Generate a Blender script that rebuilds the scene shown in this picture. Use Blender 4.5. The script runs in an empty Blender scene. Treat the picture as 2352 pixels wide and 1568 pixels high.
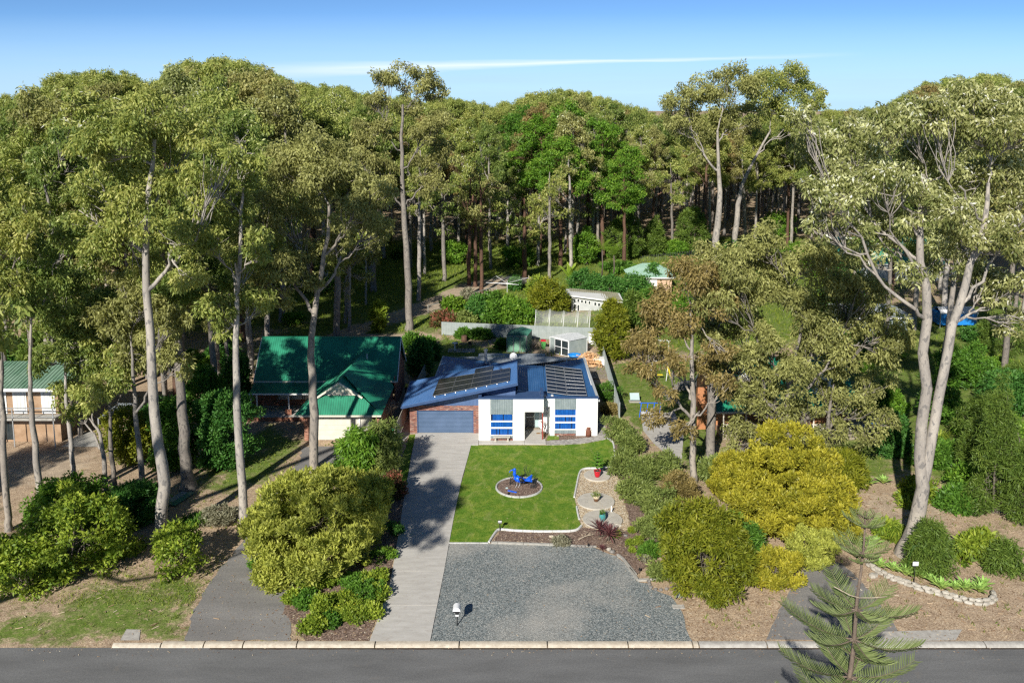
import bpy, math, random
import numpy as np
from mathutils import Vector, Matrix, Euler
from math import sin, cos, pi, radians

random.seed(7)
sc = bpy.context.scene
col = sc.collection

# ------------------------------------------------------------------ camera, sky, sun, exposure
F, CX, CY, PW, PH = 2050.0, 1176.0, 528.0, 2352.0, 1568.0
PITCH, CAMH = math.atan(0.1545), 29.45
cam = bpy.data.cameras.new('camera')
camo = bpy.data.objects.new('camera', cam); col.objects.link(camo); sc.camera = camo
camo.location = (0, 0, CAMH); camo.rotation_euler = (pi/2 - PITCH, 0, 0)
cam.sensor_width = 36; cam.lens = 36*F/PW; cam.shift_y = -(PH/2 - CY)/PW
cam.clip_start = 0.5; cam.clip_end = 3000

SUN_TRAVEL = Vector((0.557, 1.57, -1.0)).normalized()
sl = bpy.data.lights.new('sun', 'SUN'); so = bpy.data.objects.new('sun', sl); col.objects.link(so)
so.rotation_euler = SUN_TRAVEL.to_track_quat('-Z', 'Y').to_euler()
so.location = (-40, -60, 80)
sl.energy = 5.0; sl.angle = radians(0.5); sl.color = (1.0, 0.95, 0.86)
sun_el = math.asin(-SUN_TRAVEL.z)
sun_rot = math.atan2(-SUN_TRAVEL.x, -SUN_TRAVEL.y)

w = bpy.data.worlds.new('World'); sc.world = w; w.use_nodes = True
wt = w.node_tree; wn = wt.nodes; wl = wt.links
bg = wn['Background']
sky = wn.new('ShaderNodeTexSky'); sky.sky_type = 'NISHITA'; sky.sun_disc = False
sky.sun_elevation = sun_el; sky.sun_rotation = sun_rot % (2*pi)
sky.air_density = 0.4; sky.dust_density = 0.0; sky.ozone_density = 4.0; sky.altitude = 600
bg.inputs['Strength'].default_value = 0.092
# thin streak of high cloud, laid on the view direction of the sky
tc = wn.new('ShaderNodeTexCoord'); sep = wn.new('ShaderNodeSeparateXYZ'); wl.new(tc.outputs['Generated'], sep.inputs[0])
def wm(op, a, b=None, c=None):
    n = wn.new('ShaderNodeMath'); n.operation = op
    for i, v in enumerate((a, b, c)):
        if v is None: continue
        if isinstance(v, (int, float)): n.inputs[i].default_value = v
        else: wl.new(v, n.inputs[i])
    return n.outputs[0]
az = wm('DIVIDE', sep.outputs['X'], wm('MAXIMUM', sep.outputs['Y'], 0.05))
elv = wm('DIVIDE', sep.outputs['Z'], wm('MAXIMUM', sep.outputs['Y'], 0.05))
mpg = wn.new('ShaderNodeMapping'); mpg.inputs['Scale'].default_value = (3, 3, 60)
wl.new(tc.outputs['Generated'], mpg.inputs[0])
nz = wn.new('ShaderNodeTexNoise'); nz.inputs['Scale'].default_value = 2.5; nz.inputs['Detail'].default_value = 5
wl.new(mpg.outputs[0], nz.inputs['Vector'])
nzf = nz.outputs['Fac']
# centre line of the streak rises to the right; it is fat on the left and thins out
line = wm('ADD', wm('MULTIPLY', az, 0.027), 0.0300)
d1 = wm('ABSOLUTE', wm('SUBTRACT', wm('ADD', elv, wm('MULTIPLY', wm('SUBTRACT', nzf, 0.5), 0.008)), line))
wid = wm('ADD', 0.0030, wm('MULTIPLY', wm('MAXIMUM', wm('SUBTRACT', 0.1, az), 0.0), 0.022))
core = wm('MAXIMUM', wm('SUBTRACT', 1.0, wm('DIVIDE', d1, wid)), 0.0)
ramp_l = wn.new('ShaderNodeMapRange'); wl.new(az, ramp_l.inputs[0])
ramp_l.inputs[1].default_value = -0.36; ramp_l.inputs[2].default_value = -0.12
ramp_r = wn.new('ShaderNodeMapRange'); wl.new(az, ramp_r.inputs[0])
ramp_r.inputs[1].default_value = 0.39; ramp_r.inputs[2].default_value = 0.08
streak = wm('MULTIPLY', wm('MULTIPLY', core, ramp_l.outputs[0]), wm('MULTIPLY', ramp_r.outputs[0], 0.62))
# faint veil low over the trees
veil = wn.new('ShaderNodeMapRange'); wl.new(elv, veil.inputs[0])
veil.inputs[1].default_value = 0.085; veil.inputs[2].default_value = 0.01
veilf = wm('MULTIPLY', veil.outputs[0], wm('ADD', 0.62, wm('MULTIPLY', nzf, 0.25)))
cloudf = wm('MINIMUM', streak, 1.0)
tint = wn.new('ShaderNodeMix'); tint.data_type = 'RGBA'; tint.blend_type = 'MULTIPLY'; tint.inputs[0].default_value = 1.0
wl.new(sky.outputs[0], tint.inputs[6]); tint.inputs[7].default_value = (0.82, 0.965, 0.98, 1)
hz = wn.new('ShaderNodeMix'); hz.data_type = 'RGBA'
wl.new(veilf, hz.inputs[0]); wl.new(tint.outputs[2], hz.inputs[6]); hz.inputs[7].default_value = (4.2, 5.9, 7.6, 1)
mixc = wn.new('ShaderNodeMix'); mixc.data_type = 'RGBA'
wl.new(cloudf, mixc.inputs[0]); wl.new(hz.outputs[2], mixc.inputs[6]); mixc.inputs[7].default_value = (9.0, 9.3, 9.5, 1)
wl.new(mixc.outputs[2], bg.inputs['Color'])

sc.view_settings.view_transform = 'Standard'; sc.view_settings.look = 'None'
sc.view_settings.exposure = 0.45; sc.view_settings.gamma = 1.0; sc.view_settings.use_curve_mapping = False
sc.cycles.use_denoising = False; sc.cycles.filter_width = 1.35; sc.cycles.max_bounces = 8; sc.cycles.diffuse_bounces = 5; sc.cycles.glossy_bounces = 2
sc.cycles.transmission_bounces = 4; sc.cycles.transparent_max_bounces = 6
sc.cycles.caustics_reflective = False; sc.cycles.caustics_refractive = False

# ------------------------------------------------------------------ survey helpers (plan position of what the photograph shows)
def ray(x, y):
    u = (x-CX)/F; v = (y-CY)/F
    return u, cos(PITCH)-v*sin(PITCH), -sin(PITCH)-v*cos(PITCH)
def G(x, y, z=0.0):
    r = ray(x, y); t = (z-CAMH)/r[2]; return Vector((r[0]*t, r[1]*t, z))
def P(x, y, Y):
    r = ray(x, y); t = Y/r[1]; return Vector((r[0]*t, Y, CAMH+r[2]*t))
CR = {1:(1500,1350,2.24),2:(1700,1700,2.4758),3:(1250,2000,1.568),4:(900,1200,2.24),5:(1650,1050,2.4758),6:(0,1300,2.24),7:(0,1900,1.8867),
      8:(2400,1300,2.0909),9:(2550,1900,2.24),10:(3200,1900,1.8873),11:(2300,850,1.96),12:(3200,1000,1.7422),13:(1000,1800,1.96)}
def cr(n, x, y):
    a = CR[n]; return (a[0]+x/a[2])/1.74149, (a[1]+y/a[2])/1.74149
def GC(n, x, y, z=0.0): return G(*cr(n, x, y), z)
def PC(n, x, y, Y): return P(*cr(n, x, y), Y)

# ------------------------------------------------------------------ materials
def _new(name):
    m = bpy.data.materials.new(name); m.use_nodes = True
    nt = m.node_tree; return m, nt, nt.nodes['Principled BSDF']
def rgb(c): return (c[0], c[1], c[2], 1)
def noise(nt, scale, detail=4, rough=.55, vec=None, dist=0):
    n = nt.nodes.new('ShaderNodeTexNoise'); n.inputs['Scale'].default_value = scale
    n.inputs['Detail'].default_value = detail; n.inputs['Roughness'].default_value = rough
    n.inputs['Distortion'].default_value = dist
    if vec is not None: nt.links.new(vec, n.inputs['Vector'])
    return n.outputs['Fac']
def ramp(nt, fac, stops):
    n = nt.nodes.new('ShaderNodeValToRGB'); e = n.color_ramp.elements
    while len(e) < len(stops): e.new(0.5)
    for k, (p, c) in enumerate(stops):
        e[k].position = p; e[k].color = rgb(c) if not isinstance(c, float) else (c, c, c, 1)
    nt.links.new(fac, n.inputs[0]); return n.outputs[0]
def mixrgb(nt, f, a, b, blend='MIX'):
    n = nt.nodes.new('ShaderNodeMix'); n.data_type = 'RGBA'; n.blend_type = blend
    for i, v in ((0, f), (6, a), (7, b)):
        if isinstance(v, (int, float)): n.inputs[i].default_value = v
        elif isinstance(v, (tuple, list)): n.inputs[i].default_value = rgb(v)
        else: nt.links.new(v, n.inputs[i])
    return n.outputs[2]
def mth(nt, op, a, b=None, clamp=False):
    n = nt.nodes.new('ShaderNodeMath'); n.operation = op; n.use_clamp = clamp
    for i, v in enumerate((a, b)):
        if v is None: continue
        if isinstance(v, (int, float)): n.inputs[i].default_value = v
        else: nt.links.new(v, n.inputs[i])
    return n.outputs[0]
def objco(nt, scale=None):
    t = nt.nodes.new('ShaderNodeTexCoord').outputs['Object']
    if scale:
        m = nt.nodes.new('ShaderNodeMapping'); m.inputs['Scale'].default_value = scale
        nt.links.new(t, m.inputs[0]); return m.outputs[0]
    return t
def worldco(nt, scale=None):
    t = nt.nodes.new('ShaderNodeNewGeometry').outputs['Position']
    if scale:
        m = nt.nodes.new('ShaderNodeMapping'); m.inputs['Scale'].default_value = scale
        nt.links.new(t, m.inputs[0]); return m.outputs[0]
    return t
def bump(nt, bsdf, h, strength=.3, dist=.02):
    b = nt.nodes.new('ShaderNodeBump'); b.inputs['Strength'].default_value = strength; b.inputs['Distance'].default_value = dist
    nt.links.new(h, b.inputs['Height']); nt.links.new(b.outputs[0], bsdf.inputs['Normal'])
def M(name, c1, c2=None, scale=4, rough=.7, metal=0, spec=.5, bmp=0, bscale=40, bdist=.01, stops=(.35, .65), stretch=None, detail=5):
    m, nt, b = _new(name)
    b.inputs['Roughness'].default_value = rough; b.inputs['Metallic'].default_value = metal
    b.inputs['Specular IOR Level'].default_value = spec
    vec = worldco(nt, stretch)
    if c2 is None: c2 = tuple(min(1, c*1.15) for c in c1)
    n = noise(nt, scale, detail, .6, vec)
    nt.links.new(ramp(nt, n, [(stops[0], c1), (stops[1], c2)]), b.inputs['Base Color'])
    if bmp: bump(nt, b, noise(nt, bscale, 4, .6, vec), bmp, bdist)
    return m
def M_pieces(name, cols, rough=.85, per_object=True, fine=30, amt=.25):
    """masonry and timber pieces: each piece gets a tone of its own"""
    m, nt, b = _new(name); b.inputs['Roughness'].default_value = rough
    src = nt.nodes.new('ShaderNodeObjectInfo').outputs['Random'] if per_object else nt.nodes.new('ShaderNodeNewGeometry').outputs['Random Per Island']
    k = len(cols); c = ramp(nt, src, [(i/max(1, k-1), cc) for i, cc in enumerate(cols)])
    n = noise(nt, fine, 4, .6, worldco(nt))
    c = mixrgb(nt, amt, c, ramp(nt, n, [(.3, (.25, .22, .2)), (.7, (.95, .9, .85))]), 'OVERLAY')
    nt.links.new(c, b.inputs['Base Color']); bump(nt, b, n, .3, .006)
    return m

MATS = {}
MATS['white'] = M('white_render', (.68, .68, .66), (.78, .78, .77), .9, .8, bmp=.15, bscale=60, bdist=.004)
MATS['trim_white'] = M('white_paint', (.72, .72, .70), (.8, .8, .78), 3, .5)
MATS['cream'] = M('cream_paint', (.62, .58, .48), (.68, .64, .54), 2, .55)
MATS['cream_door'] = M('cream_door', (.60, .57, .48), (.66, .63, .55), 2, .5)
MATS['blue_roof'] = M('blue_roof_steel', (.028, .105, .27), (.046, .14, .33), 1.6, .38, spec=.5, stretch=(1, .25, 1))
MATS['blue_trim'] = M('blue_trim_steel', (.035, .075, .17), (.05, .09, .2), 3, .4)
MATS['blue_clad'] = M('blue_cladding', (.075, .13, .26), (.10, .16, .30), 1.5, .45)
MATS['garage_blue'] = M('garage_door_blue', (.085, .135, .225), (.105, .16, .265), 1.2, .42)
MATS['zinc'] = M('zinc_corrugated', (.26, .32, .34), (.36, .42, .44), 2.5, .42, metal=.35)
MATS['grey_roof'] = M('weathered_and_sheen_grey_steel', (.30, .34, .37), (.42, .46, .49), 2.5, .5, metal=.2)  # weathered sheets; also the painted-in pale sheen of the navy house's rear slopes
MATS['green_roof'] = M('green_roof_steel', (.010, .16, .09), (.022, .24, .135), .8, .42, stretch=(1, .4, 1))
MATS['pale_green_roof'] = M('pale_green_roof', (.24, .38, .30), (.32, .46, .38), .6, .6)
MATS['old_green_roof'] = M('old_green_roof', (.10, .20, .13), (.22, .33, .25), 1.4, .55, stretch=(1, .3, 1))
MATS['olive_roof'] = M('moss_stained_roof', (.25, .24, .15), (.36, .34, .24), 1.2, .7)
MATS['grey_wall'] = M('grey_wall_paint', (.40, .42, .42), (.47, .49, .49), 1.2, .75)
MATS['shed_grey'] = M('shed_grey_steel', (.27, .32, .31), (.33, .38, .37), 2, .45, metal=.1)
MATS['shed_green'] = M('shed_green_steel', (.17, .36, .24), (.22, .43, .30), 2, .45, metal=.1)
MATS['shed_dkgreen'] = M('shed_dark_green_steel', (.045, .17, .12), (.06, .21, .15), 2, .4)
MATS['fence_grey'] = M('fence_grey_green_steel', (.27, .31, .30), (.33, .37, .36), 1.6, .5, bmp=.05)
MATS['fence_tan'] = M('fence_beige_steel', (.42, .39, .32), (.48, .45, .38), 1.6, .6)
MATS['glass'] = M('dark_glass', (.02, .03, .035), (.04, .05, .055), 2, .08, spec=.8)
MATS['blue_glass'] = M('blue_blind_slats', (.006, .10, .48), (.01, .17, .62), 6, .35)
MATS['navy'] = M('navy_gap', (.005, .012, .05), (.008, .02, .07), 3, .3)
MATS['curtain'] = M('white_curtain', (.45, .46, .45), (.7, .7, .68), 9, .8, stretch=(1, 1, .05))
MATS['door_brown'] = M('screen_door', (.13, .115, .105), (.17, .15, .135), 3, .6)
MATS['frost'] = M('frosted_glass', (.38, .50, .50), (.46, .58, .57), 2, .25)
MATS['mat_brown'] = M('coir_mat', (.22, .12, .05), (.30, .18, .08), 20, .9)
MATS['red_post'] = M('oxide_red_paint', (.22, .035, .025), (.28, .05, .035), 5, .5)
MATS['rust'] = M('rusty_steel', (.12, .04, .025), (.24, .09, .05), 9, .85, bmp=.4, bscale=60)
MATS['black'] = M('black_plastic', (.012, .012, .013), (.02, .02, .022), 8, .5)
MATS['steel'] = M('galvanised_steel', (.42, .44, .45), (.55, .57, .58), 12, .38, metal=.6)
MATS['shed_roof'] = M('pale_grey_steel', (.42, .44, .45), (.52, .54, .55), 3, .45)
MATS['dark_alu'] = M('dark_panel_frame', (.10, .105, .11), (.15, .155, .16), 6, .4)
MATS['white_metal'] = M('white_metal', (.72, .73, .74), (.8, .8, .8), 4, .35)
MATS['blue_plastic'] = M('bright_blue_plastic', (.004, .085, .62), (.01, .14, .78), 7, .32)
MATS['tarp_blue'] = M('blue_tarp', (.01, .17, .55), (.02, .25, .68), 4, .45)
MATS['red_glaze'] = M('red_glazed_pot', (.48, .008, .02), (.58, .015, .035), 5, .18)
MATS['teal_glaze'] = M('teal_glazed_pot', (.035, .20, .21), (.08, .32, .32), 9, .2)
MATS['brown_glaze'] = M('brown_glazed_pot', (.10, .05, .025), (.16, .08, .04), 9, .3)
MATS['cream_glaze'] = M('cream_glazed_pot', (.50, .42, .27), (.6, .52, .36), 9, .35)
MATS['soil'] = M('potting_soil', (.04, .028, .02), (.08, .055, .04), 30, .95)
MATS['bin_green'] = M('bin_green', (.06, .25, .06), (.08, .30, .08), 3, .45)
MATS['bin_dark'] = M('bin_dark_green', (.015, .06, .03), (.02, .075, .04), 3, .45)
MATS['bin_red'] = M('bin_red_lid', (.55, .02, .04), (.62, .03, .05), 3, .4)
MATS['yellow'] = M('yellow_plastic', (.65, .5, .02), (.75, .58, .04), 3, .4)
MATS['bin_lidgreen'] = M('bin_bright_green_lid', (.02, .36, .16), (.03, .42, .2), 3, .4)
MATS['timber'] = M('weathered_timber', (.20, .16, .115), (.33, .29, .23), 3, .85, bmp=.3, bscale=20, stretch=(6, .6, 6))
MATS['timber_grey'] = M('silvered_timber', (.26, .25, .22), (.42, .40, .36), 3, .88, bmp=.3, bscale=30, stretch=(1, 5, 5))
MATS['weatherboard'] = M('brown_weatherboard', (.30, .19, .11), (.40, .27, .17), 1.5, .8)
MATS['panel_black'] = None
MATS['alu'] = M('aluminium_frame', (.55, .56, .57), (.65, .66, .67), 6, .35, metal=.5)
MATS['hay'] = M('dry_twigs', (.30, .24, .17), (.45, .38, .29), 9, .9)
MATS['twig'] = M('dark_twig', (.10, .08, .06), (.18, .15, .11), 9, .9)
MATS['wire'] = M('black_wire', (.015, .022, .025), (.03, .04, .045), 9, .5)

def solar_mat():
    m, nt, b = _new('solar_cells'); b.inputs['Roughness'].default_value = .16; b.inputs['Specular IOR Level'].default_value = .45
    n = noise(nt, 3, 3, .5, worldco(nt))
    nt.links.new(ramp(nt, n, [(.3, (.010, .011, .014)), (.7, (.018, .019, .024))]), b.inputs['Base Color']); return m
MATS['panel_black'] = solar_mat()

def bark_mat(name, base, patch, dark, scale=1.0, rough=.8, streak=False):
    m, nt, b = _new(name); b.inputs['Roughness'].default_value = rough; b.inputs['Specular IOR Level'].default_value = .25
    v = objco(nt, (1, 1, .45)); v2 = objco(nt, (1, 1, .12 if streak else .5))
    c = ramp(nt, noise(nt, 1.1*scale, 5, .6, v, .4), [(.42, base), (.55, patch)])
    sp = noise(nt, 4.2*scale, 3, .55, v, .3)
    c = mixrgb(nt, ramp(nt, sp, [(.55, 0.0), (.60, 1.0)]), c, dark)
    fine = noise(nt, 14*scale, 4, .6, v2)
    c = mixrgb(nt, .35, c, ramp(nt, fine, [(.3, (.35, .33, .3)), (.7, (1, .98, .95))]), 'MULTIPLY')
    rnd = nt.nodes.new('ShaderNodeObjectInfo').outputs['Random']
    c = mixrgb(nt, .8, c, ramp(nt, rnd, [(0, (.68, .64, .6)), (1, (1, 1, 1))]), 'MULTIPLY')
    nt.links.new(c, b.inputs['Base Color']); bump(nt, b, fine, .4, .03)
    return m
MATS['bark_pale'] = bark_mat('spotted_gum_bark', (.47, .435, .385), (.36, .335, .305), (.23, .22, .21))
MATS['bark_grey'] = bark_mat('grey_gum_bark', (.31, .285, .25), (.24, .22, .20), (.16, .15, .14), 1.6)
MATS['bark_red'] = bark_mat('reddish_bark', (.19, .11, .075), (.15, .09, .065), (.10, .06, .045), 2)
MATS['bark_pine'] = bark_mat('pine_bark', (.25, .20, .16), (.20, .16, .13), (.14, .11, .09), 6)
MATS['bark_shrub'] = bark_mat('shrub_bark', (.20, .17, .14), (.15, .13, .11), (.1, .085, .07), 5)

def leaf_mat(name, cols, transl=.40, rough=.5, spec=.3, objvar=.35):
    m, nt, b = _new(name)
    at = nt.nodes.new('ShaderNodeAttribute'); at.attribute_name = 'tint'
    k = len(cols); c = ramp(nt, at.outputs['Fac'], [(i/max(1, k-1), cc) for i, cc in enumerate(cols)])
    rnd = nt.nodes.new('ShaderNodeObjectInfo').outputs['Random']
    c2 = mixrgb(nt, objvar, c, ramp(nt, rnd, [(0, (.74, .86, .66)), (.5, (.95, 1.0, .92)), (1, (1.0, .92, .82))]), 'MULTIPLY')
    nt.links.new(c2, b.inputs['Base Color']); b.inputs['Roughness'].default_value = rough; b.inputs['Specular IOR Level'].default_value = spec
    tr = nt.nodes.new('ShaderNodeBsdfTranslucent'); nt.links.new(mixrgb(nt, 1.0, c2, (1.0, 1.0, .55), 'MULTIPLY'), tr.inputs[0])
    mx = nt.nodes.new('ShaderNodeMixShader'); mx.inputs[0].default_value = transl
    nt.links.new(b.outputs[0], mx.inputs[1]); nt.links.new(tr.outputs[0], mx.inputs[2])
    nt.links.new(mx.outputs[0], nt.nodes['Material Output'].inputs['Surface']); return m
LM = {}
LM['gum'] = leaf_mat('gum_leaves', [(0.109, 0.172, 0.041), (0.206, 0.266, 0.065), (0.364, 0.406, 0.103), (0.582, 0.571, 0.188), (0.850, 0.850, 0.789)])
LM['gum_dark'] = leaf_mat('dark_gum_leaves', [(0.070, 0.129, 0.034), (0.137, 0.208, 0.047), (0.236, 0.307, 0.074), (0.398, 0.440, 0.130), (0.850, 0.850, 0.443)])
LM['gum_blossom'] = leaf_mat('blossoming_gum_leaves', [(0.100, 0.139, 0.045), (0.184, 0.217, 0.068), (0.333, 0.348, 0.128), (0.767, 0.782, 0.420), (0.850, 0.850, 0.850)])
LM['gum_brown'] = leaf_mat('bronze_gum_leaves', [(0.100, 0.087, 0.033), (0.209, 0.164, 0.059), (0.317, 0.250, 0.091), (0.454, 0.347, 0.140), (0.726, 0.578, 0.263)])
LM['gum_tan'] = leaf_mat('olive_tan_gum_leaves', [(0.119, 0.130, 0.050), (0.228, 0.232, 0.080), (0.366, 0.357, 0.126), (0.549, 0.536, 0.206), (0.833, 0.850, 0.574)])
LM['bright'] = leaf_mat('bright_green_leaves', [(0.045, 0.122, 0.017), (0.098, 0.214, 0.024), (0.165, 0.321, 0.034), (0.270, 0.427, 0.048), (0.420, 0.541, 0.096)])
LM['wattle'] = leaf_mat('golden_wattle_leaves', [(0.104, 0.120, 0.017), (0.250, 0.255, 0.026), (0.411, 0.381, 0.038), (0.557, 0.501, 0.055), (0.674, 0.605, 0.085)], objvar=.0)
LM['wattle_l'] = leaf_mat('olive_wattle_leaves', [(0.136, 0.171, 0.032), (0.291, 0.332, 0.059), (0.457, 0.481, 0.092), (0.620, 0.642, 0.138), (0.704, 0.782, 0.209)], objvar=.0)
LM['lime'] = leaf_mat('lime_green_leaves', [(0.051, 0.108, 0.016), (0.131, 0.216, 0.023), (0.261, 0.351, 0.039), (0.435, 0.513, 0.065), (0.609, 0.648, 0.130)], objvar=.1)
LM['conifer'] = leaf_mat('yellow_green_conifer_leaves', [(0.056, 0.093, 0.010), (0.137, 0.174, 0.016), (0.235, 0.261, 0.022), (0.347, 0.347, 0.035), (0.446, 0.422, 0.059)], objvar=.0)
LM['midgreen'] = leaf_mat('mid_green_leaves', [(0.030, 0.090, 0.013), (0.067, 0.163, 0.022), (0.120, 0.260, 0.033), (0.180, 0.341, 0.044), (0.300, 0.455, 0.088)], objvar=.15)
LM['deepgreen'] = leaf_mat('deep_green_leaves', [(0.025, 0.086, 0.019), (0.052, 0.160, 0.031), (0.090, 0.233, 0.044), (0.152, 0.320, 0.064), (0.264, 0.468, 0.110)], objvar=.15)
LM['bottlebrush'] = leaf_mat('grey_green_leaves', [(0.073, 0.114, 0.034), (0.145, 0.202, 0.053), (0.244, 0.307, 0.079), (0.341, 0.404, 0.119), (0.486, 0.527, 0.211)], objvar=.1)
LM['sheoak'] = leaf_mat('sheoak_needles', [(0.052, 0.095, 0.018), (0.095, 0.162, 0.028), (0.154, 0.238, 0.040), (0.223, 0.305, 0.057), (0.343, 0.400, 0.102)], objvar=.1)
LM['norfolk'] = leaf_mat('norfolk_pine_needles', [(.13, .175, .06), (.17, .225, .075), (.22, .28, .10), (.27, .33, .13), (.34, .39, .19)], transl=.2, objvar=0)
LM['sapling'] = leaf_mat('sapling_needles', [(0.075, 0.200, 0.022), (0.120, 0.300, 0.033), (0.180, 0.400, 0.044), (0.255, 0.475, 0.066), (0.375, 0.562, 0.110)], objvar=0)
LM['redtip'] = leaf_mat('red_tipped_leaves', [(.03, .08, .02), (.07, .13, .03), (.22, .12, .06), (.42, .12, .09), (.55, .3, .2)], objvar=0)
LM['grass'] = leaf_mat('grass_blades', [(0.099, 0.155, 0.020), (0.166, 0.240, 0.028), (0.248, 0.325, 0.039), (0.363, 0.418, 0.066), (0.595, 0.510, 0.154)], objvar=0)
LM['lawn'] = leaf_mat('lawn_blades', [(.075, .17, .012), (.115, .235, .018), (.165, .305, .026), (.25, .37, .045), (.36, .42, .10)], objvar=0)
LM['deadleaf'] = leaf_mat('fallen_leaves', [(.16, .09, .05), (.28, .17, .10), (.42, .30, .18), (.55, .42, .28), (.62, .55, .42)], transl=.05, objvar=0)
LM['agave'] = leaf_mat('agave_leaf', [(0.160, 0.312, 0.063), (0.224, 0.403, 0.090), (0.320, 0.481, 0.117), (0.448, 0.546, 0.162), (0.640, 0.650, 0.225)], transl=.1, objvar=.1)
LM['cordy'] = leaf_mat('cordyline_leaf', [(.045, .018, .02), (.09, .03, .035), (.15, .055, .06), (.2, .08, .08), (.3, .14, .12)], transl=.1, objvar=.1)
LM['silver'] = leaf_mat('silver_grey_leaves', [(.14, .14, .09), (.22, .21, .14), (.32, .31, .21), (.42, .41, .3), (.5, .48, .36)], objvar=0)
LM['palm'] = leaf_mat('palm_fronds', [(0.070, 0.156, 0.018), (0.126, 0.247, 0.024), (0.196, 0.338, 0.036), (0.308, 0.442, 0.054), (0.420, 0.520, 0.096)], objvar=.1)

# ------------------------------------------------------------------ mesh building
def wloc(o):
    v = Vector((0, 0, 0))
    while o is not None: v = v + o.location; o = o.parent
    return v
def mk(name, V, Fc, mat, parent=None, smooth=False, tint=None, local=False):
    me = bpy.data.meshes.new(name)
    V = np.asarray(V, dtype=np.float32).reshape(-1, 3)
    if parent is not None and not local:
        V = V - np.array(wloc(parent), dtype=np.float32)
    if isinstance(Fc, np.ndarray):
        n, k = Fc.shape
        me.vertices.add(len(V)); me.vertices.foreach_set('co', V.ravel())
        me.loops.add(n*k); me.loops.foreach_set('vertex_index', Fc.astype(np.int32).ravel())
        me.polygons.add(n); me.polygons.foreach_set('loop_start', np.arange(0, n*k, k, dtype=np.int32))
        me.update(calc_edges=True)
    else:
        me.from_pydata([tuple(map(float, v)) for v in V], [], Fc); me.update()
    if smooth: me.polygons.foreach_set('use_smooth', np.ones(len(me.polygons), dtype=bool))
    if tint is not None:
        a = me.attributes.new('tint', 'FLOAT', 'POINT'); a.data.foreach_set('value', np.asarray(tint, dtype=np.float32))
    me.materials.append(MATS[mat] if isinstance(mat, str) else mat)
    o = bpy.data.objects.new(name, me); col.objects.link(o)
    if parent is not None: o.parent = parent
    return o
class B:
    def __init__(s): s.v = []; s.f = []
    def add(s, v, f):
        n = len(s.v); s.v += [tuple(a) for a in v]; s.f += [tuple(i+n for i in q) for q in f]; return s
    def box(s, x0, x1, y0, y1, z0, z1):
        return s.add([(x0,y0,z0),(x1,y0,z0),(x1,y1,z0),(x0,y1,z0),(x0,y0,z1),(x1,y0,z1),(x1,y1,z1),(x0,y1,z1)],
                     [(0,3,2,1),(4,5,6,7),(0,1,5,4),(1,2,6,5),(2,3,7,6),(3,0,4,7)])
    def bar(s, a, b, w, h):
        a = Vector(a); b = Vector(b); d = (b-a).normalized()
        u = Vector((0, 0, 1)).cross(d)
        if u.length < 1e-3: u = Vector((1, 0, 0))
        u.normalize(); n = d.cross(u)
        vs = [p + u*sx*w/2 + n*sy*h/2 for p in (a, b) for sx, sy in ((-1,-1),(1,-1),(1,1),(-1,1))]
        return s.add(vs, [(0,1,2,3),(7,6,5,4),(0,4,5,1),(1,5,6,2),(2,6,7,3),(3,7,4,0)])
    def tube(s, pts, rad, n=8, caps=True):
        pts = [Vector(p) for p in pts]
        if not hasattr(rad, '__len__'): rad = [rad]*len(pts)
        vs = []; fs = []
        for i, p in enumerate(pts):
            d = (pts[min(i+1, len(pts)-1)] - pts[max(i-1, 0)]).normalized()
            u = d.cross(Vector((0.13, 1, 0.07))); 
            if u.length < .1: u = d.cross(Vector((1, 0, 0)))
            u.normalize(); v = d.cross(u)
            for k in range(n):
                a = 2*pi*k/n; vs.append(p + (u*cos(a)+v*sin(a))*rad[i])
        for i in range(len(pts)-1):
            for k in range(n):
                fs.append((i*n+k, i*n+(k+1)%n, (i+1)*n+(k+1)%n, (i+1)*n+k))
        if caps: fs.append(tuple(range(n-1, -1, -1))); fs.append(tuple((len(pts)-1)*n+k for k in range(n)))
        return s.add(vs, fs)
    def lathe(s, prof, c=(0,0,0), n=20, sx=1, sy=1, jit=0):
        vs = []; fs = []
        for i, (r, z) in enumerate(prof):
            for k in range(n):
                a = 2*pi*k/n; q = 1+jit*(random.random()-.5)
                vs.append((c[0]+r*q*cos(a)*sx, c[1]+r*q*sin(a)*sy, c[2]+z))
        for i in range(len(prof)-1):
            for k in range(n):
                fs.append((i*n+k, i*n+(k+1)%n, (i+1)*n+(k+1)%n, (i+1)*n+k))
        fs.append(tuple(range(n-1, -1, -1))); fs.append(tuple((len(prof)-1)*n+k for k in range(n)))
        return s.add(vs, fs)
    def prism(s, poly, z0, z1):
        n = len(poly)
        vs = [(p[0], p[1], z0) for p in poly]+[(p[0], p[1], z1) for p in poly]
        fs = [tuple(range(n-1, -1, -1)), tuple(range(n, 2*n))]+[(i, (i+1)%n, (i+1)%n+n, i+n) for i in range(n)]
        return s.add(vs, fs)
    def slab(s, quad, t):
        """polygon in space with thickness t along its normal, downwards"""
        q = [Vector(p) for p in quad]; nrm = (q[1]-q[0]).cross(q[2]-q[0]).normalized()
        if nrm.z < 0: nrm = -nrm; q = q[::-1]
        n = len(q); vs = q+[p-nrm*t for p in q]
        return s.add(vs, [tuple(range(n)), tuple(range(2*n-1, n-1, -1))]+[(i, i+n, (i+1)%n+n, (i+1)%n) for i in range(n)])
    def mk(s, name, mat, parent=None, smooth=False, local=False):
        return mk(name, s.v, s.f, mat, parent, smooth, local=local)
def tag(o, label=None, cat=None, group=None, kind=None):
    if label: o['label'] = label
    if cat: o['category'] = cat
    if group: o['group'] = group
    if kind: o['kind'] = kind
    return o
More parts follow.
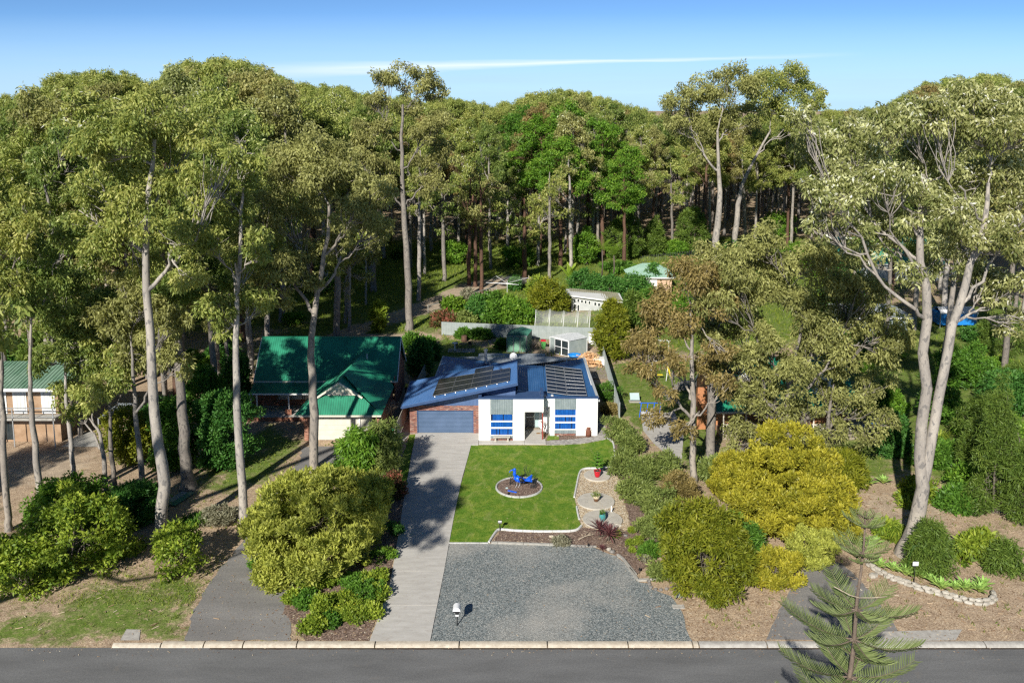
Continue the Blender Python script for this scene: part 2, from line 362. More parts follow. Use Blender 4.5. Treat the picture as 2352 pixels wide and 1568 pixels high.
def T(name, label, cat, loc=(0, 0, 0), group=None, rz=0):
    o = bpy.data.objects.new(name, None); col.objects.link(o); o.location = loc; o.rotation_euler = (0, 0, rz)
    o.empty_display_size = .3
    return tag(o, label, cat, group)
def struct(o): o['kind'] = 'structure'; return o
def stuff(o): o['kind'] = 'stuff'; return o
def dup(root, loc, rz=0, sc_=1, label=None, group=None):
    r = root.copy(); col.objects.link(r); r.location = loc; r.rotation_euler = (0, 0, rz)
    r.scale = (sc_,)*3 if not hasattr(sc_, '__len__') else sc_
    if label: r['label'] = label
    if group: r['group'] = group
    for ch in root.children:
        c = ch.copy(); col.objects.link(c); c.parent = r
        for g in ch.children:
            d = g.copy(); col.objects.link(d); d.parent = c
    return r
def place_copy(o, parent, world, rot=(0, 0, 0), s=(1, 1, 1)):
    c = o.copy(); col.objects.link(c); c.parent = parent
    c.location = Vector(world)-wloc(parent); c.rotation_euler = rot; c.scale = s; return c
def corr(poly, ribdir, pitch=.2, amp=.025, duty=.3):
    """ribbed sheet clipped to a convex planar polygon; ribs run along ribdir"""
    q = [Vector(p) for p in poly]; n = (q[1]-q[0]).cross(q[2]-q[0]).normalized()
    up = Vector((0, -.6, 1)); 
    if n.dot(up) < 0: n = -n
    v = Vector(ribdir); v = (v-n*v.dot(n)).normalized(); u = v.cross(n).normalized(); o = q[0]
    P2 = [((p-o).dot(u), (p-o).dot(v)) for p in q]
    a0 = min(p[0] for p in P2); a1 = max(p[0] for p in P2)
    prof = [(0, 0), (1-duty-.15, 0), (1-duty, 1), (.98, 1)]
    xs = []
    k = 0
    while a0+k*pitch < a1:
        for f, h in prof:
            a = a0+(k+f)*pitch
            if a <= a1: xs.append((a, h*amp))
        k += 1
    xs.append((a1, 0))
    def span(a):
        a = min(max(a, a0+1e-4), a1-1e-4); bs = []
        for i in range(len(P2)):
            (x0, y0), (x1, y1) = P2[i], P2[(i+1) % len(P2)]
            if (x0-a)*(x1-a) <= 0 and abs(x1-x0) > 1e-9: bs.append(y0+(y1-y0)*(a-x0)/(x1-x0))
        return (min(bs), max(bs)) if bs else (0, 0)
    V = []; Fq = []
    for a, h in xs:
        b0, b1 = span(a); V += [o+u*a+v*b0+n*h, o+u*a+v*b1+n*h]
    for i in range(len(xs)-1): Fq.append((2*i, 2*i+2, 2*i+3, 2*i+1))
    return [tuple(p) for p in V], Fq
def sheet(name, poly, ribdir, mat, parent, **kw):
    V, Fq = corr(poly, ribdir, **kw); return mk(name, V, Fq, mat, parent)
def sheets(name, polys, mat, parent, **kw):
    b = B()
    for poly, rd in polys: b.add(*corr(poly, rd, **kw))
    return b.mk(name, mat, parent)

# ------------------------------------------------------------------ vegetation
def np_tube(pts, rad, n):
    pts = np.asarray(pts, float); rad = np.asarray(rad, float); m = len(pts)
    d = np.gradient(pts, axis=0); d /= np.linalg.norm(d, axis=1)[:, None]+1e-9
    u = np.cross(d, np.array([.13, 1, .07])); un = np.linalg.norm(u, axis=1)
    u[un < .1] = np.cross(d[un < .1], np.array([1., 0, 0])); u /= np.linalg.norm(u, axis=1)[:, None]
    v = np.cross(d, u); a = np.arange(n)*2*pi/n
    V = pts[:, None]+(u[:, None]*np.cos(a)[None, :, None]+v[:, None]*np.sin(a)[None, :, None])*rad[:, None, None]
    i = np.arange(m-1)[:, None]*n; k = np.arange(n)[None]; k2 = (k+1) % n
    Fq = np.stack([i+k, i+k2, i+n+k2, i+n+k], -1).reshape(-1, 4)
    return V.reshape(-1, 3), Fq
def join(parts):
    V = []; Fq = []; o = 0
    for v, f in parts: V.append(v); Fq.append(f+o); o += len(v)
    return np.concatenate(V), np.concatenate(Fq)
def leaves(C, Rr, n_each, L, W, rng, droop=.8, out=.4, flat=.65, shell=.5, blossom=0, tbias=None, up_tint=.25):
    """rhombic leaves in clumps: C centres (k,3), Rr radii (k,), n_each counts (k,)"""
    n_each = np.asarray(n_each, int); idx = np.repeat(np.arange(len(C)), n_each); N = len(idx)
    d = rng.normal(size=(N, 3)); d /= np.linalg.norm(d, axis=1)[:, None]
    rr = rng.random(N)**shell
    pos = C[idx]+d*rr[:, None]*Rr[idx][:, None]*np.array([1, 1, flat])
    ax = rng.normal(size=(N, 3))*.55+d*out; ax[:, 2] -= droop; ax /= np.linalg.norm(ax, axis=1)[:, None]
    sd = np.cross(ax, rng.normal(size=(N, 3))); sd /= np.linalg.norm(sd, axis=1)[:, None]+1e-9
    l = (L*(.7+.6*rng.random(N)))[:, None]; ww = (W*(.7+.6*rng.random(N)))[:, None]
    p0 = pos; p2 = pos+ax*l; mid = pos+ax*l*.45
    V = np.stack([p0, mid+sd*ww/2, p2, mid-sd*ww/2], 1).reshape(-1, 3)
    Fq = np.arange(N*4).reshape(-1, 4)
    ct = rng.random(len(C)) if tbias is None else tbias
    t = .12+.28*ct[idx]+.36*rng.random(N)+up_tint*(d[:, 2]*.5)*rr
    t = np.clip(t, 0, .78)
    if blossom:
        bl = rng.random(N) < blossom*(.2+.8*(ct[idx] > .5))*(d[:, 2] > -.2); t[bl] = .85+.15*rng.random(bl.sum())
    return V, Fq, np.repeat(t, 4)
def curve(a, b, rng, up=.4, n=6, wob=.06):
    a = np.asarray(a, float); b = np.asarray(b, float); L = np.linalg.norm(b-a)
    m = (a+b)/2+np.array([0, 0, -up*L*.25 if b[2] > a[2] else up*L*.1])+rng.normal(size=3)*wob*L
    t = np.linspace(0, 1, n)[:, None]
    pts = (1-t)**2*a+2*t*(1-t)*m+t*t*b
    pts[1:-1] += rng.normal(size=(n-2, 3))*wob*.25*L
    return pts
def gum_geo(path, rad, lobes, seed, fork=.5, leaf=(.31, .11), dens=1.0, sides=10, clumps=14, blossom=0, limb_r=None, droop=.8, bare=0.0):
    """path: trunk points (m,3), rad: radii; lobes: (x,y,z,r). Returns trunk mesh data and leaf mesh data."""
    rng = np.random.default_rng(seed)
    path = np.asarray(path, float); rad = np.asarray(rad, float)
    s = np.linspace(0, 1, len(path)); tt = np.linspace(0, 1, 16)
    P_ = np.stack([np.interp(tt, s, path[:, k]) for k in range(3)], 1); Rd = np.interp(tt, s, rad)
    P_[1:-1, :2] += rng.normal(size=(14, 2))*rad[0]*.10
    wood = [np_tube(P_, Rd, sides)]
    zf = path[0, 2]+(path[-1, 2]-path[0, 2])*fork
    C = []; Rr = []
    LB = np.array([l[:3] for l in lobes], float); K = max(1, min(len(lobes), int(round(len(lobes)/3.2))))
    cen = LB[rng.permutation(len(LB))[:K]].copy()
    for _ in range(6):
        own = np.argmin(((LB[:, None]-cen[None])**2*np.array([1, 1, .5])).sum(-1), 1)
        for k in range(K):
            if (own == k).any(): cen[k] = LB[own == k].mean(0)
    limbs = []
    for k in range(K):
        hd = np.linalg.norm(P_[:, :2]-cen[k][:2], axis=1).min(); want = cen[k][2]-1.2*hd-1.0
        want = max(zf, min(want, path[-1, 2]-.5)); kk = int(np.argmin(abs(P_[:, 2]-want)+(P_[:, 2] < zf-.01)*50))
        r0 = Rd[kk]*(.66 if limb_r is None else limb_r*.95); tgt = P_[kk]+(cen[k]-P_[kk])*.62
        c = curve(P_[kk], tgt, rng, up=.5, n=8, wob=.09); rr = np.linspace(r0, max(.05, r0*.55), 8); wood.append(np_tube(c, rr, 7)); limbs.append((c, rr))
    for li, (lx, ly, lz, lr) in enumerate(lobes):
        lc = np.array([lx, ly, lz]); cl_, rl_ = limbs[own[li]]
        j0 = int(rng.integers(4, 8)); r0 = rl_[j0]*.75; end = lc+np.array([0, 0, -lr*.25])
        c = curve(cl_[j0], end, rng, up=.4, n=8, wob=.09); rr = np.linspace(r0, max(.03, r0*.3), 8)
        wood.append(np_tube(c, rr, 6))
        nc = max(4, int(clumps*(.8+.4*rng.random())))
        d = rng.normal(size=(nc, 3)); d[:, 2] = d[:, 2]*.9+.25; d /= np.linalg.norm(d, axis=1)[:, None]
        cc = lc+d*lr*(.5+.55*rng.random(nc))[:, None]*np.array([1, 1, .86])
        cr_ = lr*(.30+.22*rng.random(nc))
        for j in range(nc):
            q = c[rng.integers(3, 7)]
            b = curve(q, cc[j]-np.array([0, 0, cr_[j]*.2]), rng, up=.3, n=5, wob=.08)
            wood.append(np_tube(b, np.linspace(max(.035, r0*.3), .018, 5), 4))
        C.append(cc); Rr.append(cr_)
    C = np.concatenate(C); Rr = np.concatenate(Rr)
    A = leaf[0]*leaf[1]*.5
    n = np.maximum(12, dens*2.1*pi*Rr**2/A*(.75+.5*rng.random(len(C)))*(rng.random(len(C)) > bare)).astype(int)
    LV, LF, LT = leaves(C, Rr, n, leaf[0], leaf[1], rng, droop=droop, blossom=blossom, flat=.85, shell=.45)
    return join(wood), (LV, LF, LT)
def put_tree(name, label, loc, geo, bark, leafm, group=None, cat='tree', smooth=True):
    t = T(name, label, cat, loc, group)
    (wv, wf), (lv, lf, lt) = geo
    mk('trunk', wv, wf, bark, t, smooth=smooth, local=True)
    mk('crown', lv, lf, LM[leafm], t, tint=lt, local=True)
    return t
def random_lobes(rng, H, zlo, Rc, n, flat=.5):
    out = []
    for k in range(n):
        a = 2.4*k+rng.random()*.8; f = (k+.5)/n
        z = zlo+(H-zlo)*(.05+.92*f)
        rad = Rc*(1-.8*f**2.0)*(.35+.6*rng.random())*(.75+.35*min(1, f*3))
        lr = Rc*(.30+.20*rng.random())
        out.append((rad*cos(a), rad*sin(a), z-lr*.4, lr))
    return out
def bush_geo(rx, ry, h, seed, n=60, cl=.42, leaf=(.14, .05), dens=1.0, droop=-.3, out=.7, base=.0, lump=.34, blossom=0, stems=5, flat=.8, z0=0.0, shape=1.0, cover=2.2, maxl=9000):
    rng = np.random.default_rng(seed)
    d = rng.normal(size=(n, 3)); d[:, 2] = d[:, 2]*.95+.22; d /= np.linalg.norm(d, axis=1)[:, None]
    lumps = rng.normal(size=(9, 3)); lumps /= np.linalg.norm(lumps, axis=1)[:, None]; lw = rng.uniform(-.6, 1, 9)
    g = 1+lump*1.6*((np.clip(d@lumps.T, 0, 1)**5)*lw).sum(1)
    rr = (.40+.60*rng.random(n)**.5)*g
    C = np.stack([d[:, 0]*rx, d[:, 1]*ry, d[:, 2]*h*.52], 1)*rr[:, None]; C[:, 2] += z0+h*.45
    if shape != 1.0:
        q_ = np.clip((C[:, 2]-z0)/(h*.97), 0, 1); kz = (1.15-(1.15-shape)*q_)[:, None]; C[:, :2] *= kz
    C[:, 2] = np.maximum(C[:, 2], z0+.12*h)
    Rr = cl*(.7+.6*rng.random(n))
    A = leaf[0]*leaf[1]*.5
    nn = np.maximum(10, dens*cover*pi*Rr**2/A*(.7+.6*rng.random(n))).astype(int)
    if nn.sum() > maxl:
        f_ = maxl/nn.sum(); nn = np.maximum(4, nn*f_).astype(int); g2 = min(1.9, f_**-.5); leaf = (leaf[0]*g2, leaf[1]*g2)
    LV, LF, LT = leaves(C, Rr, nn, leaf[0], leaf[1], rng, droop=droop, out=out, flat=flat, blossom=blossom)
    LV[:, 2] = np.maximum(LV[:, 2], .01)
    wood = []
    for k in range(stems):
        q = C[rng.integers(0, n)]; c = curve((rng.normal()*.08*rx, rng.normal()*.08*ry, 0), q, rng, up=-.3, n=6, wob=.1)
        wood.append(np_tube(c, np.linspace(.02+.012*h, .012, 6), 5))
    for k in range(min(30, n//3)):
        q = C[rng.integers(0, n)]; b = C[rng.integers(0, n)]*np.array([.3, .3, .5])
        wood.append(np_tube(curve(b, q, rng, n=4), np.linspace(.022, .008, 4), 4))
    return join(wood), (LV, LF, LT)
def put_bush(name, label, loc, geo, leafm, group=None, cat='shrub', bark='bark_shrub'):
    t = T(name, label, cat, loc, group)
    (wv, wf), (lv, lf, lt) = geo
    mk('stem', wv, wf, bark, t, smooth=True, local=True)
    mk('foliage', lv, lf, LM[leafm], t, tint=lt, local=True)
    return t

# ------------------------------------------------------------------ the ground
def sdf(X, Y, poly):
    poly = [(p[0], p[1]) for p in poly]; n = len(poly); d = np.full(X.shape, 1e9); ins = np.zeros(X.shape, bool)
    for i in range(n):
        x0, y0 = poly[i]; x1, y1 = poly[(i+1) % n]; ex, ey = x1-x0, y1-y0
        t = np.clip(((X-x0)*ex+(Y-y0)*ey)/(ex*ex+ey*ey+1e-9), 0, 1)
        d = np.minimum(d, np.hypot(X-x0-t*ex, Y-y0-t*ey))
        c = (y0 > Y) != (y1 > Y)
        with np.errstate(divide='ignore', invalid='ignore'):
            ins ^= c & (X < (x1-x0)*(Y-y0)/(y1-y0+1e-12)+x0)
    return np.where(ins, d, -d)
def soft(X, Y, poly, w_=1.0): return np.clip(sdf(X, Y, poly)/w_*.5+.5, 0, 1)
def PX(*pts): return [G(*p) for p in pts]
track = PX((560, 812), (720, 775), (860, 725), (960, 690), (1060, 648), (1180, 630), (1240, 640), (1130, 672), (1010, 715), (880, 755), (760, 790), (620, 830))
track2 = PX((690, 772), (800, 762), (1000, 765), (1015, 785), (900, 778), (760, 785), (600, 840), (560, 830))
clearing = PX((420, 830), (600, 790), (820, 620), (860, 560), (1000, 560), (1300, 600), (1330, 640), (1180, 690), (1010, 760), (700, 800), (450, 900))
verge_l = PX((-60, 1400), (120, 1380), (250, 1330), (480, 1290), (500, 1330), (440, 1480), (260, 1480), (0, 1495), (-60, 1495))
verge_pale = PX((-40, 1400), (250, 1300), (470, 1190), (560, 1180), (480, 1270), (400, 1330), (280, 1400), (60, 1440), (-40, 1450))
yard_l = PX((535, 955), (700, 1000), (695, 1045), (620, 1110), (560, 1170), (470, 1160), (410, 1130), (440, 1060), (530, 1000))
dirt_l = PX((0, 1030), (260, 1025), (240, 1110), (60, 1130), (0, 1130))
dirt_fl = PX((380, 1130), (560, 1130), (580, 1250), (470, 1330), (330, 1290), (390, 1200))
yard_r = PX((1402, 832), (1620, 825), (1660, 1000), (1600, 1080), (1440, 965), (1424, 940))
yard_rr = PX((1700, 1010), (2050, 1000), (2100, 1100), (2300, 1180), (2352, 1330), (2200, 1200), (2050, 1120), (1900, 1110), (1700, 1110))
dirt_r = PX((1935, 1120), (2080, 1120), (2200, 1150), (2200, 1230), (2000, 1250), (1950, 1180))
mulch_r = PX((1500, 1390), (1650, 1330), (1800, 1380), (1760, 1470), (1560, 1475))
verge_r = PX((1980, 1330), (2352, 1360), (2352, 1460), (2040, 1455))
back_l = [(-9, 84), (7, 84), (7, 95), (1.5, 98), (-1.5, 100), (-8.8, 105.5)]
back_d = PX((1215, 800), (1380, 790), (1400, 860), (1340, 860), (1220, 815))
beyond = PX((1000, 720), (1330, 720), (1420, 690), (1700, 640), (1980, 620), (1980, 740), (1700, 830), (1400, 800), (1000, 745))
shade_green = PX((560, 955), (700, 1010), (690, 1040), (560, 1060))
midfor = [(-60, 104), (-8, 112), (25, 128), (60, 130), (60, 185), (-60, 175)]
right_green = PX((2100, 700), (2352, 700), (2500, 1000), (2450, 1180), (2280, 1170), (2120, 1100), (2000, 1000), (1900, 900))
def axis(segs):
    out = []
    for a, b, s_ in segs: out += list(np.arange(a, b, s_))
    return np.array(out)
gx = axis([(-900, -120, 60), (-120, -56, 4), (-56, 58, .8), (58, 120, 4), (120, 961, 60)])
gy = axis([(-60, 36, 8), (36, 48.1, 2), (43.2, 120, .8), (120, 200, 2), (200, 300, 10), (300, 1500, 100)])
gy = np.unique(np.round(gy, 3))
XX, YY = np.meshgrid(gx, gy)
def mx(*a):
    r = a[0]
    for b in a[1:]: r = np.maximum(r, b)
    return r
grassw = mx(.85*soft(XX, YY, clearing, 5), .62*soft(XX, YY, verge_l, 1.5), .75*soft(XX, YY, yard_l, 2), .95*soft(XX, YY, yard_r, 1.5), .75*soft(XX, YY, yard_rr, 2.5),
            .95*soft(XX, YY, back_l, 1.2), .8*soft(XX, YY, beyond, 4), .8*soft(XX, YY, right_green, 3), .9*soft(XX, YY, midfor, 10), .35+0*XX)
dirtw = mx(1.0*soft(XX, YY, track, 1.6), .9*soft(XX, YY, track2, 1.2), .62*soft(XX, YY, verge_pale, 3), .8*soft(XX, YY, dirt_l, 2), .95*soft(XX, YY, dirt_r, 2.5), .6*soft(XX, YY, verge_r, 2.5), .5*soft(XX, YY, dirt_fl, 2), .35*soft(XX, YY, mulch_r, 2))
litw = mx(soft(XX, YY, dirt_l, 2), .9*soft(XX, YY, mulch_r, 2), .8*soft(XX, YY, dirt_r, 2.5), soft(XX, YY, back_d, 1), .85*soft(XX, YY, verge_r, 2.5), .9*soft(XX, YY, dirt_fl, 2), .35*(XX < -22)*(YY < 92)*(YY > 62))
m, nt, b = _new('ground_cover')
b.inputs['Roughness'].default_value = .95; b.inputs['Specular IOR Level'].default_value = .1
def attr(nt, nm):
    a = nt.nodes.new('ShaderNodeAttribute'); a.attribute_name = nm; return a.outputs['Fac']
wc = worldco(nt)
nbig = noise(nt, .35, 6, .62, wc, .6); nmid = noise(nt, 2.2, 6, .65, wc); nfine = noise(nt, 11, 5, .7, wc)
litter = ramp(nt, nfine, [(.28, (.16, .11, .075)), (.42, (.36, .26, .18)), (.56, (.52, .41, .29)), (.70, (.72, .61, .46))])
green = ramp(nt, nfine, [(.3, (.07, .12, .022)), (.5, (.14, .22, .04)), (.7, (.26, .31, .08))])
dry = ramp(nt, nfine, [(.3, (.20, .18, .09)), (.55, (.36, .32, .17)), (.7, (.50, .44, .28))])
green = mixrgb(nt, ramp(nt, nmid, [(.48, 0.0), (.66, .6)]), green, dry)
dirt = ramp(nt, nfine, [(.3, (.34, .26, .19)), (.5, (.48, .39, .29)), (.7, (.60, .51, .40))])
def thr(f, w_, lo, hi):  # noise-broken edge for a zone weight
    return ramp(nt, mth(nt, 'ADD', mth(nt, 'MULTIPLY', f, 1.0), mth(nt, 'SUBTRACT', w_, .5)), [(lo, 0.0), (hi, 1.0)])
cmb = mth(nt, 'ADD', mth(nt, 'MULTIPLY', nbig, 1.0), mth(nt, 'SUBTRACT', mth(nt, 'MULTIPLY', nmid, .9), .45))
gfac = thr(cmb, mth(nt, 'SUBTRACT', attr(nt, 'grassw'), mth(nt, 'MULTIPLY', attr(nt, 'litw'), .6)), .40, .60)
dfac = thr(cmb, attr(nt, 'dirtw'), .62, .80)
c = mixrgb(nt, gfac, litter, green); c = mixrgb(nt, dfac, c, dirt)
c = mixrgb(nt, .8, c, ramp(nt, noise(nt, .9, 7, .7, wc, 1.0), [(.32, (.62, .58, .55)), (.5, (.9, .88, .86)), (.68, (1.15, 1.12, 1.05))]), 'MULTIPLY')
nt.links.new(c, b.inputs['Base Color'])
bump(nt, b, mth(nt, 'ADD', nfine, nmid), .8, .06)
V = np.stack([XX.ravel(), YY.ravel(), -.02+0*XX.ravel()], 1)
ny, nx = XX.shape; ii = (np.arange(ny-1)[:, None]*nx+np.arange(nx-1)[None]).ravel()
bump_z = .05*np.sin(XX*.9+1.3*np.sin(YY*.5))*np.cos(YY*.7)*(mx(*[soft(XX, YY, z, 1) for z in (midfor, clearing)]))
V[:, 2] += bump_z.ravel()*1.0
gr = mk('ground', V, np.stack([ii, ii+1, ii+nx+1, ii+nx], 1), m, smooth=True); struct(gr)
for nm, ar in (('grassw', grassw), ('dirtw', dirtw), ('litw', litw)):
    a = gr.data.attributes.new(nm, 'FLOAT', 'POINT'); a.data.foreach_set('value', ar.ravel().astype(np.float32))

def wobble(poly, step=.35, amp=.08, seed=1, closed=True):
    r = random.Random(seed); out = []; n = len(poly)
    for i in range(n if closed else n-1):
        a = Vector(poly[i]); b_ = Vector(poly[(i+1) % n]); k = max(1, int((b_-a).length/step))
        for j in range(k):
            p = a.lerp(b_, j/k); out.append((p.x+r.uniform(-amp, amp), p.y+r.uniform(-amp, amp), 0))
    return out
def flat(name, poly, z, mat, parent=None):
    V = [(p[0], p[1], z) for p in poly]; o = mk(name, V, [tuple(range(len(V)))], mat, parent)
    if o.data.polygons[0].normal.z < 0:
        o.data.flip_normals()
    return o
def smoothline(pts, n=6):
    """Catmull-Rom through the points"""
    p = [Vector((q[0], q[1], 0)) for q in pts]; out = []
    for i in range(len(p)-1):
        a, b_, c_, d_ = p[max(i-1, 0)], p[i], p[i+1], p[min(i+2, len(p)-1)]
        for k in range(n):
            t = k/n; out.append(.5*((2*b_)+(c_-a)*t+(2*a-5*b_+4*c_-d_)*t*t+(3*b_-a-3*c_+d_)*t**3))
    out.append(p[-1]); return out

# road with its kerb pieces
def asphalt(name, a, b_, grit=60, bl=.25, wear=(.8, 1.15)):
    m, nt, bs = _new(name); bs.inputs['Roughness'].default_value = .88; bs.inputs['Specular IOR Level'].default_value = .25
    wc = worldco(nt); n1 = noise(nt, grit, 3, .7, wc); n2 = noise(nt, .5, 5, .6, worldco(nt, (.4, 1.6, 1)))
    c = ramp(nt, n1, [(.35, a), (.65, b_)]); c = mixrgb(nt, .6, c, ramp(nt, noise(nt, 9, 5, .8, wc), [(.35, (.7, .7, .7)), (.65, (1.25, 1.24, 1.2))]), 'MULTIPLY')
    c = mixrgb(nt, 1.0, c, ramp(nt, n2, [(.3, (wear[0],)*3), (.7, (wear[1],)*3)]), 'MULTIPLY')
    st = noise(nt, 2.1, 5, .6, worldco(nt, (1, 1, 1)), 1.2)
    c = mixrgb(nt, ramp(nt, st, [(.60, 0.0), (.75, bl)]), c, (.22, .19, .16))
    nt.links.new(c, bs.inputs['Base Color']); bump(nt, bs, n1, .5, .012); return m
MATS['road'] = asphalt('road_asphalt', (.10, .103, .108), (.21, .21, .208), 34, .35)
MATS['drive_dark'] = asphalt('old_bitumen', (.13, .13, .132), (.31, .295, .28), 30, .85)
MATS['gravel'] = None
yk = G(1176, 1487).y; ykf = G(1176, 1473.5).y
struct(flat('road', [(-140, 30), (140, 30), (140, yk+.02), (-140, yk+.02)], .0, 'road'))
struct(flat('opposite_verge', [(-140, 27), (140, 27), (140, 30.02), (-140, 30.02)], .004, 'road'))
# pale dust and debris band along the gutter
MATS['gutter'] = M('gutter_dust', (.10, .085, .07), (.27, .23, .19), 5, .95, stretch=(.6, 3, 1))
MATS['damp'] = M('damp_gutter_edge', (.03, .022, .015), (.08, .055, .035), 12, .8)
struct(flat('gutter_edge', wobble([(-16.2, yk-.13, 0), (60, yk-.13, 0), (60, yk+.02, 0), (-16.2, yk+.02, 0)], .3, .02, 3), .004, 'damp'))
m, nt, b = _new('kerb_concrete'); b.inputs['Roughness'].default_value = .9
wc = worldco(nt)
c = ramp(nt, noise(nt, 3, 6, .65, wc), [(.3, (.40, .34, .26)), (.7, (.60, .54, .44))])
c = mixrgb(nt, ramp(nt, noise(nt, 9, 5, .7, worldco(nt, (.5, 1, 3))), [(.56, 0.0), (.7, .55)]), c, (.16, .12, .09))
nt.links.new(c, b.inputs['Base Color']); bump(nt, b, noise(nt, 40, 3, .6, wc), .3, .01); MATS['kerb'] = m
MATS['kerb_grey'] = M('grey_kerb_concrete', (.33, .31, .28), (.46, .44, .40), 4, .9, bmp=.3)
kx = [260, 372, 470, 560, 683, 862, 1055, 1257, 1442, 1590, 1604, 1760, 1905, 2100, 2260, 2420, 2600]
kerb = T('kerb', None, None, (0, 0, 0)); kerb['kind'] = 'structure'
for i in range(len(kx)-1):
    x0 = G(kx[i], 1480).x; x1 = G(kx[i+1], 1480).x; g_ = .035
    w0 = .34 if i else .2
    prof = [(yk, 0), (yk+.03, .06), (yk+.14, .115), (yk+.26, .13), (yk+w0+.06, .13), (yk+w0+.06, -.02)]
    bb = B(); n = len(prof)
    vs = [(x0+g_, p[0], p[1]+.0) for p in prof]+[(x1-g_, p[0], p[1]) for p in prof]
    fs = [tuple(range(n)), tuple(range(2*n-1, n-1, -1))]+[(k, k+n, (k+1) % n+n, (k+1) % n) for k in range(n)]
    bb.add(vs, fs); bb.mk('kerb_stone', 'kerb' if i < 10 else 'kerb_grey', kerb)
struct(flat('nature_strip_edge', [(-16.5, yk+.3), (60, yk+.3), (60, yk+.46), (-16.5, yk+.46)], .012, 'drive_dark'))

# main concrete driveway, slab by slab
m, nt, b = _new('broom_finished_concrete'); b.inputs['Roughness'].default_value = .85
wc = worldco(nt)
c = ramp(nt, noise(nt, 1.3, 6, .6, worldco(nt, (.5, 2.2, 1))), [(.3, (.43, .41, .375)), (.7, (.56, .54, .50))])
c = mixrgb(nt, ramp(nt, noise(nt, 3.0, 5, .7, wc, 1), [(.54, 0.0), (.74, .5)]), c, (.32, .26, .21))
c = mixrgb(nt, .25, c, ramp(nt, noise(nt, 24, 3, .7, worldco(nt, (.25, 3, 1))), [(.3, (.6, .6, .6)), (.7, (1, 1, 1))]), 'MULTIPLY')
nt.links.new(c, b.inputs['Base Color']); bump(nt, b, noise(nt, 40, 3, .6, worldco(nt, (.2, 3, 1))), .25, .006); MATS['concrete'] = m
MATS['concrete_darker'] = M('darker_concrete', (.36, .345, .31), (.48, .46, .42), 2.5, .88, bmp=.2)  # somewhat darker than the driveway concrete
L = [(848.5, 1473.2), (872, 1412), (893, 1352), (900.9, 1312), (913, 1240), (921, 1190), (927, 1150), (935, 1105), (944, 1055), (954.9, 996.5)]
Rr_ = [(988, 1473.2), (1000, 1412), (1012, 1352), (1020, 1312), (1031.6, 1247), (1042, 1190), (1050, 1150), (1061, 1100), (1075, 1050), (1082, 1023)]
Lw = [G(*p) for p in L]; Rw = [G(*p) for p in Rr_]
def edge_at(E_, y):
    for a, b_ in zip(E_, E_[1:]):
        if a.y <= y <= b_.y: return a.x+(b_.x-a.x)*(y-a.y)/(b_.y-a.y)
    return E_[-1].x if y > E_[-1].y else E_[0].x
drive = T('driveway', None, None, (0, 0, 0)); drive['kind'] = 'structure'
yj = [Lw[0].y] + [G(960, y).y for y in (1391, 1312, 1247, 1152, 1080)] + [G(960, 1023).y]
for i in range(len(yj)-1):
    a, c_ = yj[i]+.012, yj[i+1]-.012
    ys = np.linspace(a, c_, 5)
    poly = [(edge_at(Rw, y), y) for y in ys]+[(edge_at(Lw, y), y) for y in ys[::-1]]
    B().prism(poly, 0, .05).mk('driveway_slab', 'concrete', drive)
ya = yj[-1]+.012; yg = G(960, 994.5).y
B().prism([(edge_at(Lw, ya), ya), (-3.42, ya), (-2.85, ya), (-2.85, yg), (-8.22, yg), (-8.4, yg-.1)], 0, .05).mk('driveway_slab', 'concrete', drive)
yp = G(1100, 1021).y
struct(flat('driveway_joint_bed', [(edge_at(Lw, y)+.02, y) for y in np.linspace(44.6, yg-.2, 20)]+[(edge_at(Rw, y)-.03, y) for y in np.linspace(yj[-1], 44.6, 20)], .006, 'damp'))
pth = T('front_path', None, None, (0, 0, 0)); pth['kind'] = 'structure'
B().box(-2.81, 1.06, yp, 72.60, 0, .06).mk('path_slab', 'concrete', pth)
B().prism([(1.085, yp), (2.86, yp), (2.86, 72.9), (2.64, 72.95), (2.64, 75.28), (1.085, 75.28)], 0, .06).mk('path_slab', 'concrete', pth)

# lawn
m, nt, b = _new('lawn_turf'); b.inputs['Roughness'].default_value = .95; b.inputs['Specular IOR Level'].default_value = .1
wc = worldco(nt); nf = noise(nt, 16, 5, .75, wc); nm_ = noise(nt, 1.1, 6, .7, wc, .8)
g1 = ramp(nt, nf, [(.3, (.045, .13, .008)), (.5, (.10, .20, .022)), (.7, (.17, .28, .035))])
g2 = ramp(nt, nf, [(.3, (.16, .25, .015)), (.5, (.25, .31, .05)), (.7, (.40, .42, .10))])
lc = mixrgb(nt, ramp(nt, nm_, [(.44, 0.0), (.66, .8)]), g1, g2)
lc = mixrgb(nt, .75, lc, ramp(nt, noise(nt, 4.5, 5, .75, wc, .4), [(.36, (.68, .72, .6)), (.5, (.96, .97, .95)), (.64, (1.22, 1.12, 1.25))]), 'MULTIPLY')
lc = mixrgb(nt, ramp(nt, noise(nt, .8, 5, .7, worldco(nt, (1.3, .7, 1)), .8), [(.52, 0.0), (.72, .6)]), lc, (.38, .36, .14))
nt.links.new(lc, b.inputs['Base Color']); bump(nt, b, nf, .7, .03); MATS['turf'] = m
lawn_px = [(455, 198), (1195, 200), (1400, 195), (1600, 180), (1810, 137), (1862, 185), (1880, 300), (1888, 385), (1845, 412), (1720, 425), (1600, 430), (1545, 450), (1522, 500), (1500, 600), (1480, 715), (1500, 810), (1525, 940), (1545, 1000), (1510, 1035), (1440, 1050), (1100, 1048), (860, 1035), (742, 1038), (705, 1062), (635, 1163), (230, 1163), (270, 970), (330, 690), (390, 470)]
lawn_w = [GC(2, *p) for p in lawn_px]
struct(flat('lawn', wobble(lawn_w, .3, .02, 5), .012, 'turf'))
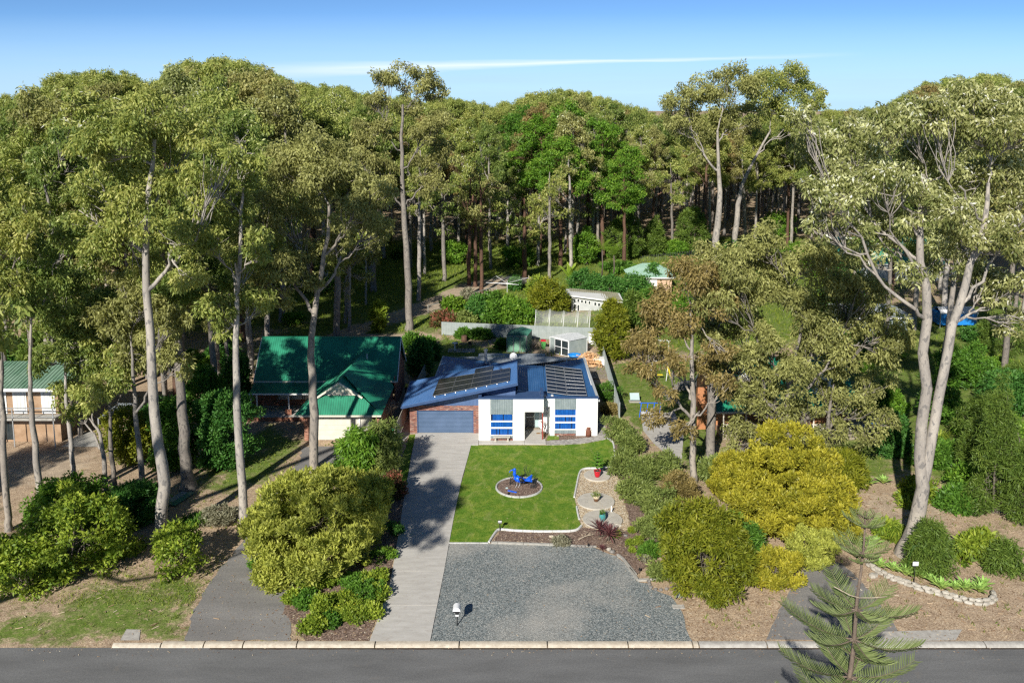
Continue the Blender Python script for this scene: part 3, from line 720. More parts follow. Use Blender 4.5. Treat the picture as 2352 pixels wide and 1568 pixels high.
side_l = [G(*cr(1, *p)) for p in [(365, 868), (312, 868), (250, 1050), (200, 1290), (285, 1290), (300, 1190), (330, 1020)]]
struct(flat('side_lawn', wobble(side_l, .3, .05, 6), .006, 'turf'))

# garden beds
m, nt, b = _new('bark_mulch'); b.inputs['Roughness'].default_value = .95
vor = nt.nodes.new('ShaderNodeTexVoronoi'); vor.inputs['Scale'].default_value = 14; nt.links.new(worldco(nt, (1, 1.6, 1)), vor.inputs['Vector'])
c = ramp(nt, vor.outputs['Color'], [(.1, (.05, .03, .024)), (.4, (.15, .095, .07)), (.7, (.27, .19, .145)), (.95, (.42, .33, .26))])
nt.links.new(c, b.inputs['Base Color']); bump(nt, b, vor.outputs['Distance'], .8, .04); MATS['mulch'] = m
def pebbles(name, cols, sc_, dist=.03, patch=None):
    m, nt, b = _new(name); b.inputs['Roughness'].default_value = .85
    wc = worldco(nt)
    vor = nt.nodes.new('ShaderNodeTexVoronoi'); vor.inputs['Scale'].default_value = sc_; nt.links.new(wc, vor.inputs['Vector'])
    s_ = nt.nodes.new('ShaderNodeSeparateColor'); nt.links.new(vor.outputs['Color'], s_.inputs[0])
    c = ramp(nt, s_.outputs[0], [(i/(len(cols)-1), cc) for i, cc in enumerate(cols)])
    c = mixrgb(nt, ramp(nt, vor.outputs['Distance'], [(.35, 0.0), (.75, .75)]), c, tuple(x*.35 for x in cols[0]))
    c = mixrgb(nt, .35, c, ramp(nt, noise(nt, 5.5, 4, .8, wc), [(.34, (.66, .66, .66)), (.5, (.95, .95, .95)), (.66, (1.3, 1.28, 1.22))]), 'MULTIPLY')
    if patch:
        c = mixrgb(nt, ramp(nt, noise(nt, .17, 4, .55, wc, .15), [(.48, 0.0), (.72, .55)]), c, patch)
    nt.links.new(c, b.inputs['Base Color']); bump(nt, b, vor.outputs['Distance'], .7, dist); return m
MATS['pebble'] = pebbles('river_pebbles', [(.36, .25, .15), (.58, .45, .28), (.74, .62, .42), (.85, .77, .62), (.50, .35, .21)], 13, .035)
MATS['gravel'] = pebbles('blue_gravel', [(.12, .145, .15), (.20, .235, .24), (.27, .30, .30), (.35, .375, .365), (.50, .49, .45)], 17, .03, (.47, .44, .39))
front_bed = [GC(2, *p) for p in [(745, 1050), (860, 1048), (1100, 1062), (1440, 1064), (1515, 1045), (1560, 1010), (1640, 1020), (1900, 1040), (2100, 1000), (2352, 1050), (2352, 1280), (2100, 1470), (2030, 1470), (1930, 1310), (1840, 1260), (1700, 1200), (1400, 1188), (650, 1168)]]
struct(flat('mulch_bed', wobble(front_bed, .3, .04, 8), .004, 'mulch'))
side_bed = [G(*cr(2, *p)) for p in [(1880, 20), (1830, 60), (1800, 130), (1865, 165), (1900, 390), (1890, 440), (1900, 520), (1950, 640), (2030, 960), (1960, 1060), (2400, 1060), (2352, 900), (2200, 600), (2050, 300), (1960, 100)]]
struct(flat('mulch_strip', wobble(side_bed, .3, .06, 9), .008, 'mulch'))
peb = [GC(2, *p) for p in [(1560, 445), (1720, 432), (1860, 420), (1895, 500), (1945, 560), (1950, 700), (2000, 860), (2030, 1000), (1980, 1060), (1880, 1045), (1640, 1030), (1560, 1000), (1530, 940), (1505, 810), (1485, 715), (1520, 520)]]
struct(flat('pebble_bed', wobble(peb, .25, .06, 10), .016, 'pebble'))
win_bed = [GC(1, *p) for p in [(1545, 872), (1800, 866), (1985, 884), (1960, 888), (1800, 905), (1640, 920), (1535, 922)]]
struct(flat('window_bed', wobble(win_bed, .3, .02, 11), .014, 'mulch'))
struct(flat('grass_patch', wobble([GC(1, *p) for p in [(1545, 876), (1640, 872), (1655, 915), (1540, 921)]], .25, .05, 12), .022, 'turf'))
stripL = [G(*p) for p in [(880, 1130), (925, 1130), (912, 1240), (899, 1312), (870, 1400), (846, 1470), (700, 1470), (650, 1400), (690, 1330), (800, 1310), (870, 1250), (880, 1180)]]
struct(flat('planting_bed', wobble(stripL, .3, .1, 13), .012, 'mulch'))
bed_c = GC(2, 932, 617); 
cb = T('round_garden_bed', None, None, tuple(bed_c)); cb['kind'] = 'structure'
RB = 1.72
V = [(bed_c.x, bed_c.y, .085)]+[(bed_c.x+(RB-.08)*cos(a)*1, bed_c.y+(RB-.08)*sin(a), .02+.03) for a in np.linspace(0, 2*pi, 48, endpoint=False)]
mk('bed_mulch', V, [(0, i, i % 48+1) for i in range(2, 49)]+[(0, 1, 2)], 'mulch', cb)
MATS['edging'] = M('moulded_concrete_edging', (.33, .33, .31), (.50, .50, .48), 7, .9, bmp=.3)
MATS['edging_pale'] = M('pale_concrete_edging', (.46, .46, .44), (.62, .62, .60), 7, .9, bmp=.3)
for k in range(20):
    a0, a1 = 2*pi*k/20+.008, 2*pi*(k+1)/20-.008; bb = B(); aa = np.linspace(a0, a1, 4); vs = []; fs = []
    for a in aa:
        for r, z in ((RB-.07, 0), (RB-.06, .10), (RB-.02, .13), (RB+.05, .11), (RB+.08, 0)):
            vs.append((bed_c.x+r*cos(a), bed_c.y+r*sin(a), z))
    for i in range(3):
        for j in range(4): fs.append((i*5+j, (i+1)*5+j, (i+1)*5+j+1, i*5+j+1))
    fs += [(0, 1, 2, 3, 4), (19, 18, 17, 16, 15)]
    bb.add(vs, fs).mk('edging_block', 'edging', cb)
# gravel parking
gravel = [G(989, 1473.2), G(1013, 1350), G(1032, 1248.5)] + [GC(2, *p) for p in [(640, 1172), (1000, 1186), (1400, 1196), (1690, 1212), (1760, 1250), (1830, 1275), (1890, 1290), (1960, 1350), (2060, 1480)]] + \
    [GC(3, *p) for p in [(2045, 515), (2110, 520), (2130, 560), (2250, 600), (2320, 700), (2340, 800)]] + [G(1585, 1462), G(1590, 1473)]
gravel_px = [(p.x, p.y) for p in gravel]
struct(flat('gravel_parking', wobble(gravel, .3, .035, 14), .010, 'gravel'))
# garden edging runs
def edging_run(name, pts, wd, ht, mat, piece, seed=0):
    r = T(name, None, None, (0, 0, 0)); r['kind'] = 'structure'
    pl = smoothline(pts, 8); acc = 0; cur = [pl[0]]
    def flush(c_):
        if len(c_) < 2: return
        vs = []; fs = []
        for i, p in enumerate(c_):
            d = (c_[min(i+1, len(c_)-1)]-c_[max(i-1, 0)]).normalized(); n = Vector((-d.y, d.x, 0))
            e = d*(.008 if i == 0 else -.008 if i == len(c_)-1 else 0)
            for o_, z in ((-.5, 0), (-.42, .75), (-.15, 1), (.25, .95), (.45, .6), (.5, 0)): q = p+n*o_*wd+e; vs.append((q.x, q.y, z*ht))
        for i in range(len(c_)-1):
            for j in range(5): fs.append((i*6+j, (i+1)*6+j, (i+1)*6+j+1, i*6+j+1))
        fs += [tuple(range(6)), tuple(range(6*len(c_)-1, 6*len(c_)-7, -1))]
        B().add(vs, fs).mk('edging_block', mat, r)
    for a, b_ in zip(pl, pl[1:]):
        cur.append(b_); acc += (b_-a).length
        if acc > piece: flush(cur); cur = [b_]; acc = 0
    flush(cur); return r
C2 = lambda *ps: [GC(2, *p) for p in ps]
edging_run('curved_lawn_edging', C2((1812, 132), (1862, 175), (1878, 270), (1892, 380), (1860, 408), (1720, 428), (1600, 432), (1545, 452), (1520, 510), (1500, 610), (1478, 718)), .15, .12, 'edging_pale', .55)
edging_run('lower_lawn_edging', C2((1502, 810), (1512, 870), (1528, 938)), .14, .12, 'edging_pale', .55)
edging_run('front_lawn_edging', C2((1548, 1000), (1510, 1035), (1440, 1052), (1280, 1056), (1100, 1056), (900, 1048), (780, 1038), (725, 1040), (690, 1075), (632, 1165)), .16, .13, 'edging_pale', .55)
edging_run('gravel_edging', C2((232, 1168), (420, 1168), (630, 1169)), .12, .07, 'edging', .6)
slp = T('timber_sleeper_edge', None, None, (0, 0, 0)); slp['kind'] = 'structure'
def sleepers(pts, wd=.14, ht=.13, mat='timber_grey'):
    for a, b_ in zip(pts, pts[1:]):
        a = Vector((a.x, a.y, ht/2)); b_ = Vector((b_.x, b_.y, ht/2)); d = (b_-a).normalized()
        B().bar(a+d*.01, b_-d*.01, wd, ht).mk('sleeper', mat, slp)
sleepers(C2((655, 1170), (720, 1170), (975, 1180), (1235, 1188), (1400, 1190)))
sleepers(C2((1405, 1192), (1500, 1196), (1700, 1205)), .10, .08)
sleepers(C2((1905, 1290), (1960, 1330), (2015, 1400), (2090, 1490)))
sleepers([GC(3, 1985, 430), GC(3, 2040, 505), GC(3, 2110, 503)]); sleepers([GC(3, 2112, 500), GC(3, 2240, 492)])
# brick paver path on the right of the front door
ppath = T('paver_path', None, None, (0, 0, 0)); ppath['kind'] = 'structure'
MATS['paver'] = M_pieces('grey_pavers', [(.21, .205, .195), (.28, .27, .255), (.34, .33, .31), (.40, .385, .36)], per_object=False, fine=20, amt=.3)
pav_poly = [GC(1, *p) for p in [(1533, 961), (1700, 960), (1850, 948), (2000, 925), (2088, 900), (2085, 870), (2060, 800), (2010, 700), (1992, 880), (1960, 890), (1820, 908), (1640, 925), (1533, 926)]]
struct(flat('path_bedding', pav_poly, .006, 'damp'))
xs = np.arange(2.4, 9.4, .232); ys = np.arange(71.4, 84, .122); px_, py_ = np.meshgrid(xs, ys); px_ = px_+(np.arange(len(ys)) % 2)[:, None]*.116
ok = sdf(px_, py_, [(p.x, p.y) for p in pav_poly]) > -.02
bb = B()
for x, y in zip(px_[ok], py_[ok]):
    h = .045+random.uniform(-.004, .004); bb.box(x-.111, x+.111, y-.056, y+.056, 0, h)
stuff(bb.mk('paver', 'paver', ppath))
# neighbours' drives
dl = [G(*p) for p in [(420, 1470), (445, 1400), (485, 1330), (520, 1290), (560, 1240), (575, 1170), (620, 1120), (690, 1060), (693, 1026), (868, 1024), (850, 1060), (740, 1100), (735, 1250), (660, 1340), (668, 1470)]]
struct(flat('left_driveway', wobble(dl, .4, .12, 15), .004, 'drive_dark'))
dr = [G(*p) for p in [(1760, 1468), (1790, 1400), (1830, 1330), (1870, 1270), (1935, 1295), (1985, 1340), (2040, 1410), (2075, 1468)]]
struct(flat('right_driveway', wobble(dr, .4, .05, 16), .004, 'drive_dark'))
cd = [GC(8, *p) for p in [(345, 760), (620, 720), (700, 900), (680, 1180), (570, 1090), (450, 990), (360, 880)]]
struct(flat('concrete_yard', cd, .006, MATS['concrete_darker']))
lp = [G(*cr(6, *p)) for p in [(550, 1090), (880, 1090), (850, 960), (740, 955)]]
struct(flat('carport_slab', lp, .01, MATS['concrete_darker']))
rb_ = [G(*p) for p in [(0, 1120), (250, 1110), (245, 1030), (0, 1030)]]
struct(flat('side_concrete', [G(*cr(1, *p)) for p in [(192, 1010), (310, 865), (300, 740), (330, 740), (245, 640), (180, 970)]], .008, MATS['concrete_darker']))
struct(flat('gutter_ramp', [G(*p) for p in [(2030, 1450), (2210, 1445), (2195, 1470), (2010, 1474)]], .02, MATS['kerb_grey']))
struct(flat('verge_slab', [G(*cr(7, *p)) for p in [(905, 1245), (1050, 1245), (1060, 1165), (955, 1160)]], .01, MATS['kerb_grey']))

# ------------------------------------------------------------------ masonry
BRK = M_pieces('red_brick', [(.16, .075, .06), (.22, .10, .08), (.30, .14, .10), (.20, .11, .10), (.36, .24, .19), (.12, .07, .075)], amt=.3)
BRK_I = M_pieces('red_brick_wall', [(.22, .09, .06), (.30, .13, .08), (.37, .17, .11), (.27, .13, .095), (.42, .22, .15)], per_object=False, amt=.3)
BRK_O = M_pieces('orange_brick_wall', [(.40, .17, .07), (.48, .22, .10), (.44, .19, .09)], per_object=False, amt=.3)
MORT = M('mortar', (.40, .36, .31), (.50, .46, .40), 20, .95)
brick_proto = None
def brick_wall(parent, x0, x1, y, z0, z1, skip=lambda x, z: False, front=-1, axis_='x', single=True, mat=None, name='brick_wall', depth=.10):
    """bricks .23 x .076 laid in stretcher bond on a mortar core; single = each brick an object"""
    global brick_proto
    bl, bh, j = .24, .086, .012; rows = int(round((z1-z0)/bh)); bj = B()
    for r in range(rows):
        z = z0+r*bh; x = x0-(r % 2)*bl/2
        while x < x1-.01:
            a = max(x, x0)+j/2; c_ = min(x+bl, x1)-j/2; x += bl
            if c_-a < .04 or skip((a+c_)/2, z+bh/2): continue
            if single:
                if brick_proto is None:
                    brick_proto = bpy.data.meshes.new('brick'); bb = B().box(-.5, .5, -.5, .5, -.5, .5)
                    brick_proto.from_pydata(bb.v, [], bb.f); brick_proto.materials.append(BRK)
                o = bpy.data.objects.new('brick', brick_proto); col.objects.link(o); o.parent = parent
                o.location = Vector(((a+c_)/2, y-random.uniform(0, .004), z+bh/2))-wloc(parent); o.scale = (c_-a, depth, bh-j)
            else:
                e = random.uniform(0, .004)
                if axis_ == 'x': bj.box(a, c_, y-depth/2-e, y+depth/2, z+j/2, z+bh-j/2)
                else: bj.box(y-depth/2, y+depth/2+e, a, c_, z+j/2, z+bh-j/2)
    if not single: stuff(bj.mk(name, mat or BRK_I, parent))

# ------------------------------------------------------------------ the blue roofed house
YA, YB, YGA = 72.62, 73.74, 74.32
h = T('blue_roofed_house', 'white rendered house with navy steel roof, solar panels and a blue garage door', 'house', (0, 78, 0))
FLOOR = .06
# garage front
brick_wall(h, -8.90, -8.26, YGA-.02, .04, 2.10)
brick_wall(h, -3.36, -2.86, YGA-.02, .04, 2.10)
brick_wall(h, -8.90, -2.86, YGA-.02, 2.12, 2.53)
bb = B(); bb.box(-8.89, -8.27, YGA-.03, YGA+.25, .0, 2.5); bb.box(-3.35, -2.87, YGA-.03, YGA+.25, 0, 2.5); bb.box(-8.27, -3.35, YGA-.03, YGA+.25, 2.12, 2.5); bb.mk('mortar_core', MORT, h)
bb = B(); bb.box(-8.88, -8.7, YGA+.25, 81, 0, 2.5); bb.box(-8.88, 7.2, 80.9, 81.0, 0, 2.6); bb.mk('side_wall', BRK_I, h)
# garage door
gd = B(); z = .05; k = 0
while z < 2.07:
    z1 = min(z+.12, 2.10)
    gd.add([(-8.25, YGA+.10, z), (-3.37, YGA+.10, z), (-3.37, YGA+.06, z+.03), (-8.25, YGA+.06, z+.03), (-3.37, YGA+.06, z1-.012), (-8.25, YGA+.06, z1-.012), (-3.37, YGA+.10, z1), (-8.25, YGA+.10, z1)],
           [(0, 1, 2, 3), (3, 2, 4, 5), (5, 4, 6, 7)]); z = z1
gd.mk('garage_door', 'garage_blue', h)
bb = B(); bb.box(-8.27, -8.20, YGA-.02, YGA+.08, .05, 2.12); bb.box(-3.42, -3.35, YGA-.02, YGA+.08, .05, 2.12); bb.box(-8.2, -3.42, YGA-.02, YGA+.08, 2.06, 2.12); bb.mk('garage_frame', 'blue_trim', h)
# garage roof, higher on the right
RL = lambda y: Vector((-9.42, y, 2.85)); RR = lambda y: Vector((.45, y, 4.92))
def zg(x): return 2.85+(x+9.42)/9.87*2.07
gr_ = sheet('garage_roof', [RL(73.2), RR(73.2), RR(80.0), RL(80.0)], (1, 0, .21), 'blue_roof', h, pitch=.19, amp=.022)
bb = B(); bb.bar(RL(73.15)+Vector((0, 0, -.08)), RR(73.15)+Vector((0, 0, -.08)), .06, .20)
bb.bar(RR(73.1)+Vector((.03, 0, -.06)), RR(80)+Vector((.03, 0, -.06)), .06, .2); bb.bar(RL(73.1)+Vector((-.04, 0, -.08)), RL(80)+Vector((-.04, 0, -.08)), .12, .14)
bb.mk('garage_fascia', 'blue_trim', h)
B().slab([RL(73.25)-Vector((0, 0, .05)), RR(73.25)-Vector((0, 0, .05)), RR(79.95)-Vector((0, 0, .05)), RL(79.95)-Vector((0, 0, .05))], .12).mk('roof_lining', 'trim_white', h)
sheet('gable_cladding', [(-8.85, YGA, 2.54), (.3, YGA, 2.54), (.3, YGA, zg(.3)-.2), (-8.85, YGA, zg(-8.85)-.2)], (0, 0, 1), 'blue_clad', h, pitch=.12, amp=.03)
sheet('side_cladding', [(.32, YGA, 2.5), (.32, 79.9, 2.5), (.32, 79.9, 4.7), (.32, YGA, 4.7)], (0, 0, 1), 'blue_clad', h, pitch=.12, amp=.03)
# main roof planes
rl = [Vector((-7.35, 79.6, 2.62)), Vector((.45, 79.6, 3.15)), GC(1, 1278, 243, 3.3), GC(1, 1000, 218, 3.2), Vector((-6.95, 88.0, 2.9))]
V0 = GC(1, 1278, 243, 3.3)
zR = lambda x, y: 3.34-.035*(x-.5)-(y-75)*.006
lp_ = [Vector((-7.35, 79.2, 2.7)), Vector((.45, 79.2, 3.1)), Vector((V0.x, V0.y, 3.2)), GC(1, 615, 164, 2.9)]
sheets('main_roof_left', [([lp_[0], lp_[1], lp_[2]], (0, 1, 0)), ([lp_[0], lp_[2], lp_[3]], (0, 1, 0))], 'blue_roof', h, pitch=.19, amp=.018)
rp = [Vector((.50, 75.3, 3.32)), Vector((3.0, 75.3, 3.12)), Vector((3.0, 73.9, 3.12)), Vector((7.42, 73.9, 3.12)), GC(1, 1865, 182, 3.0), Vector((V0.x, V0.y, 3.2))]
sheets('main_roof_right', [([rp[0], rp[1], Vector((3.0, 83.9, 3.1)), rp[5]], (0, 1, 0)), ([rp[2], rp[3], rp[4], Vector((3.0, 83.9, 3.1))], (0, 1, 0))], 'blue_roof', h, pitch=.19, amp=.018)
gb1 = GC(1, 740, 166, 3.0); gb2 = GC(1, 1830, 178, 3.0)
sheets('rear_roof', [([lp_[3]+Vector((.6, .0, 0)), Vector((V0.x, V0.y, 3.2)), GC(1, 1290, 168, 3.0), gb1], (0, 1, 0)), ([Vector((V0.x, V0.y, 3.2)), rp[4], gb2, GC(1, 1290, 168, 3.0)], (0, 1, 0))], 'grey_roof', h, pitch=.14, amp=.035, duty=.35)  # grey colour stands in for the lighter reflection of the slope facing away
B().bar(rp[3]+Vector((.05, 0, 0)), rp[4]+Vector((.05, 0, 0)), .22, .16).mk('roof_gutter', 'grey_wall', h)
B().bar(lp_[3]+Vector((-.04, 0, -.05)), lp_[0]+Vector((-.04, 0, -.05)), .12, .14).mk('roof_gutter', 'grey_wall', h)
a, b_, c_, d_ = [GC(1, *p, 2.85) for p in [(925, 165), (1525, 172), (1522, 142), (932, 138)]]
sheet('alfresco_roof', [a, b_, c_+Vector((0, -1.0, 0)), d_+Vector((0, -1.0, 0))], (0, 1, 0), 'blue_roof', h, pitch=.19, amp=.02)
sheet('alfresco_roof_rear', [d_+Vector((0, -1.0, .0)), c_+Vector((0, -1.0, .0)), c_+Vector((0, .2, -.08)), d_+Vector((0, .2, -.08))], (0, 1, 0), 'grey_roof', h, pitch=.14, amp=.03)  # grey again paints in the paler sheen of the rear slope
bb = B(); 
for p in (c_, d_): bb.box(p.x-.06, p.x+.06, p.y-.2, p.y-.08, 0, 2.8)
bb.mk('verandah_post', 'blue_trim', h)
# walls (rear and sides carry the roof)
bb = B(); bb.box(-7.1, -6.9, 80.9, 87.2, 0, 2.7); bb.box(-6.9, 7.1, 86.6, 86.8, 0, 2.85); bb.box(7.16, 7.38, 74.0, 86.4, 0, 3.08); bb.box(-7.0, .4, 79.1, 79.2, 2.2, 2.75); bb.mk('rear_wall', 'white', h)
# white front, block A
TA = 3.72
bb = B()
bb.box(-2.84, -1.84, YA, YA+.24, .06, TA); bb.box(.09, 1.07, YA, YA+.24, .06, TA); bb.box(-2.84, -2.62, YA+.24, 75.4, .06, TA)
bb.box(1.07, 2.69, YA, YA+.24, 2.58, TA); bb.box(2.47, 2.69, YA+.24, 75.4, 2.58, TA); bb.box(1.07, 2.47, YA+.24, 75.3, 2.58, 2.7)
bb.box(.96, 1.07, YA+.24, 75.3, .06, 2.58)
bb.mk('front_wall', 'white', h)
bb = B(); bb.box(-2.87, 2.72, YA-.03, YA+.27, TA, TA+.11); bb.box(-2.87, -2.6, YA+.27, 75.3, TA, TA+.11); bb.box(2.45, 2.72, YA+.27, 75.3, TA, TA+.11); bb.mk('parapet_cap', 'blue_trim', h)
B().box(-2.6, 2.45, YA+.2, 75.3, 3.45, 3.5).mk('portico_roof', 'blue_trim', h)
B().add([(.45, 75.35, 2.6), (3.0, 75.35, 2.6), (3.0, 75.35, 3.14), (.45, 75.35, 3.55), (.45, 75.5, 2.6), (3.0, 75.5, 2.6), (3.0, 75.5, 3.14), (.45, 75.5, 3.55)], [(0, 1, 2, 3), (7, 6, 5, 4), (3, 2, 6, 7), (0, 3, 7, 4), (1, 5, 6, 2)]).mk('raked_wall', 'white', h)
# entry wall, door
bb = B(); bb.box(1.07, 1.17, 75.3, 75.45, 0, 2.58); bb.box(2.42, 3.62, 75.3, 75.45, 0, 3.1); bb.box(1.17, 2.42, 75.3, 75.45, 2.2, 2.58); bb.box(3.42, 3.62, YB+.2, 75.3, 0, 3.2); bb.mk('entry_wall', 'white', h)
d = B().box(1.20, 1.95, 75.36, 75.42, .18, 2.2).mk('front_door', 'door_brown', h)
bb = B(); bb.box(1.17, 1.21, 75.3, 75.36, .15, 2.22); bb.box(1.94, 1.99, 75.3, 75.36, .15, 2.22); bb.box(1.21, 1.94, 75.3, 75.36, 2.16, 2.22); bb.box(1.25, 1.9, 75.33, 75.36, 1.1, 1.14); bb.mk('door_frame', 'alu', d)
B().box(1.86, 1.90, 75.29, 75.35, 1.05, 1.3).mk('handle', 'steel', d)
sg = B().box(1.99, 2.38, 75.36, 75.4, .18, 2.2).mk('sidelight', 'frost', h)
bb = B(); bb.box(2.38, 2.42, 75.3, 75.36, .15, 2.22); bb.mk('sidelight_frame', 'trim_white', sg)
B().box(1.1, 2.44, 75.0, 75.3, .06, .19).mk('door_step', 'timber', h)
# windows: three panes of blue vertical slats over a corrugated apron and a brick plinth
def bay(x0, x1, Y, ztop, zc, panes, zb, ztb):
    sheet('corrugated_panel', [(x0, Y+.05, zc), (x1, Y+.05, zc), (x1, Y+.05, ztop), (x0, Y+.05, ztop)], (0, 0, 1), 'zinc', h, pitch=.15, amp=.05, duty=.42)
    B().box(x0, x1, Y+.10, Y+.2, ztb, ztop).mk('bay_backing', 'grey_wall', h)
    wf = B(); lo = panes[-1][1]-.08; wf.box(x0, x0+.035, Y+.02, Y+.1, lo, zc); wf.box(x1-.035, x1, Y+.02, Y+.1, lo, zc); wf.box(x0+.035, x1-.035, Y+.02, Y+.1, lo, lo+.075)
    for (t0, b0), (t1, b1) in zip(panes, panes[1:]): wf.box(x0+.035, x1-.035, Y+.02, Y+.1, t1, b0)
    wo = wf.mk('window', 'trim_white', h)
    for t0, b0 in panes:
        B().box(x0+.035, x1-.035, Y+.085, Y+.098, b0, t0).mk('pane', 'navy', wo)
        s_ = B(); x = x0+.05
        while x < x1-.07:
            if random.random() > .05:
                tw = random.uniform(-.012, .012); s_.add([(x, Y+.06+tw, b0+.01), (x+.046, Y+.06-tw, b0+.01), (x+.046, Y+.06-tw, t0-.005), (x, Y+.06+tw, t0-.005)], [(0, 1, 2, 3)])
            x += .079
        stuff(s_.mk('blind_slats', 'blue_glass', wo))
    sheet('corrugated_apron', [(x0, Y+.05, ztb), (x1, Y+.05, ztb), (x1, Y+.05, lo), (x0, Y+.05, lo)], (0, 0, 1), 'zinc', h, pitch=.15, amp=.05, duty=.42)
    brick_wall(h, x0+.01, x1-.01, Y+.06, zb, ztb-.01)
bay(-1.84, .09, YA, TA-.03, 2.36, [(2.34, 1.80), (1.68, 1.22), (1.09, .54)], .06, .23)
bay(3.68, 5.54, YB, 3.35, 2.38, [(2.36, 1.85), (1.73, 1.28), (1.15, .62)], .04, .22)
# block B
bb = B(); bb.box(3.28, 3.68, YB, YB+.24, 0, 3.38); bb.box(5.54, 7.40, YB, YB+.24, 0, 3.38); bb.box(3.62, 5.54, YB+.21, YB+.24, 0, 3.38); bb.box(2.70, 3.40, YB+.6, YB+.75, 0, 1.75); bb.mk('front_wall', 'white', h)
bb = B(); bb.box(2.75, 7.44, YB-.03, YB+.27, 3.38, 3.47); bb.box(7.16, 7.44, YB+.27, 74.2, 3.38, 3.47); bb.mk('parapet_cap', 'blue_trim', h)
B().box(2.75, 3.28, YB+.1, YB+.24, 2.6, 3.38).mk('recess_wall', 'white', h)
pz = GC(1, 1500, 915); B().box(pz.x-.05, pz.x+.05, pz.y-.05, pz.y+.05, .0, 2.62).mk('porch_post', 'red_post', h)
bb = B(); bb.tube([(2.55, YA-.03, 3.8), (2.55, YA-.03, 4.15)], .03, 6); bb.mk('vent_pipe', 'blue_trim', h)
B().tube([(3.2, YB-.03, 0), (3.2, YB-.03, 2.5)], .035, 6).mk('downpipe', 'steel', h)
lt_ = GC(1, 1500, 675); B().lathe([(0.01, 0), (.06, .02), (.07, .1), (.01, .13)], (pz.x, pz.y-.1, 2.45), 8).mk('porch_lamp', 'white_metal', h, smooth=True)
# roof furniture
def on_garage(x, y, up=0): return Vector((x, y, zg(x)+up))
gn = Vector((-.205, 0, .979))
def garr(cx, cy): # crop1 px -> point on the garage roof plane
    x, y = cr(1, cx, cy); r = ray(x, y); # plane z = 2.85+(X+9.42)*.2097
    k = .2097; t = (2.85+9.42*k-CAMH)/(r[2]-k*r[0]); return Vector((r[0]*t, r[1]*t, CAMH+r[2]*t))
def solar_quad(q, nm='solar_panel', nx_=6, ny_=2, line=.03, parent=h, frm='dark_alu'):
    q = [Vector(p) for p in q]; n = (q[1]-q[0]).cross(q[3]-q[0]).normalized(); n = n if n.z > 0 else -n
    up = n*.09; base = [p+up for p in q]
    pn = B().slab([p+n*.035 for p in base], .04).mk(nm, 'panel_black', parent)
    fr = B()
    def at(u, v): return base[0].lerp(base[1], u).lerp(base[3].lerp(base[2], u), v)+n*.042
    for i in range(4): fr.bar(base[i]+n*.03, base[(i+1) % 4]+n*.03, .02, .045)
    fr.mk('panel_frame', frm, pn)
    g_ = B()
    for i in range(1, nx_): g_.add([at((i-.012/nx_*3)/nx_, .01), at((i+.012/nx_*3)/nx_, .01), at((i+.012/nx_*3)/nx_, .99), at((i-.012/nx_*3)/nx_, .99)], [(0, 1, 2, 3)])
    for j in range(1, ny_): g_.add([at(.01, j/ny_-.012), at(.99, j/ny_-.012), at(.99, j/ny_+.012), at(.01, j/ny_+.012)], [(0, 1, 2, 3)])
    g_.mk('cell_lines', 'cell_line', pn)
MATS['cell_line'] = M('cell_busbar', (.10, .11, .12), (.16, .17, .18), 8, .4)
A_ = [garr(517, 533), garr(1207, 394), garr(1214, 282), garr(577, 384)]
def bil(q, u, v): return q[0].lerp(q[1], u).lerp(q[3].lerp(q[2], u), v)
for i in range(4):
    for j in range(3):
        u0, u1, v0, v1 = i/4+.002, (i+1)/4-.002, j/3+.003, (j+1)/3-.003
        solar_quad([bil(A_, u0, v0), bil(A_, u1, v0), bil(A_, u1, v1), bil(A_, u0, v1)])
E_ = [garr(893, 335), garr(1052, 300), garr(1062, 266), garr(905, 292)]
solar_quad(E_)
bb = B()
for i in range(8):
    p = bil(A_, .03+.94*i/7, -.02); bb.bar(p, p+Vector((0, -.12, .07)), .07, .07)
bb.mk('mounting_clamp', 'alu', h)
def onR(cx, cy, z=3.16): return GC(1, cx, cy, z)
for q in ([(1545, 500), (1717, 523), (1689, 276), (1526, 253)], [(1724, 524), (1898, 529), (1845, 295), (1693, 277)]):
    Q = [onR(*p) for p in q]
    for j in range(8):
        v0, v1 = j/8+.003, (j+1)/8-.003
        solar_quad([bil(Q, 0, v0), bil(Q, 1, v0), bil(Q, 1, v1), bil(Q, 0, v1)], nx_=2, ny_=2, frm='alu')
fl = GC(1, 993, 238, 3.15)
bb = B().tube([fl, fl+Vector((0, 0, 1.35))], [.15, .13], 12); bb.lathe([(.13, 1.3), (.19, 1.34), (.19, 1.5), (.05, 1.56), (.04, 1.58)], tuple(fl), 12)
flo = bb.mk('chimney_flue', 'steel', h, smooth=False)
B().bar(fl+Vector((.06, -.02, .75)), fl+Vector((.55, -.75, .0)), .03, .03).mk('flue_stay', 'steel', flo); B().box(fl.x-.28, fl.x+.28, fl.y-.28, fl.y+.28, 3.14, 3.22).mk('flue_flashing', 'blue_trim', flo)
sd = GC(1, 1240, 212, 3.3)
bb = B(); vs = []; fs = []
for i in range(6):
    r = .07*i*1.05
    for k in range(16):
        a = 2*pi*k/16; vs.append((sd.x+r*cos(a), sd.y-.02+(.6*r*r)*-1+.25*r*sin(a), sd.z+.52+r*sin(a)))
for i in range(5):
    for k in range(16): fs.append((i*16+k, i*16+(k+1) % 16, (i+1)*16+(k+1) % 16, (i+1)*16+k))
dish = T('satellite_dish', 'pale grey satellite dish standing on the navy roof behind the high garage roof edge', 'satellite dish', tuple(sd))
bb.add(vs, fs).mk('reflector', 'white_metal', dish, smooth=True)
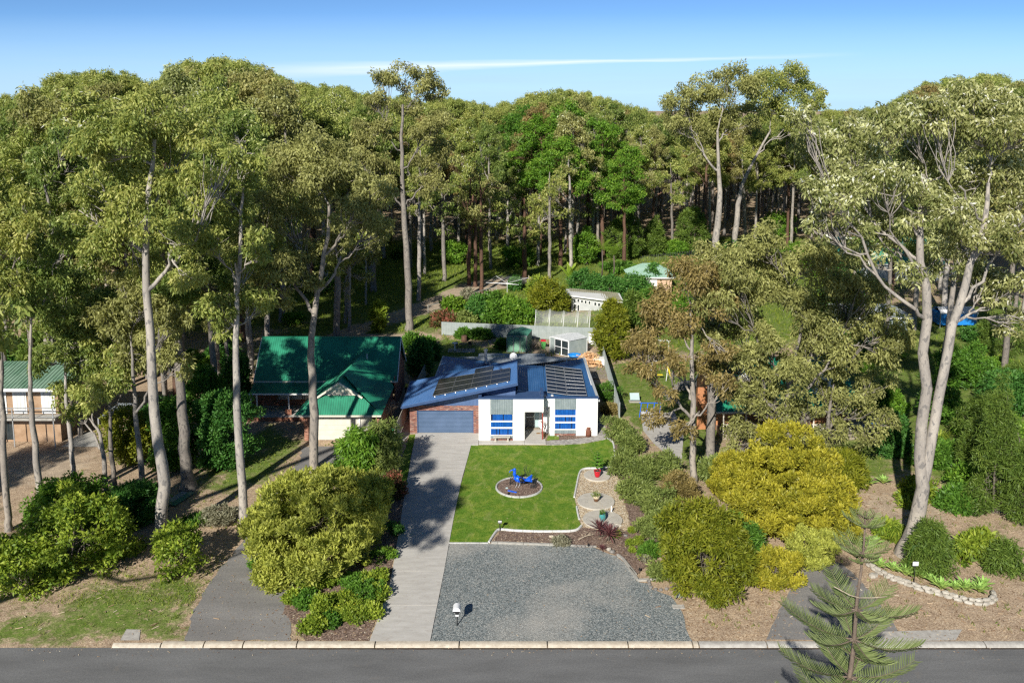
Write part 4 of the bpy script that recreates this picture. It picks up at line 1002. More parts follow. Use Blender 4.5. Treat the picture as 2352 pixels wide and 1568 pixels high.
B().tube([sd, sd+Vector((0, .05, .45))], .03, 6).mk('mast', 'steel', dish); B().bar(sd+Vector((0, -.02, .25)), sd+Vector((0, -.45, .5)), .03, .03).mk('feed_arm', 'steel', dish)
for q in ((618, 292, 2.95), (1718, 228, 3.06)):
    p = GC(1, *q); B().tube([p, p+Vector((0, 0, .42))], .035, 6).mk('vent_pipe', 'white_metal', h)
p = garr(1120, 297); B().lathe([(.08, 0), (.08, .2), (.14, .22), (.14, .3), (.02, .34)], tuple(p), 10).mk('roof_vent', 'blue_trim', h)

# ------------------------------------------------------------------ green roofed brick house on the left
h2 = T('green_roofed_brick_house', 'red brick house with green ribbed roof, cream garage door and small front gable', 'house', (-17, 78, 0))
GX0, GX1 = -24.1, -10.75
ridge = lambda x: Vector((x, 83.6, 6.1)); ev = lambda x: Vector((x, 80.25, 2.78))
sheet('main_roof', [ev(GX0), ev(GX1), ridge(GX1), ridge(GX0)], (0, 1, 1), 'green_roof', h2, pitch=.2, amp=.035)
sheet('rear_roof', [ridge(GX0), ridge(GX1), Vector((GX1, 87.3, 2.6)), Vector((GX0, 87.3, 2.6))], (0, 1, -1), 'green_roof', h2, pitch=.2, amp=.035)
bb = B(); bb.bar(ridge(GX0), ridge(GX1), .22, .05); bb.mk('ridge_cap', 'green_roof', h2)
bb = B(); bb.bar(ev(GX0)+Vector((0, -.06, -.06)), ev(-16.6)+Vector((0, -.06, -.06)), .12, .12); bb.bar(ev(-12.0)+Vector((0, -.06, -.06)), ev(GX1)+Vector((0, -.06, -.06)), .12, .12); bb.mk('gutter', 'cream', h2)
bb = B(); bb.bar(ev(GX1)+Vector((.04, 0, -.12)), ridge(GX1)+Vector((.04, 0, -.12)), .05, .2); bb.bar(ridge(GX1)+Vector((.04, 0, -.12)), Vector((GX1+.04, 87.3, 2.48)), .05, .2)
bb.mk('barge_board', 'trim_white', h2); bb = B(); bb.bar(ev(GX0)+Vector((-.04, 0, -.12)), ridge(GX0)+Vector((-.04, 0, -.12)), .05, .2); bb.mk('barge_board', 'trim_white', h2)
ve = lambda x: Vector((x, 78.1, 2.32)); vt = lambda x: Vector((x, 80.3, 2.66))
sheet('verandah_roof', [ve(GX0+.1), ve(-17.2), vt(-17.2), vt(GX0+.1)], (0, 1, .15), 'green_roof', h2, pitch=.2, amp=.035)
bb = B(); bb.bar(ve(GX0+.1)+Vector((0, -.06, -.05)), ve(-17.6)+Vector((0, -.06, -.05)), .1, .12); bb.mk('verandah_gutter', 'trim_white', h2)
# garage wing
RZ = 5.02; RXc = -14.45
eL, eR, eY = -18.4, -11.05, 72.2
rf0 = Vector((-14.75, 74.5, RZ)); rr0 = Vector((RXc+.3, 82.6, RZ))
cFL, cFR = Vector((eL, eY, 2.45)), Vector((eR, eY, 2.45)); cBR = Vector((eR+.1, 79.6, 2.45)); cBL = Vector((eL, 80.3, 2.45))
zgab = 3.75; gl = cFL.lerp(rf0, .50); gr2 = cFR.lerp(rf0, .50); yv = eY+(74.5-eY)*.50
gl = Vector((gl.x, yv+.05, gl.z)); gr2 = Vector((gr2.x, yv+.05, gr2.z)); apex = Vector((rf0.x, 73.35, RZ))
sheets('garage_roof', [([cFL, cFR, gr2, gl], (0, 1, 1)), ([cFR, cBR, rr0, rf0], (-1, 0, .7)), ([cFL, rf0, rr0, cBL], (1, 0, .7))], 'green_roof', h2, pitch=.2, amp=.035)
# gablet
B().add([gl+Vector((.15, .12, .0)), gr2+Vector((-.15, .12, .0)), apex+Vector((0, .12, -.15))], [(0, 1, 2)]).mk('gable_face', 'cream', h2)
sheets('gablet_roof', [([gl+Vector((-.1, -.25, -.05)), apex+Vector((0, -.25, 0.02)), rf0+Vector((0, .6, .03)), gl+Vector((.1, .9, .25))], (0, 0, 1)), ([gr2+Vector((.1, -.25, -.05)), apex+Vector((0, -.25, .02)), rf0+Vector((0, .6, .03)), gr2+Vector((-.1, .9, .25))], (0, 0, 1))], 'green_roof', h2, pitch=.2, amp=.02)
bb = B(); bb.bar(gl+Vector((-.12, -.28, -.1)), apex+Vector((0, -.28, -.04)), .06, .16); bb.bar(gr2+Vector((.12, -.28, -.1)), apex+Vector((0, -.28, -.04)), .06, .16); bb.mk('gable_board', 'cream', h2)
bb = B(); bb.bar(cFL+Vector((0, -.06, -.05)), cFR+Vector((0, -.06, -.05)), .12, .13); bb.mk('garage_gutter', 'cream', h2)
YG2 = 72.75
brick_wall(h2, -17.75, -17.1, YG2, 0, 2.36, single=False, name='brick_pillar'); brick_wall(h2, -11.9, -11.3, YG2, 0, 2.36, single=False, name='brick_pillar')
bb = B(); bb.box(-17.74, -17.11, YG2-.04, YG2+.3, 0, 2.38); bb.box(-11.89, -11.31, YG2-.04, YG2+.3, 0, 2.38); bb.box(-17.7, -17.5, YG2+.3, 80, 0, 2.4); bb.mk('garage_core', MORT, h2)
gd = B(); 
for k in range(5):
    z0, z1 = .05+k*.44, .05+k*.44+.425; gd.box(-17.0, -13.05, YG2+.08, YG2+.13, z0, z1); gd.box(-12.95, -11.95, YG2+.08, YG2+.13, z0, z1)
gd.mk('garage_door', 'cream_door', h2)
bb = B(); bb.box(-17.1, -11.9, YG2+.13, YG2+.25, 0, 2.3); bb.box(-17.1, -17.0, YG2-.02, YG2+.13, 0, 2.3); bb.box(-13.05, -12.95, YG2-.02, YG2+.13, 0, 2.3); bb.box(-17.1, -11.9, YG2-.02, YG2+.13, 2.24, 2.34); bb.mk('garage_frame', 'trim_white', h2)
# right brick side
B().add([(-10.98, 80.3, 0), (-10.98, 87.2, 0), (-10.98, 87.2, 2.55), (-10.98, 83.6, 5.95), (-10.98, 80.3, 2.65)], [(0, 1, 2, 3, 4)]).mk('gable_wall', BRK_I, h2)
brick_wall(h2, 72.9, 80.3, -11.2, 0, 2.4, single=False, axis_='y', name='side_wall')
brick_wall(h2, 80.3, 87.2, -10.97, 0, 3.2, single=False, axis_='y', name='side_brickwork')
B().box(-24.0, -11.0, 87.0, 87.15, 0, 2.6).mk('rear_wall', BRK_I, h2)
# verandah: brick wall, windows, posts, floor
brick_wall(h2, -23.9, -22.0, 80.4, .3, 2.6, single=False, name='verandah_wall'); brick_wall(h2, -18.4, -17.6, 80.4, .3, 2.6, single=False, name='verandah_wall'); brick_wall(h2, -22.0, -18.4, 80.4, .3, .95, single=False, name='verandah_wall')
B().box(-23.95, -17.6, 80.45, 80.6, 0, 2.66).mk('wall_core', MORT, h2)
for x0, x1 in ((-21.95, -20.85), (-20.75, -19.55), (-19.45, -18.45)):
    wo = B().box(x0, x1, 80.36, 80.40, .98, 2.25).mk('window', 'glass', h2)
    bb = B(); bb.box(x0, x0+.05, 80.31, 80.36, .98, 2.25); bb.box(x1-.05, x1, 80.31, 80.36, .98, 2.25); bb.box(x0+.05, x1-.05, 80.31, 80.36, 2.2, 2.25); bb.box(x0+.05, x1-.05, 80.31, 80.36, .98, 1.03); bb.mk('frame', 'cream', wo)
    if x0 < -19.5: B().box(x0+.12, x1-.12, 80.33, 80.355, 1.05, 2.18).mk('curtain', 'curtain', wo)
struct_ = B().box(-23.9, -17.8, 77.35, 80.4, .0, .36).mk('verandah_floor', MATS['concrete_darker'], h2)
brick_wall(h2, -23.95, -17.9, 77.3, 0, .36, single=False, name='verandah_base')
for x in (-23.85, -23.3, -20.4, -18.0):
    B().box(x-.06, x+.06, 78.15, 78.27, .36, 2.3).mk('verandah_post', 'trim_white', h2)
brick_wall(h2, -23.95, -23.2, 77.9, .36, .9, single=False, name='brick_pier'); brick_wall(h2, -20.7, -20.1, 77.9, .36, .9, single=False, name='brick_pier')
p = Vector((-13.6, 80.9, 4.7)); B().tube([p, p+Vector((0, 0, .5))], .04, 6).mk('vent_pipe', 'white_metal', h2)

# ------------------------------------------------------------------ two storey house, far left
h3 = T('two_storey_timber_house', 'two storey brown timber house with white balcony doors among the left trees', 'house', (-42, 74, 0))
sheet('roof', [(-50, 71.2, 5.1), (-37.2, 71.2, 5.1), (-37.2, 76, 6.0), (-50, 76, 6.0)], (0, 1, .2), 'old_green_roof', h3, pitch=.32, amp=.05, duty=.35)
B().box(-50, -37.2, 71.1, 71.2, 4.9, 5.14).mk('fascia', 'trim_white', h3)
bb = B(); 
for k in range(14): bb.box(-49, -38.4, 72.42-.012*(k % 2), 72.5, 2.5+k*.18, 2.5+k*.18+.17)
stuff(bb.mk('weatherboards', 'weatherboard', h3))
B().box(-49, -38.4, 72.5, 77, 0, 5.0).mk('wall', 'weatherboard', h3)
for x in (-46.6, -43.9, -42.2, -39.8):
    wo = B().box(x, x+1.15, 72.36, 72.40, 2.55, 4.5).mk('balcony_door', 'trim_white', h3); B().box(x+.12, x+1.03, 72.33, 72.36, 2.75, 4.4).mk('pane', 'curtain', wo)
B().box(-49, -38.2, 71.3, 72.4, 2.3, 2.48).mk('balcony_floor', 'timber_grey', h3)
bb = B(); bb.box(-49, -38.2, 71.28, 71.36, 3.35, 3.42); bb.box(-49, -38.2, 71.28, 71.33, 2.6, 2.64)
for k in range(7): bb.box(-48.6+k*1.7, -48.52+k*1.7, 71.3, 71.36, 0, 3.35)
bb.mk('balcony_rail', 'steel', h3)
B().box(-44.5, -42.4, 72.44, 72.49, .2, 2.2).mk('lower_window', 'glass', h3)
cp = T('carport', 'low lean-to carport with weathered grey sheet roof right of the two storey timber house', 'carport', (-33.5, 74, 0))
a = [G(*cr(6, 880, 830), 2.5), G(*cr(6, 1010, 790), 2.5), G(*cr(6, 1190, 700), 2.5), G(*cr(6, 1060, 700), 2.5)]
sheet('roof', a, (0, 1, 0), 'grey_roof', cp, pitch=.3, amp=.04)
for p in a: B().box(p.x-.05, p.x+.05, p.y-.05, p.y+.05, 0, 2.48).mk('post', 'steel', cp)

# ------------------------------------------------------------------ right neighbour with dormers
h4 = T('dormered_green_roof_house', 'green roofed house with two white dormers and an orange brick end', 'house', (24, 76, 0))
e4 = lambda x: Vector((x, 73.3, 2.5)); r4 = lambda x: Vector((x, 77.4, 6.0))
sheet('roof', [Vector((17.6, 75.3, 3.9)), Vector((29.8, 75.3, 3.9)), r4(29.8), r4(17.6)], (0, 1, 1), 'green_roof', h4, pitch=.2, amp=.028)
sheet('verandah_roof', [Vector((16.6, 72.9, 2.5)), Vector((30.4, 72.9, 2.5)), Vector((29.8, 75.3, 3.85)), Vector((17.6, 75.3, 3.85))], (0, 1, .4), 'green_roof', h4, pitch=.2, amp=.028)
sheet('rear_roof', [r4(17.6), r4(29.8), Vector((29.8, 81.5, 2.6)), Vector((17.6, 81.5, 2.6))], (0, 1, -1), 'green_roof', h4, pitch=.2, amp=.028)
B().box(16.6, 30.4, 72.78, 72.88, 2.36, 2.5).mk('gutter', 'cream', h4)
B().add([(17.5, 75.0, 0), (17.5, 81.4, 0), (17.5, 81.4, 2.6), (17.5, 77.4, 5.9), (17.5, 75.0, 3.7)], [(4, 3, 2, 1, 0)]).mk('end_wall', BRK_O, h4)
brick_wall(h4, 16.3, 17.6, 75.3, 0, 3.9, single=False, mat=BRK_O, name='front_brickwork')
bb = B(); bb.bar((17.4, 72.9, 2.45), (17.4, 77.4, 5.95), .05, .2); bb.bar((17.4, 77.4, 5.95), (17.4, 81.5, 2.5), .05, .2); bb.mk('barge_board', 'trim_white', h4)
B().box(17.6, 29.6, 75.2, 75.35, 0, 2.6).mk('front_wall', BRK_O, h4)
for n_, xx in ((0, 20.2), (1, 27.0)):
    dm = B().box(xx-.75, xx+.75, 74.5, 76.4, 3.5, 5.0).mk('dormer', 'trim_white', h4)
    B().box(xx-.35, xx+.35, 74.46, 74.49, 3.75, 4.8).mk('pane', 'glass', dm)
    B().add([(xx-.95, 74.3, 4.95), (xx, 74.3, 5.65), (xx, 77.0, 5.65), (xx-.95, 76.4, 4.95), (xx+.95, 74.3, 4.95), (xx+.95, 76.4, 4.95)], [(0, 1, 2, 3), (1, 4, 5, 2)]).mk('dormer_roof', 'green_roof', dm)
    B().add([(xx-.8, 74.45, 4.98), (xx+.8, 74.45, 4.98), (xx, 74.45, 5.6)], [(0, 1, 2)]).mk('dormer_gable', 'trim_white', dm)
B().box(18, 29.8, 72.9, 75.2, 0, .45).mk('verandah_floor', 'timber', h4)
bb = B()
for k in range(7): x = 18.1+k*1.93; bb.box(x-.05, x+.05, 72.95, 73.05, .45, 2.4)
bb.box(18.1, 29.7, 72.97, 73.03, 1.3, 1.36); bb.box(18.1, 29.7, 72.97, 73.03, .6, .64)
for k in range(6):
    x = 18.15+k*1.93; bb.bar((x, 73, .62), (x+1.83, 73, 1.3), .04, .04); bb.bar((x, 73, 1.3), (x+1.83, 73, .62), .04, .04)
bb.mk('verandah_rail', 'cream', h4)

# ------------------------------------------------------------------ sheds, cottage and far buildings
def shed(name, label, fl_, fr_, br_, ht, apex_h, wallm, roofm, trimm, doors, open_dark=None):
    """fl/fr front corners, br back right corner, ridge runs front to back"""
    fl_, fr_, br_ = [Vector((p.x, p.y, 0)) for p in (fl_, fr_, br_)]; bl_ = fl_+(br_-fr_); Z = Vector((0, 0, 1)); c = (fl_+br_)/2
    s = T(name, label, 'shed', tuple(c)); w_ = (fr_-fl_); n = (br_-fr_).normalized()
    for a, b_ in ((fl_, fr_), (fr_, br_), (br_, bl_), (bl_, fl_)): sheet('wall', [a, b_, b_+Z*ht, a+Z*ht], Z, wallm, s, pitch=.16, amp=.02)
    ra, rb2 = (fl_+fr_)/2+Z*(ht+apex_h)-n*.08, (bl_+br_)/2+Z*(ht+apex_h)+n*.08; o = w_.normalized()*.1
    sheets('roof', [([fl_+Z*ht-o-n*.08, ra, rb2, bl_+Z*ht-o+n*.08], w_.normalized()+Z*.2), ([fr_+Z*ht+o-n*.08, ra, rb2, br_+Z*ht+o+n*.08], w_.normalized()-Z*.2)], roofm, s, pitch=.16, amp=.018)
    B().add([fl_+Z*ht-n*.01, fr_+Z*ht-n*.01, ra+n*.06], [(0, 1, 2)]).mk('gable', roofm, s)
    bb = B(); e = -n*.02
    for u in (0, 1): bb.bar(fl_+w_*u+e, fl_+w_*u+e+Z*ht, .06, .06)
    bb.bar(fl_+e+Z*ht, fr_+e+Z*ht, .05, .06); bb.bar(br_, br_+Z*ht, .06, .06); bb.mk('corner_trim', trimm, s)
    for (u0, u1, mm, mid) in doors:
        a, b_ = fl_+w_*u0-n*.04, fl_+w_*u1-n*.04; dd = B().slab([a+Z*.06, b_+Z*.06, b_+Z*(ht-.08), a+Z*(ht-.08)], .03); dd = B().bar((a+b_)/2+Z*.06, (a+b_)/2+Z*(ht-.08), 1, 1) if False else B().add([a+Z*.06, b_+Z*.06, b_+Z*(ht-.08), a+Z*(ht-.08)], [(0, 1, 2, 3)])
        do = dd.mk('door', mm, s); fr = B()
        for p, q in ((a, a+Z*(ht-.08)), (b_, b_+Z*(ht-.08)), (a+Z*.06, b_+Z*.06), (a+Z*(ht-.08), b_+Z*(ht-.08))): fr.bar(p-n*.02, q-n*.02, .045, .045)
        if mid: fr.bar(a+Z*ht*.5-n*.02, b_+Z*ht*.5-n*.02, .06, .05)
        fr.mk('door_frame', trimm, do)
    return s
g1_, g2_, g3_ = GC(5, 877, 838), GC(5, 1130, 880), GC(5, 1165, 838)
g1_ = GC(5, 880, 850); 
shed('green_garden_shed', 'small green steel garden shed with pitched roof against the rear fence', Vector((-.6, 98.9, 0)), Vector((1.68, 98.9, 0)), Vector((2.3, 101.6, 0)), 1.95, .32, 'shed_green', 'shed_dkgreen', 'steel', [(.02, .32, 'shed_green', False), (.35, .65, 'shed_green', False), (.68, .97, 'shed_green', False)])
shed('grey_garden_shed', 'grey steel garden shed with white roof and double doors beside the firewood', Vector((4.35, 98.9, 0)), Vector((6.4, 97.1, 0)), Vector((8.55, 98.6, 0)), 1.85, .32, 'shed_grey', 'shed_roof', 'white_metal', [(.28, .62, 'glass', True), (.64, .98, 'glass', True)])
ct = T('garden_cottage', 'grey flat roofed garden studio with a row of small high windows beyond the rear fence', 'studio', (10, 119, 0))
Yc = 118.6; x0, x1 = 8.2, 14.6
zt0 = PC(5, 1580, 340, Yc).z; zt1 = PC(5, 1900, 395, Yc).z
wv = B().add([(x0, Yc, 0), (x1, Yc, 0), (x1, Yc, zt1), (x0, Yc, zt0), (x0, Yc+4.5, 0), (x1, Yc+4.5, 0), (x1, Yc+4.5, zt1), (x0, Yc+4.5, zt0)], [(0, 1, 2, 3), (7, 6, 5, 4), (0, 3, 7, 4), (1, 5, 6, 2)]); wv.mk('wall', 'grey_wall', ct)
B().slab([PC(5, 1428, 306, Yc-.5), (x1+.6, Yc-.5, zt1+.15), (x1+.6, Yc+4.8, zt1+.2), (x0-3.0, Yc+4.8, zt0+.25)], .18).mk('roof', 'trim_white', ct)
sheet('roof_sheet', [(x0-.2, Yc-.3, zt0+.12), (x1+.4, Yc-.3, zt1+.24), (x1+.4, Yc+4.6, zt1+.32), (x0-.2, Yc+4.6, zt0+.30)], (0, 1, 0), 'olive_roof', ct, pitch=.3, amp=.03)
for (a, b_, t_, u_) in ((1592, 1620, 352, 390), (1628, 1655, 357, 395), (1664, 1692, 366, 402), (1700, 1728, 372, 408), (1738, 1765, 378, 416), (1795, 1825, 390, 428), (1832, 1862, 398, 436), (1870, 1900, 403, 440), (1592, 1622, 406, 485), (1628, 1656, 414, 488)):
    p, q = PC(5, a, u_, Yc-.04), PC(5, b_, t_, Yc-.04); wo = B().box(p.x, q.x, Yc-.05, Yc-.02, p.z, q.z).mk('window', 'trim_white', ct); B().box(p.x+.07, q.x-.07, Yc-.065, Yc-.05, p.z+.07, q.z-.07).mk('pane', 'glass', wo)
for xx in (1487, 1580):
    p = PC(5, xx, 480, Yc-.2); B().box(p.x-.06, p.x+.06, p.y-.06, p.y+.06, 0, zt0).mk('post', 'trim_white', ct)
# hooped garden net
hn = T('hooped_netting_tunnel', 'white netted hoop tunnel over a vegetable bed behind the rear fence', 'net tunnel', (6.5, 112, 0))
hoops = []
for k, (cx_, ww) in enumerate(((1268, 1), (1400, 1), (1530, 1), (1660, 1), (1770, 1))):
    pb = GC(5, cx_-60+k*8, 640); zc = 2.0+.12*sin(k*2)
    pts = [Vector((pb.x+.35*sin(t)*.6, 109.6-.15*k+1.45-1.45*cos(t), zc*sin(t))) for t in np.linspace(0, pi, 11)]
    B().tube(pts, .035, 5).mk('hoop', 'white_metal', hn); hoops.append(pts)
nm_ = B()
for A2, B2 in zip(hoops, hoops[1:]):
    for t in range(4):
        for j in range(11):
            pass
    vs = []; 
    for u in np.linspace(0, 1, 5):
        for p, q in zip(A2, B2): r_ = p.lerp(q, u); r_.z -= .16*sin(pi*u)*max(0, r_.z)*.6; vs.append(r_)
    nm_.add(vs, [(a*11+b2, (a+1)*11+b2, (a+1)*11+b2+1, a*11+b2+1) for a in range(4) for b2 in range(10)])
m, nt, b = _new('white_netting'); tr = nt.nodes.new('ShaderNodeBsdfTransparent'); ms = nt.nodes.new('ShaderNodeMixShader'); ms.inputs[0].default_value = .13
b.inputs['Base Color'].default_value = (.8, .82, .82, 1); nt.links.new(tr.outputs[0], ms.inputs[1]); nt.links.new(b.outputs[0], ms.inputs[2]); nt.links.new(ms.outputs[0], nt.nodes['Material Output'].inputs['Surface'])
nm_.mk('net', m, hn, smooth=True)
def simple_house(name, label, x0, x1, y0, y1, zw, zr, roofm, wallm, doors=(), cat='house', hip=True):
    s = T(name, label, cat, ((x0+x1)/2, (y0+y1)/2, 0)); xm0, xm1 = (x0+(x1-x0)*.32, x1-(x1-x0)*.32) if hip else (x0, x1); ym = (y0+y1)/2; o = .45
    A, Bq, C_, D = Vector((x0-o, y0-o, zw)), Vector((x1+o, y0-o, zw)), Vector((x1+o, y1+o, zw)), Vector((x0-o, y1+o, zw)); r0, r1 = Vector((xm0, ym, zr)), Vector((xm1, ym, zr))
    pl = [([A, Bq, r1, r0], (0, 1, 1)), ([C_, D, r0, r1], (0, -1, 1))]+([([Bq, C_, r1], (-1, 0, 1)), ([D, A, r0], (1, 0, 1))] if hip else [])
    sheets('roof', pl, roofm, s, pitch=.25, amp=.025)
    B().box(x0, x1, y0, y1, 0, zw).mk('wall', wallm, s); B().box(x0-o, x1+o, y0-o-.06, y0-o, zw-.15, zw).mk('gutter', 'trim_white', s)
    for (a, b_, c_, d_, mm) in doors:
        w_ = B().box(a, b_, y0-.05, y0-.02, c_, d_).mk('window' if c_ > .3 else 'door', mm, s)
        B().box(a+.1, b_-.1, y0-.075, y0-.05, c_+.1, d_-.1).mk('pane' if c_ > .3 else 'door_panel', 'glass' if c_ > .3 else mm, w_)
    return s
p1, p2 = PC(11, 440, 490, 122), PC(11, 745, 490, 122)
a = GC(11, 465, 560); 
simple_house('pale_green_roofed_garage', 'brick garage with faded pale green hipped roof and white roller door beyond the garden', 17.6, 23.6, 129, 134, 2.5, 4.1, 'pale_green_roof', M('peach_brick', (.50, .33, .22), (.58, .40, .28), 6, .9), [(18.6, 21.4, .05, 2.1, 'trim_white')], cat='garage')
simple_house('far_green_roofed_house', 'house under a broad bright green roof at the forest edge on the far right', 52, 68, 138, 148, 2.8, 6.2, M('bright_green_roof', (.05, .30, .20), (.09, .38, .27), 1, .5), 'grey_wall', [], hip=False)
simple_house('grey_metal_shed_house', 'low grey corrugated outbuilding with a small window behind the big double trunked gum', 38.6, 45.6, 100, 106, 3.9, 4.3, 'grey_roof', 'zinc', [(39.8, 41.2, 1.6, 2.6, 'trim_white'), (42.6, 44.6, .05, 2.4, 'glass')], cat='outbuilding', hip=False)
simple_house('dark_grey_farm_shed', 'low dark grey corrugated shed beyond the tall white gum trunks', 36.4, 41.4, 147, 150, 1.9, 2.2, 'shed_grey', 'shed_grey', [], cat='shed', hip=False)
B().box(27.4, 29.2, 126, 129, 0, 0).mk('yard_mat', 'white_metal', None) if False else None
tp = T('blue_tarp_shelter', 'bright blue tarpaulin shelter with white top between the trunks on the far right', 'tarpaulin shelter', (56, 111, 0))
B().box(54.0, 58.6, 109.5, 112, .4, 1.9).mk('tarp', 'tarp_blue', tp); B().slab([(53.9, 109.3, 1.95), (58.7, 109.3, 1.95), (58.5, 110.7, 2.5), (54.1, 110.7, 2.5)], .05).mk('top_sheet', 'white_metal', tp); B().slab([(54.1, 110.7, 2.5), (58.5, 110.7, 2.5), (58.7, 112.2, 1.95), (53.9, 112.2, 1.95)], .05).mk('rear_sheet', 'tarp_blue', tp)
for x in (54.0, 58.6): B().box(x-.04, x+.04, 109.42, 109.5, 0, 1.9).mk('post', 'steel', tp)
ws = T('white_garden_shelter', 'small white domed garden shelter seen behind the tall white gum trunk', 'shelter', (29.5, 133, 0))
B().lathe([(1.6, 0), (1.6, 1.6), (1.3, 2.1), (.7, 2.5), (.05, 2.65)], (29.5, 133, 0), 12).mk('canopy', 'white_metal', ws, smooth=False)

# ------------------------------------------------------------------ fences
def panel_fence(name, label, a, b_, ht, mat, n, top=True):
    a = Vector((a[0], a[1], 0)); b_ = Vector((b_[0], b_[1], 0)); s = T(name, label, 'fence', tuple((a+b_)/2)); d = (b_-a)/n; dn = d.normalized(); Z = Vector((0, 0, 1))
    for i in range(n):
        p, q = a+d*i+dn*.03, a+d*(i+1)-dn*.03; V, Fq = corr([p+Z*.05, q+Z*.05, q+Z*ht, p+Z*ht], Z, pitch=.2, amp=.03, duty=.35); pn = mk('fence_panel', V, Fq, mat, s)
        B().bar(p+Z*ht, q+Z*ht, .05, .05).mk('rail', mat, pn)
    for i in range(n+1): B().bar(a+d*i, a+d*i+Z*(ht+.02), .07, .07).mk('post', mat, s)
panel_fence('rear_fence', 'grey green corrugated steel fence across the back of the yard behind both sheds', (-8.6, 106.2), (10.2, 103.3), 1.65, 'fence_grey', 8)
panel_fence('right_side_fence', 'long grey green steel side fence right of the blue roofed house', (10.2, 103.3), (9.75, 77.4), 1.7, 'fence_grey', 11)
panel_fence('left_side_fence', 'beige steel boundary fence between the two driveways', (-9.85, 71.6), (-9.6, 80.0), 1.6, 'fence_tan', 4)
panel_fence('rear_left_fence', 'grey green steel fence on the left side of the back yard', (-9.6, 80.2), (-9.0, 90), 1.5, 'fence_grey', 4)
def wire_fence(name, label, pts, ht, mat='timber_grey', rails=1, wires=4, pr=.06):
    s = T(name, label, 'fence', tuple(pts[0])); Z = Vector((0, 0, 1))
    for p in pts: B().tube([Vector((p.x, p.y, 0)), Vector((p.x, p.y, ht+random.uniform(0, .15)))], pr, 6).mk('post', mat, s)
    bb = B()
    for a, b_ in zip(pts, pts[1:]):
        for k in range(wires): z = ht*(k+1)/(wires+.5); bb.bar(Vector((a.x, a.y, z)), Vector((b_.x, b_.y, z)), .012, .012)
        m_ = int((b_-a).length/.5)
        for k in range(m_): q = a.lerp(b_, k/m_); bb.bar((q.x, q.y, 0), (q.x, q.y, ht), .01, .01)
    bb.mk('wire', 'steel', s)
    if rails:
        for a, b_ in zip(pts, pts[1:]): B().bar(Vector((a.x, a.y, ht-.05)), Vector((b_.x, b_.y, ht-.1)), .05, .12).mk('rail', mat, s)
wire_fence('post_and_wire_fence', 'low timber post and wire garden fence along the edge of the forest clearing', [GC(5, *p) for p in [(155, 500), (330, 455), (470, 410), (600, 370), (730, 330), (830, 310)]], 1.1)
wire_fence('garden_rail_fence', 'leaning timber rail fence beside the big trunk near the rear left corner', [GC(4, *p) for p in [(1320, 230), (1420, 205), (1530, 190), (1640, 150)]], 1.2)
wire_fence('pool_style_fence', 'black wire fence on the lawn behind the pale green garage', [GC(11, *p) for p in [(510, 400), (600, 385), (690, 375), (860, 360), (950, 350)]], 1.3, 'black', 0, 5, .03)
gt = T('timber_gate', 'small steel gate on timber posts at the end of the clearing', 'gate', tuple(GC(5, 1080, 235)))
ga, gb = GC(5, 1000, 225), GC(5, 1150, 228)
bb = B(); Z = Vector((0, 0, 1))
for zz in (.3, .75, 1.2): bb.bar(ga+Z*zz, gb+Z*zz, .04, .04)
for k in range(5): q = ga.lerp(gb, k/4); bb.bar(q+Z*.3, q+Z*1.2, .04, .04)
bb.mk('gate_frame', 'steel', gt); B().bar(gb, gb+Z*1.6, .16, .16).mk('post', 'timber', gt); B().bar(ga, ga+Z*1.4, .12, .12).mk('post', 'timber', gt)

# ------------------------------------------------------------------ front yard objects
Z = Vector((0, 0, 1))
# letterbox
lb = GC(3, 908, 785); s = T('letterbox', 'white curved letterbox on a thin black post standing in the grey gravel', 'letterbox', tuple(lb))
B().tube([lb, lb+Z*1.0], .03, 8).mk('post', 'black', s)
B().box(lb.x-.10, lb.x+.12, lb.y-.14, lb.y+.10, .78, .90).mk('paper_slot', 'black', s)
B().box(lb.x-.09, lb.x+.09, lb.y-.16, lb.y-.141, .66, .74).mk('number_plate', 'white_metal', s)
vs = []
for k in range(9):
    a = pi*(.02+.96*k/8); 
    for yy in (-.26, .24): vs.append((lb.x-.02+.22*cos(a)*1.0, lb.y+yy*(1-.0*k), 1.0+.24*sin(a)))
fs = [(2*k, 2*k+2, 2*k+3, 2*k+1) for k in range(8)]+[tuple(range(0, 18, 2)), tuple(range(17, 0, -2)), (0, 1, 17, 16)]
B().add(vs, fs).mk('box_hood', 'white_metal', s)
B().box(lb.x-.2, lb.x+.16, lb.y-.24, lb.y+.22, .94, .998).mk('box_tray', 'black', s)
# small sign by the lawn edge
sp = GC(2, 742, 1046); s = T('garden_sign', 'small black and white sign on a dark post at the lawn corner', 'sign', tuple(sp))
B().bar(sp, sp+Z*.72, .06, .06).mk('post', 'black', s)
B().box(sp.x-.14, sp.x+.14, sp.y-.06, sp.y-.03, .58, .80).mk('board', 'black', s)
B().box(sp.x-.12, sp.x+.12, sp.y-.075, sp.y-.061, .72, .77).mk('white_strip', 'white_metal', s); B().box(sp.x-.12, sp.x+.12, sp.y-.075, sp.y-.061, .63, .67).mk('white_strip', 'white_metal', s)
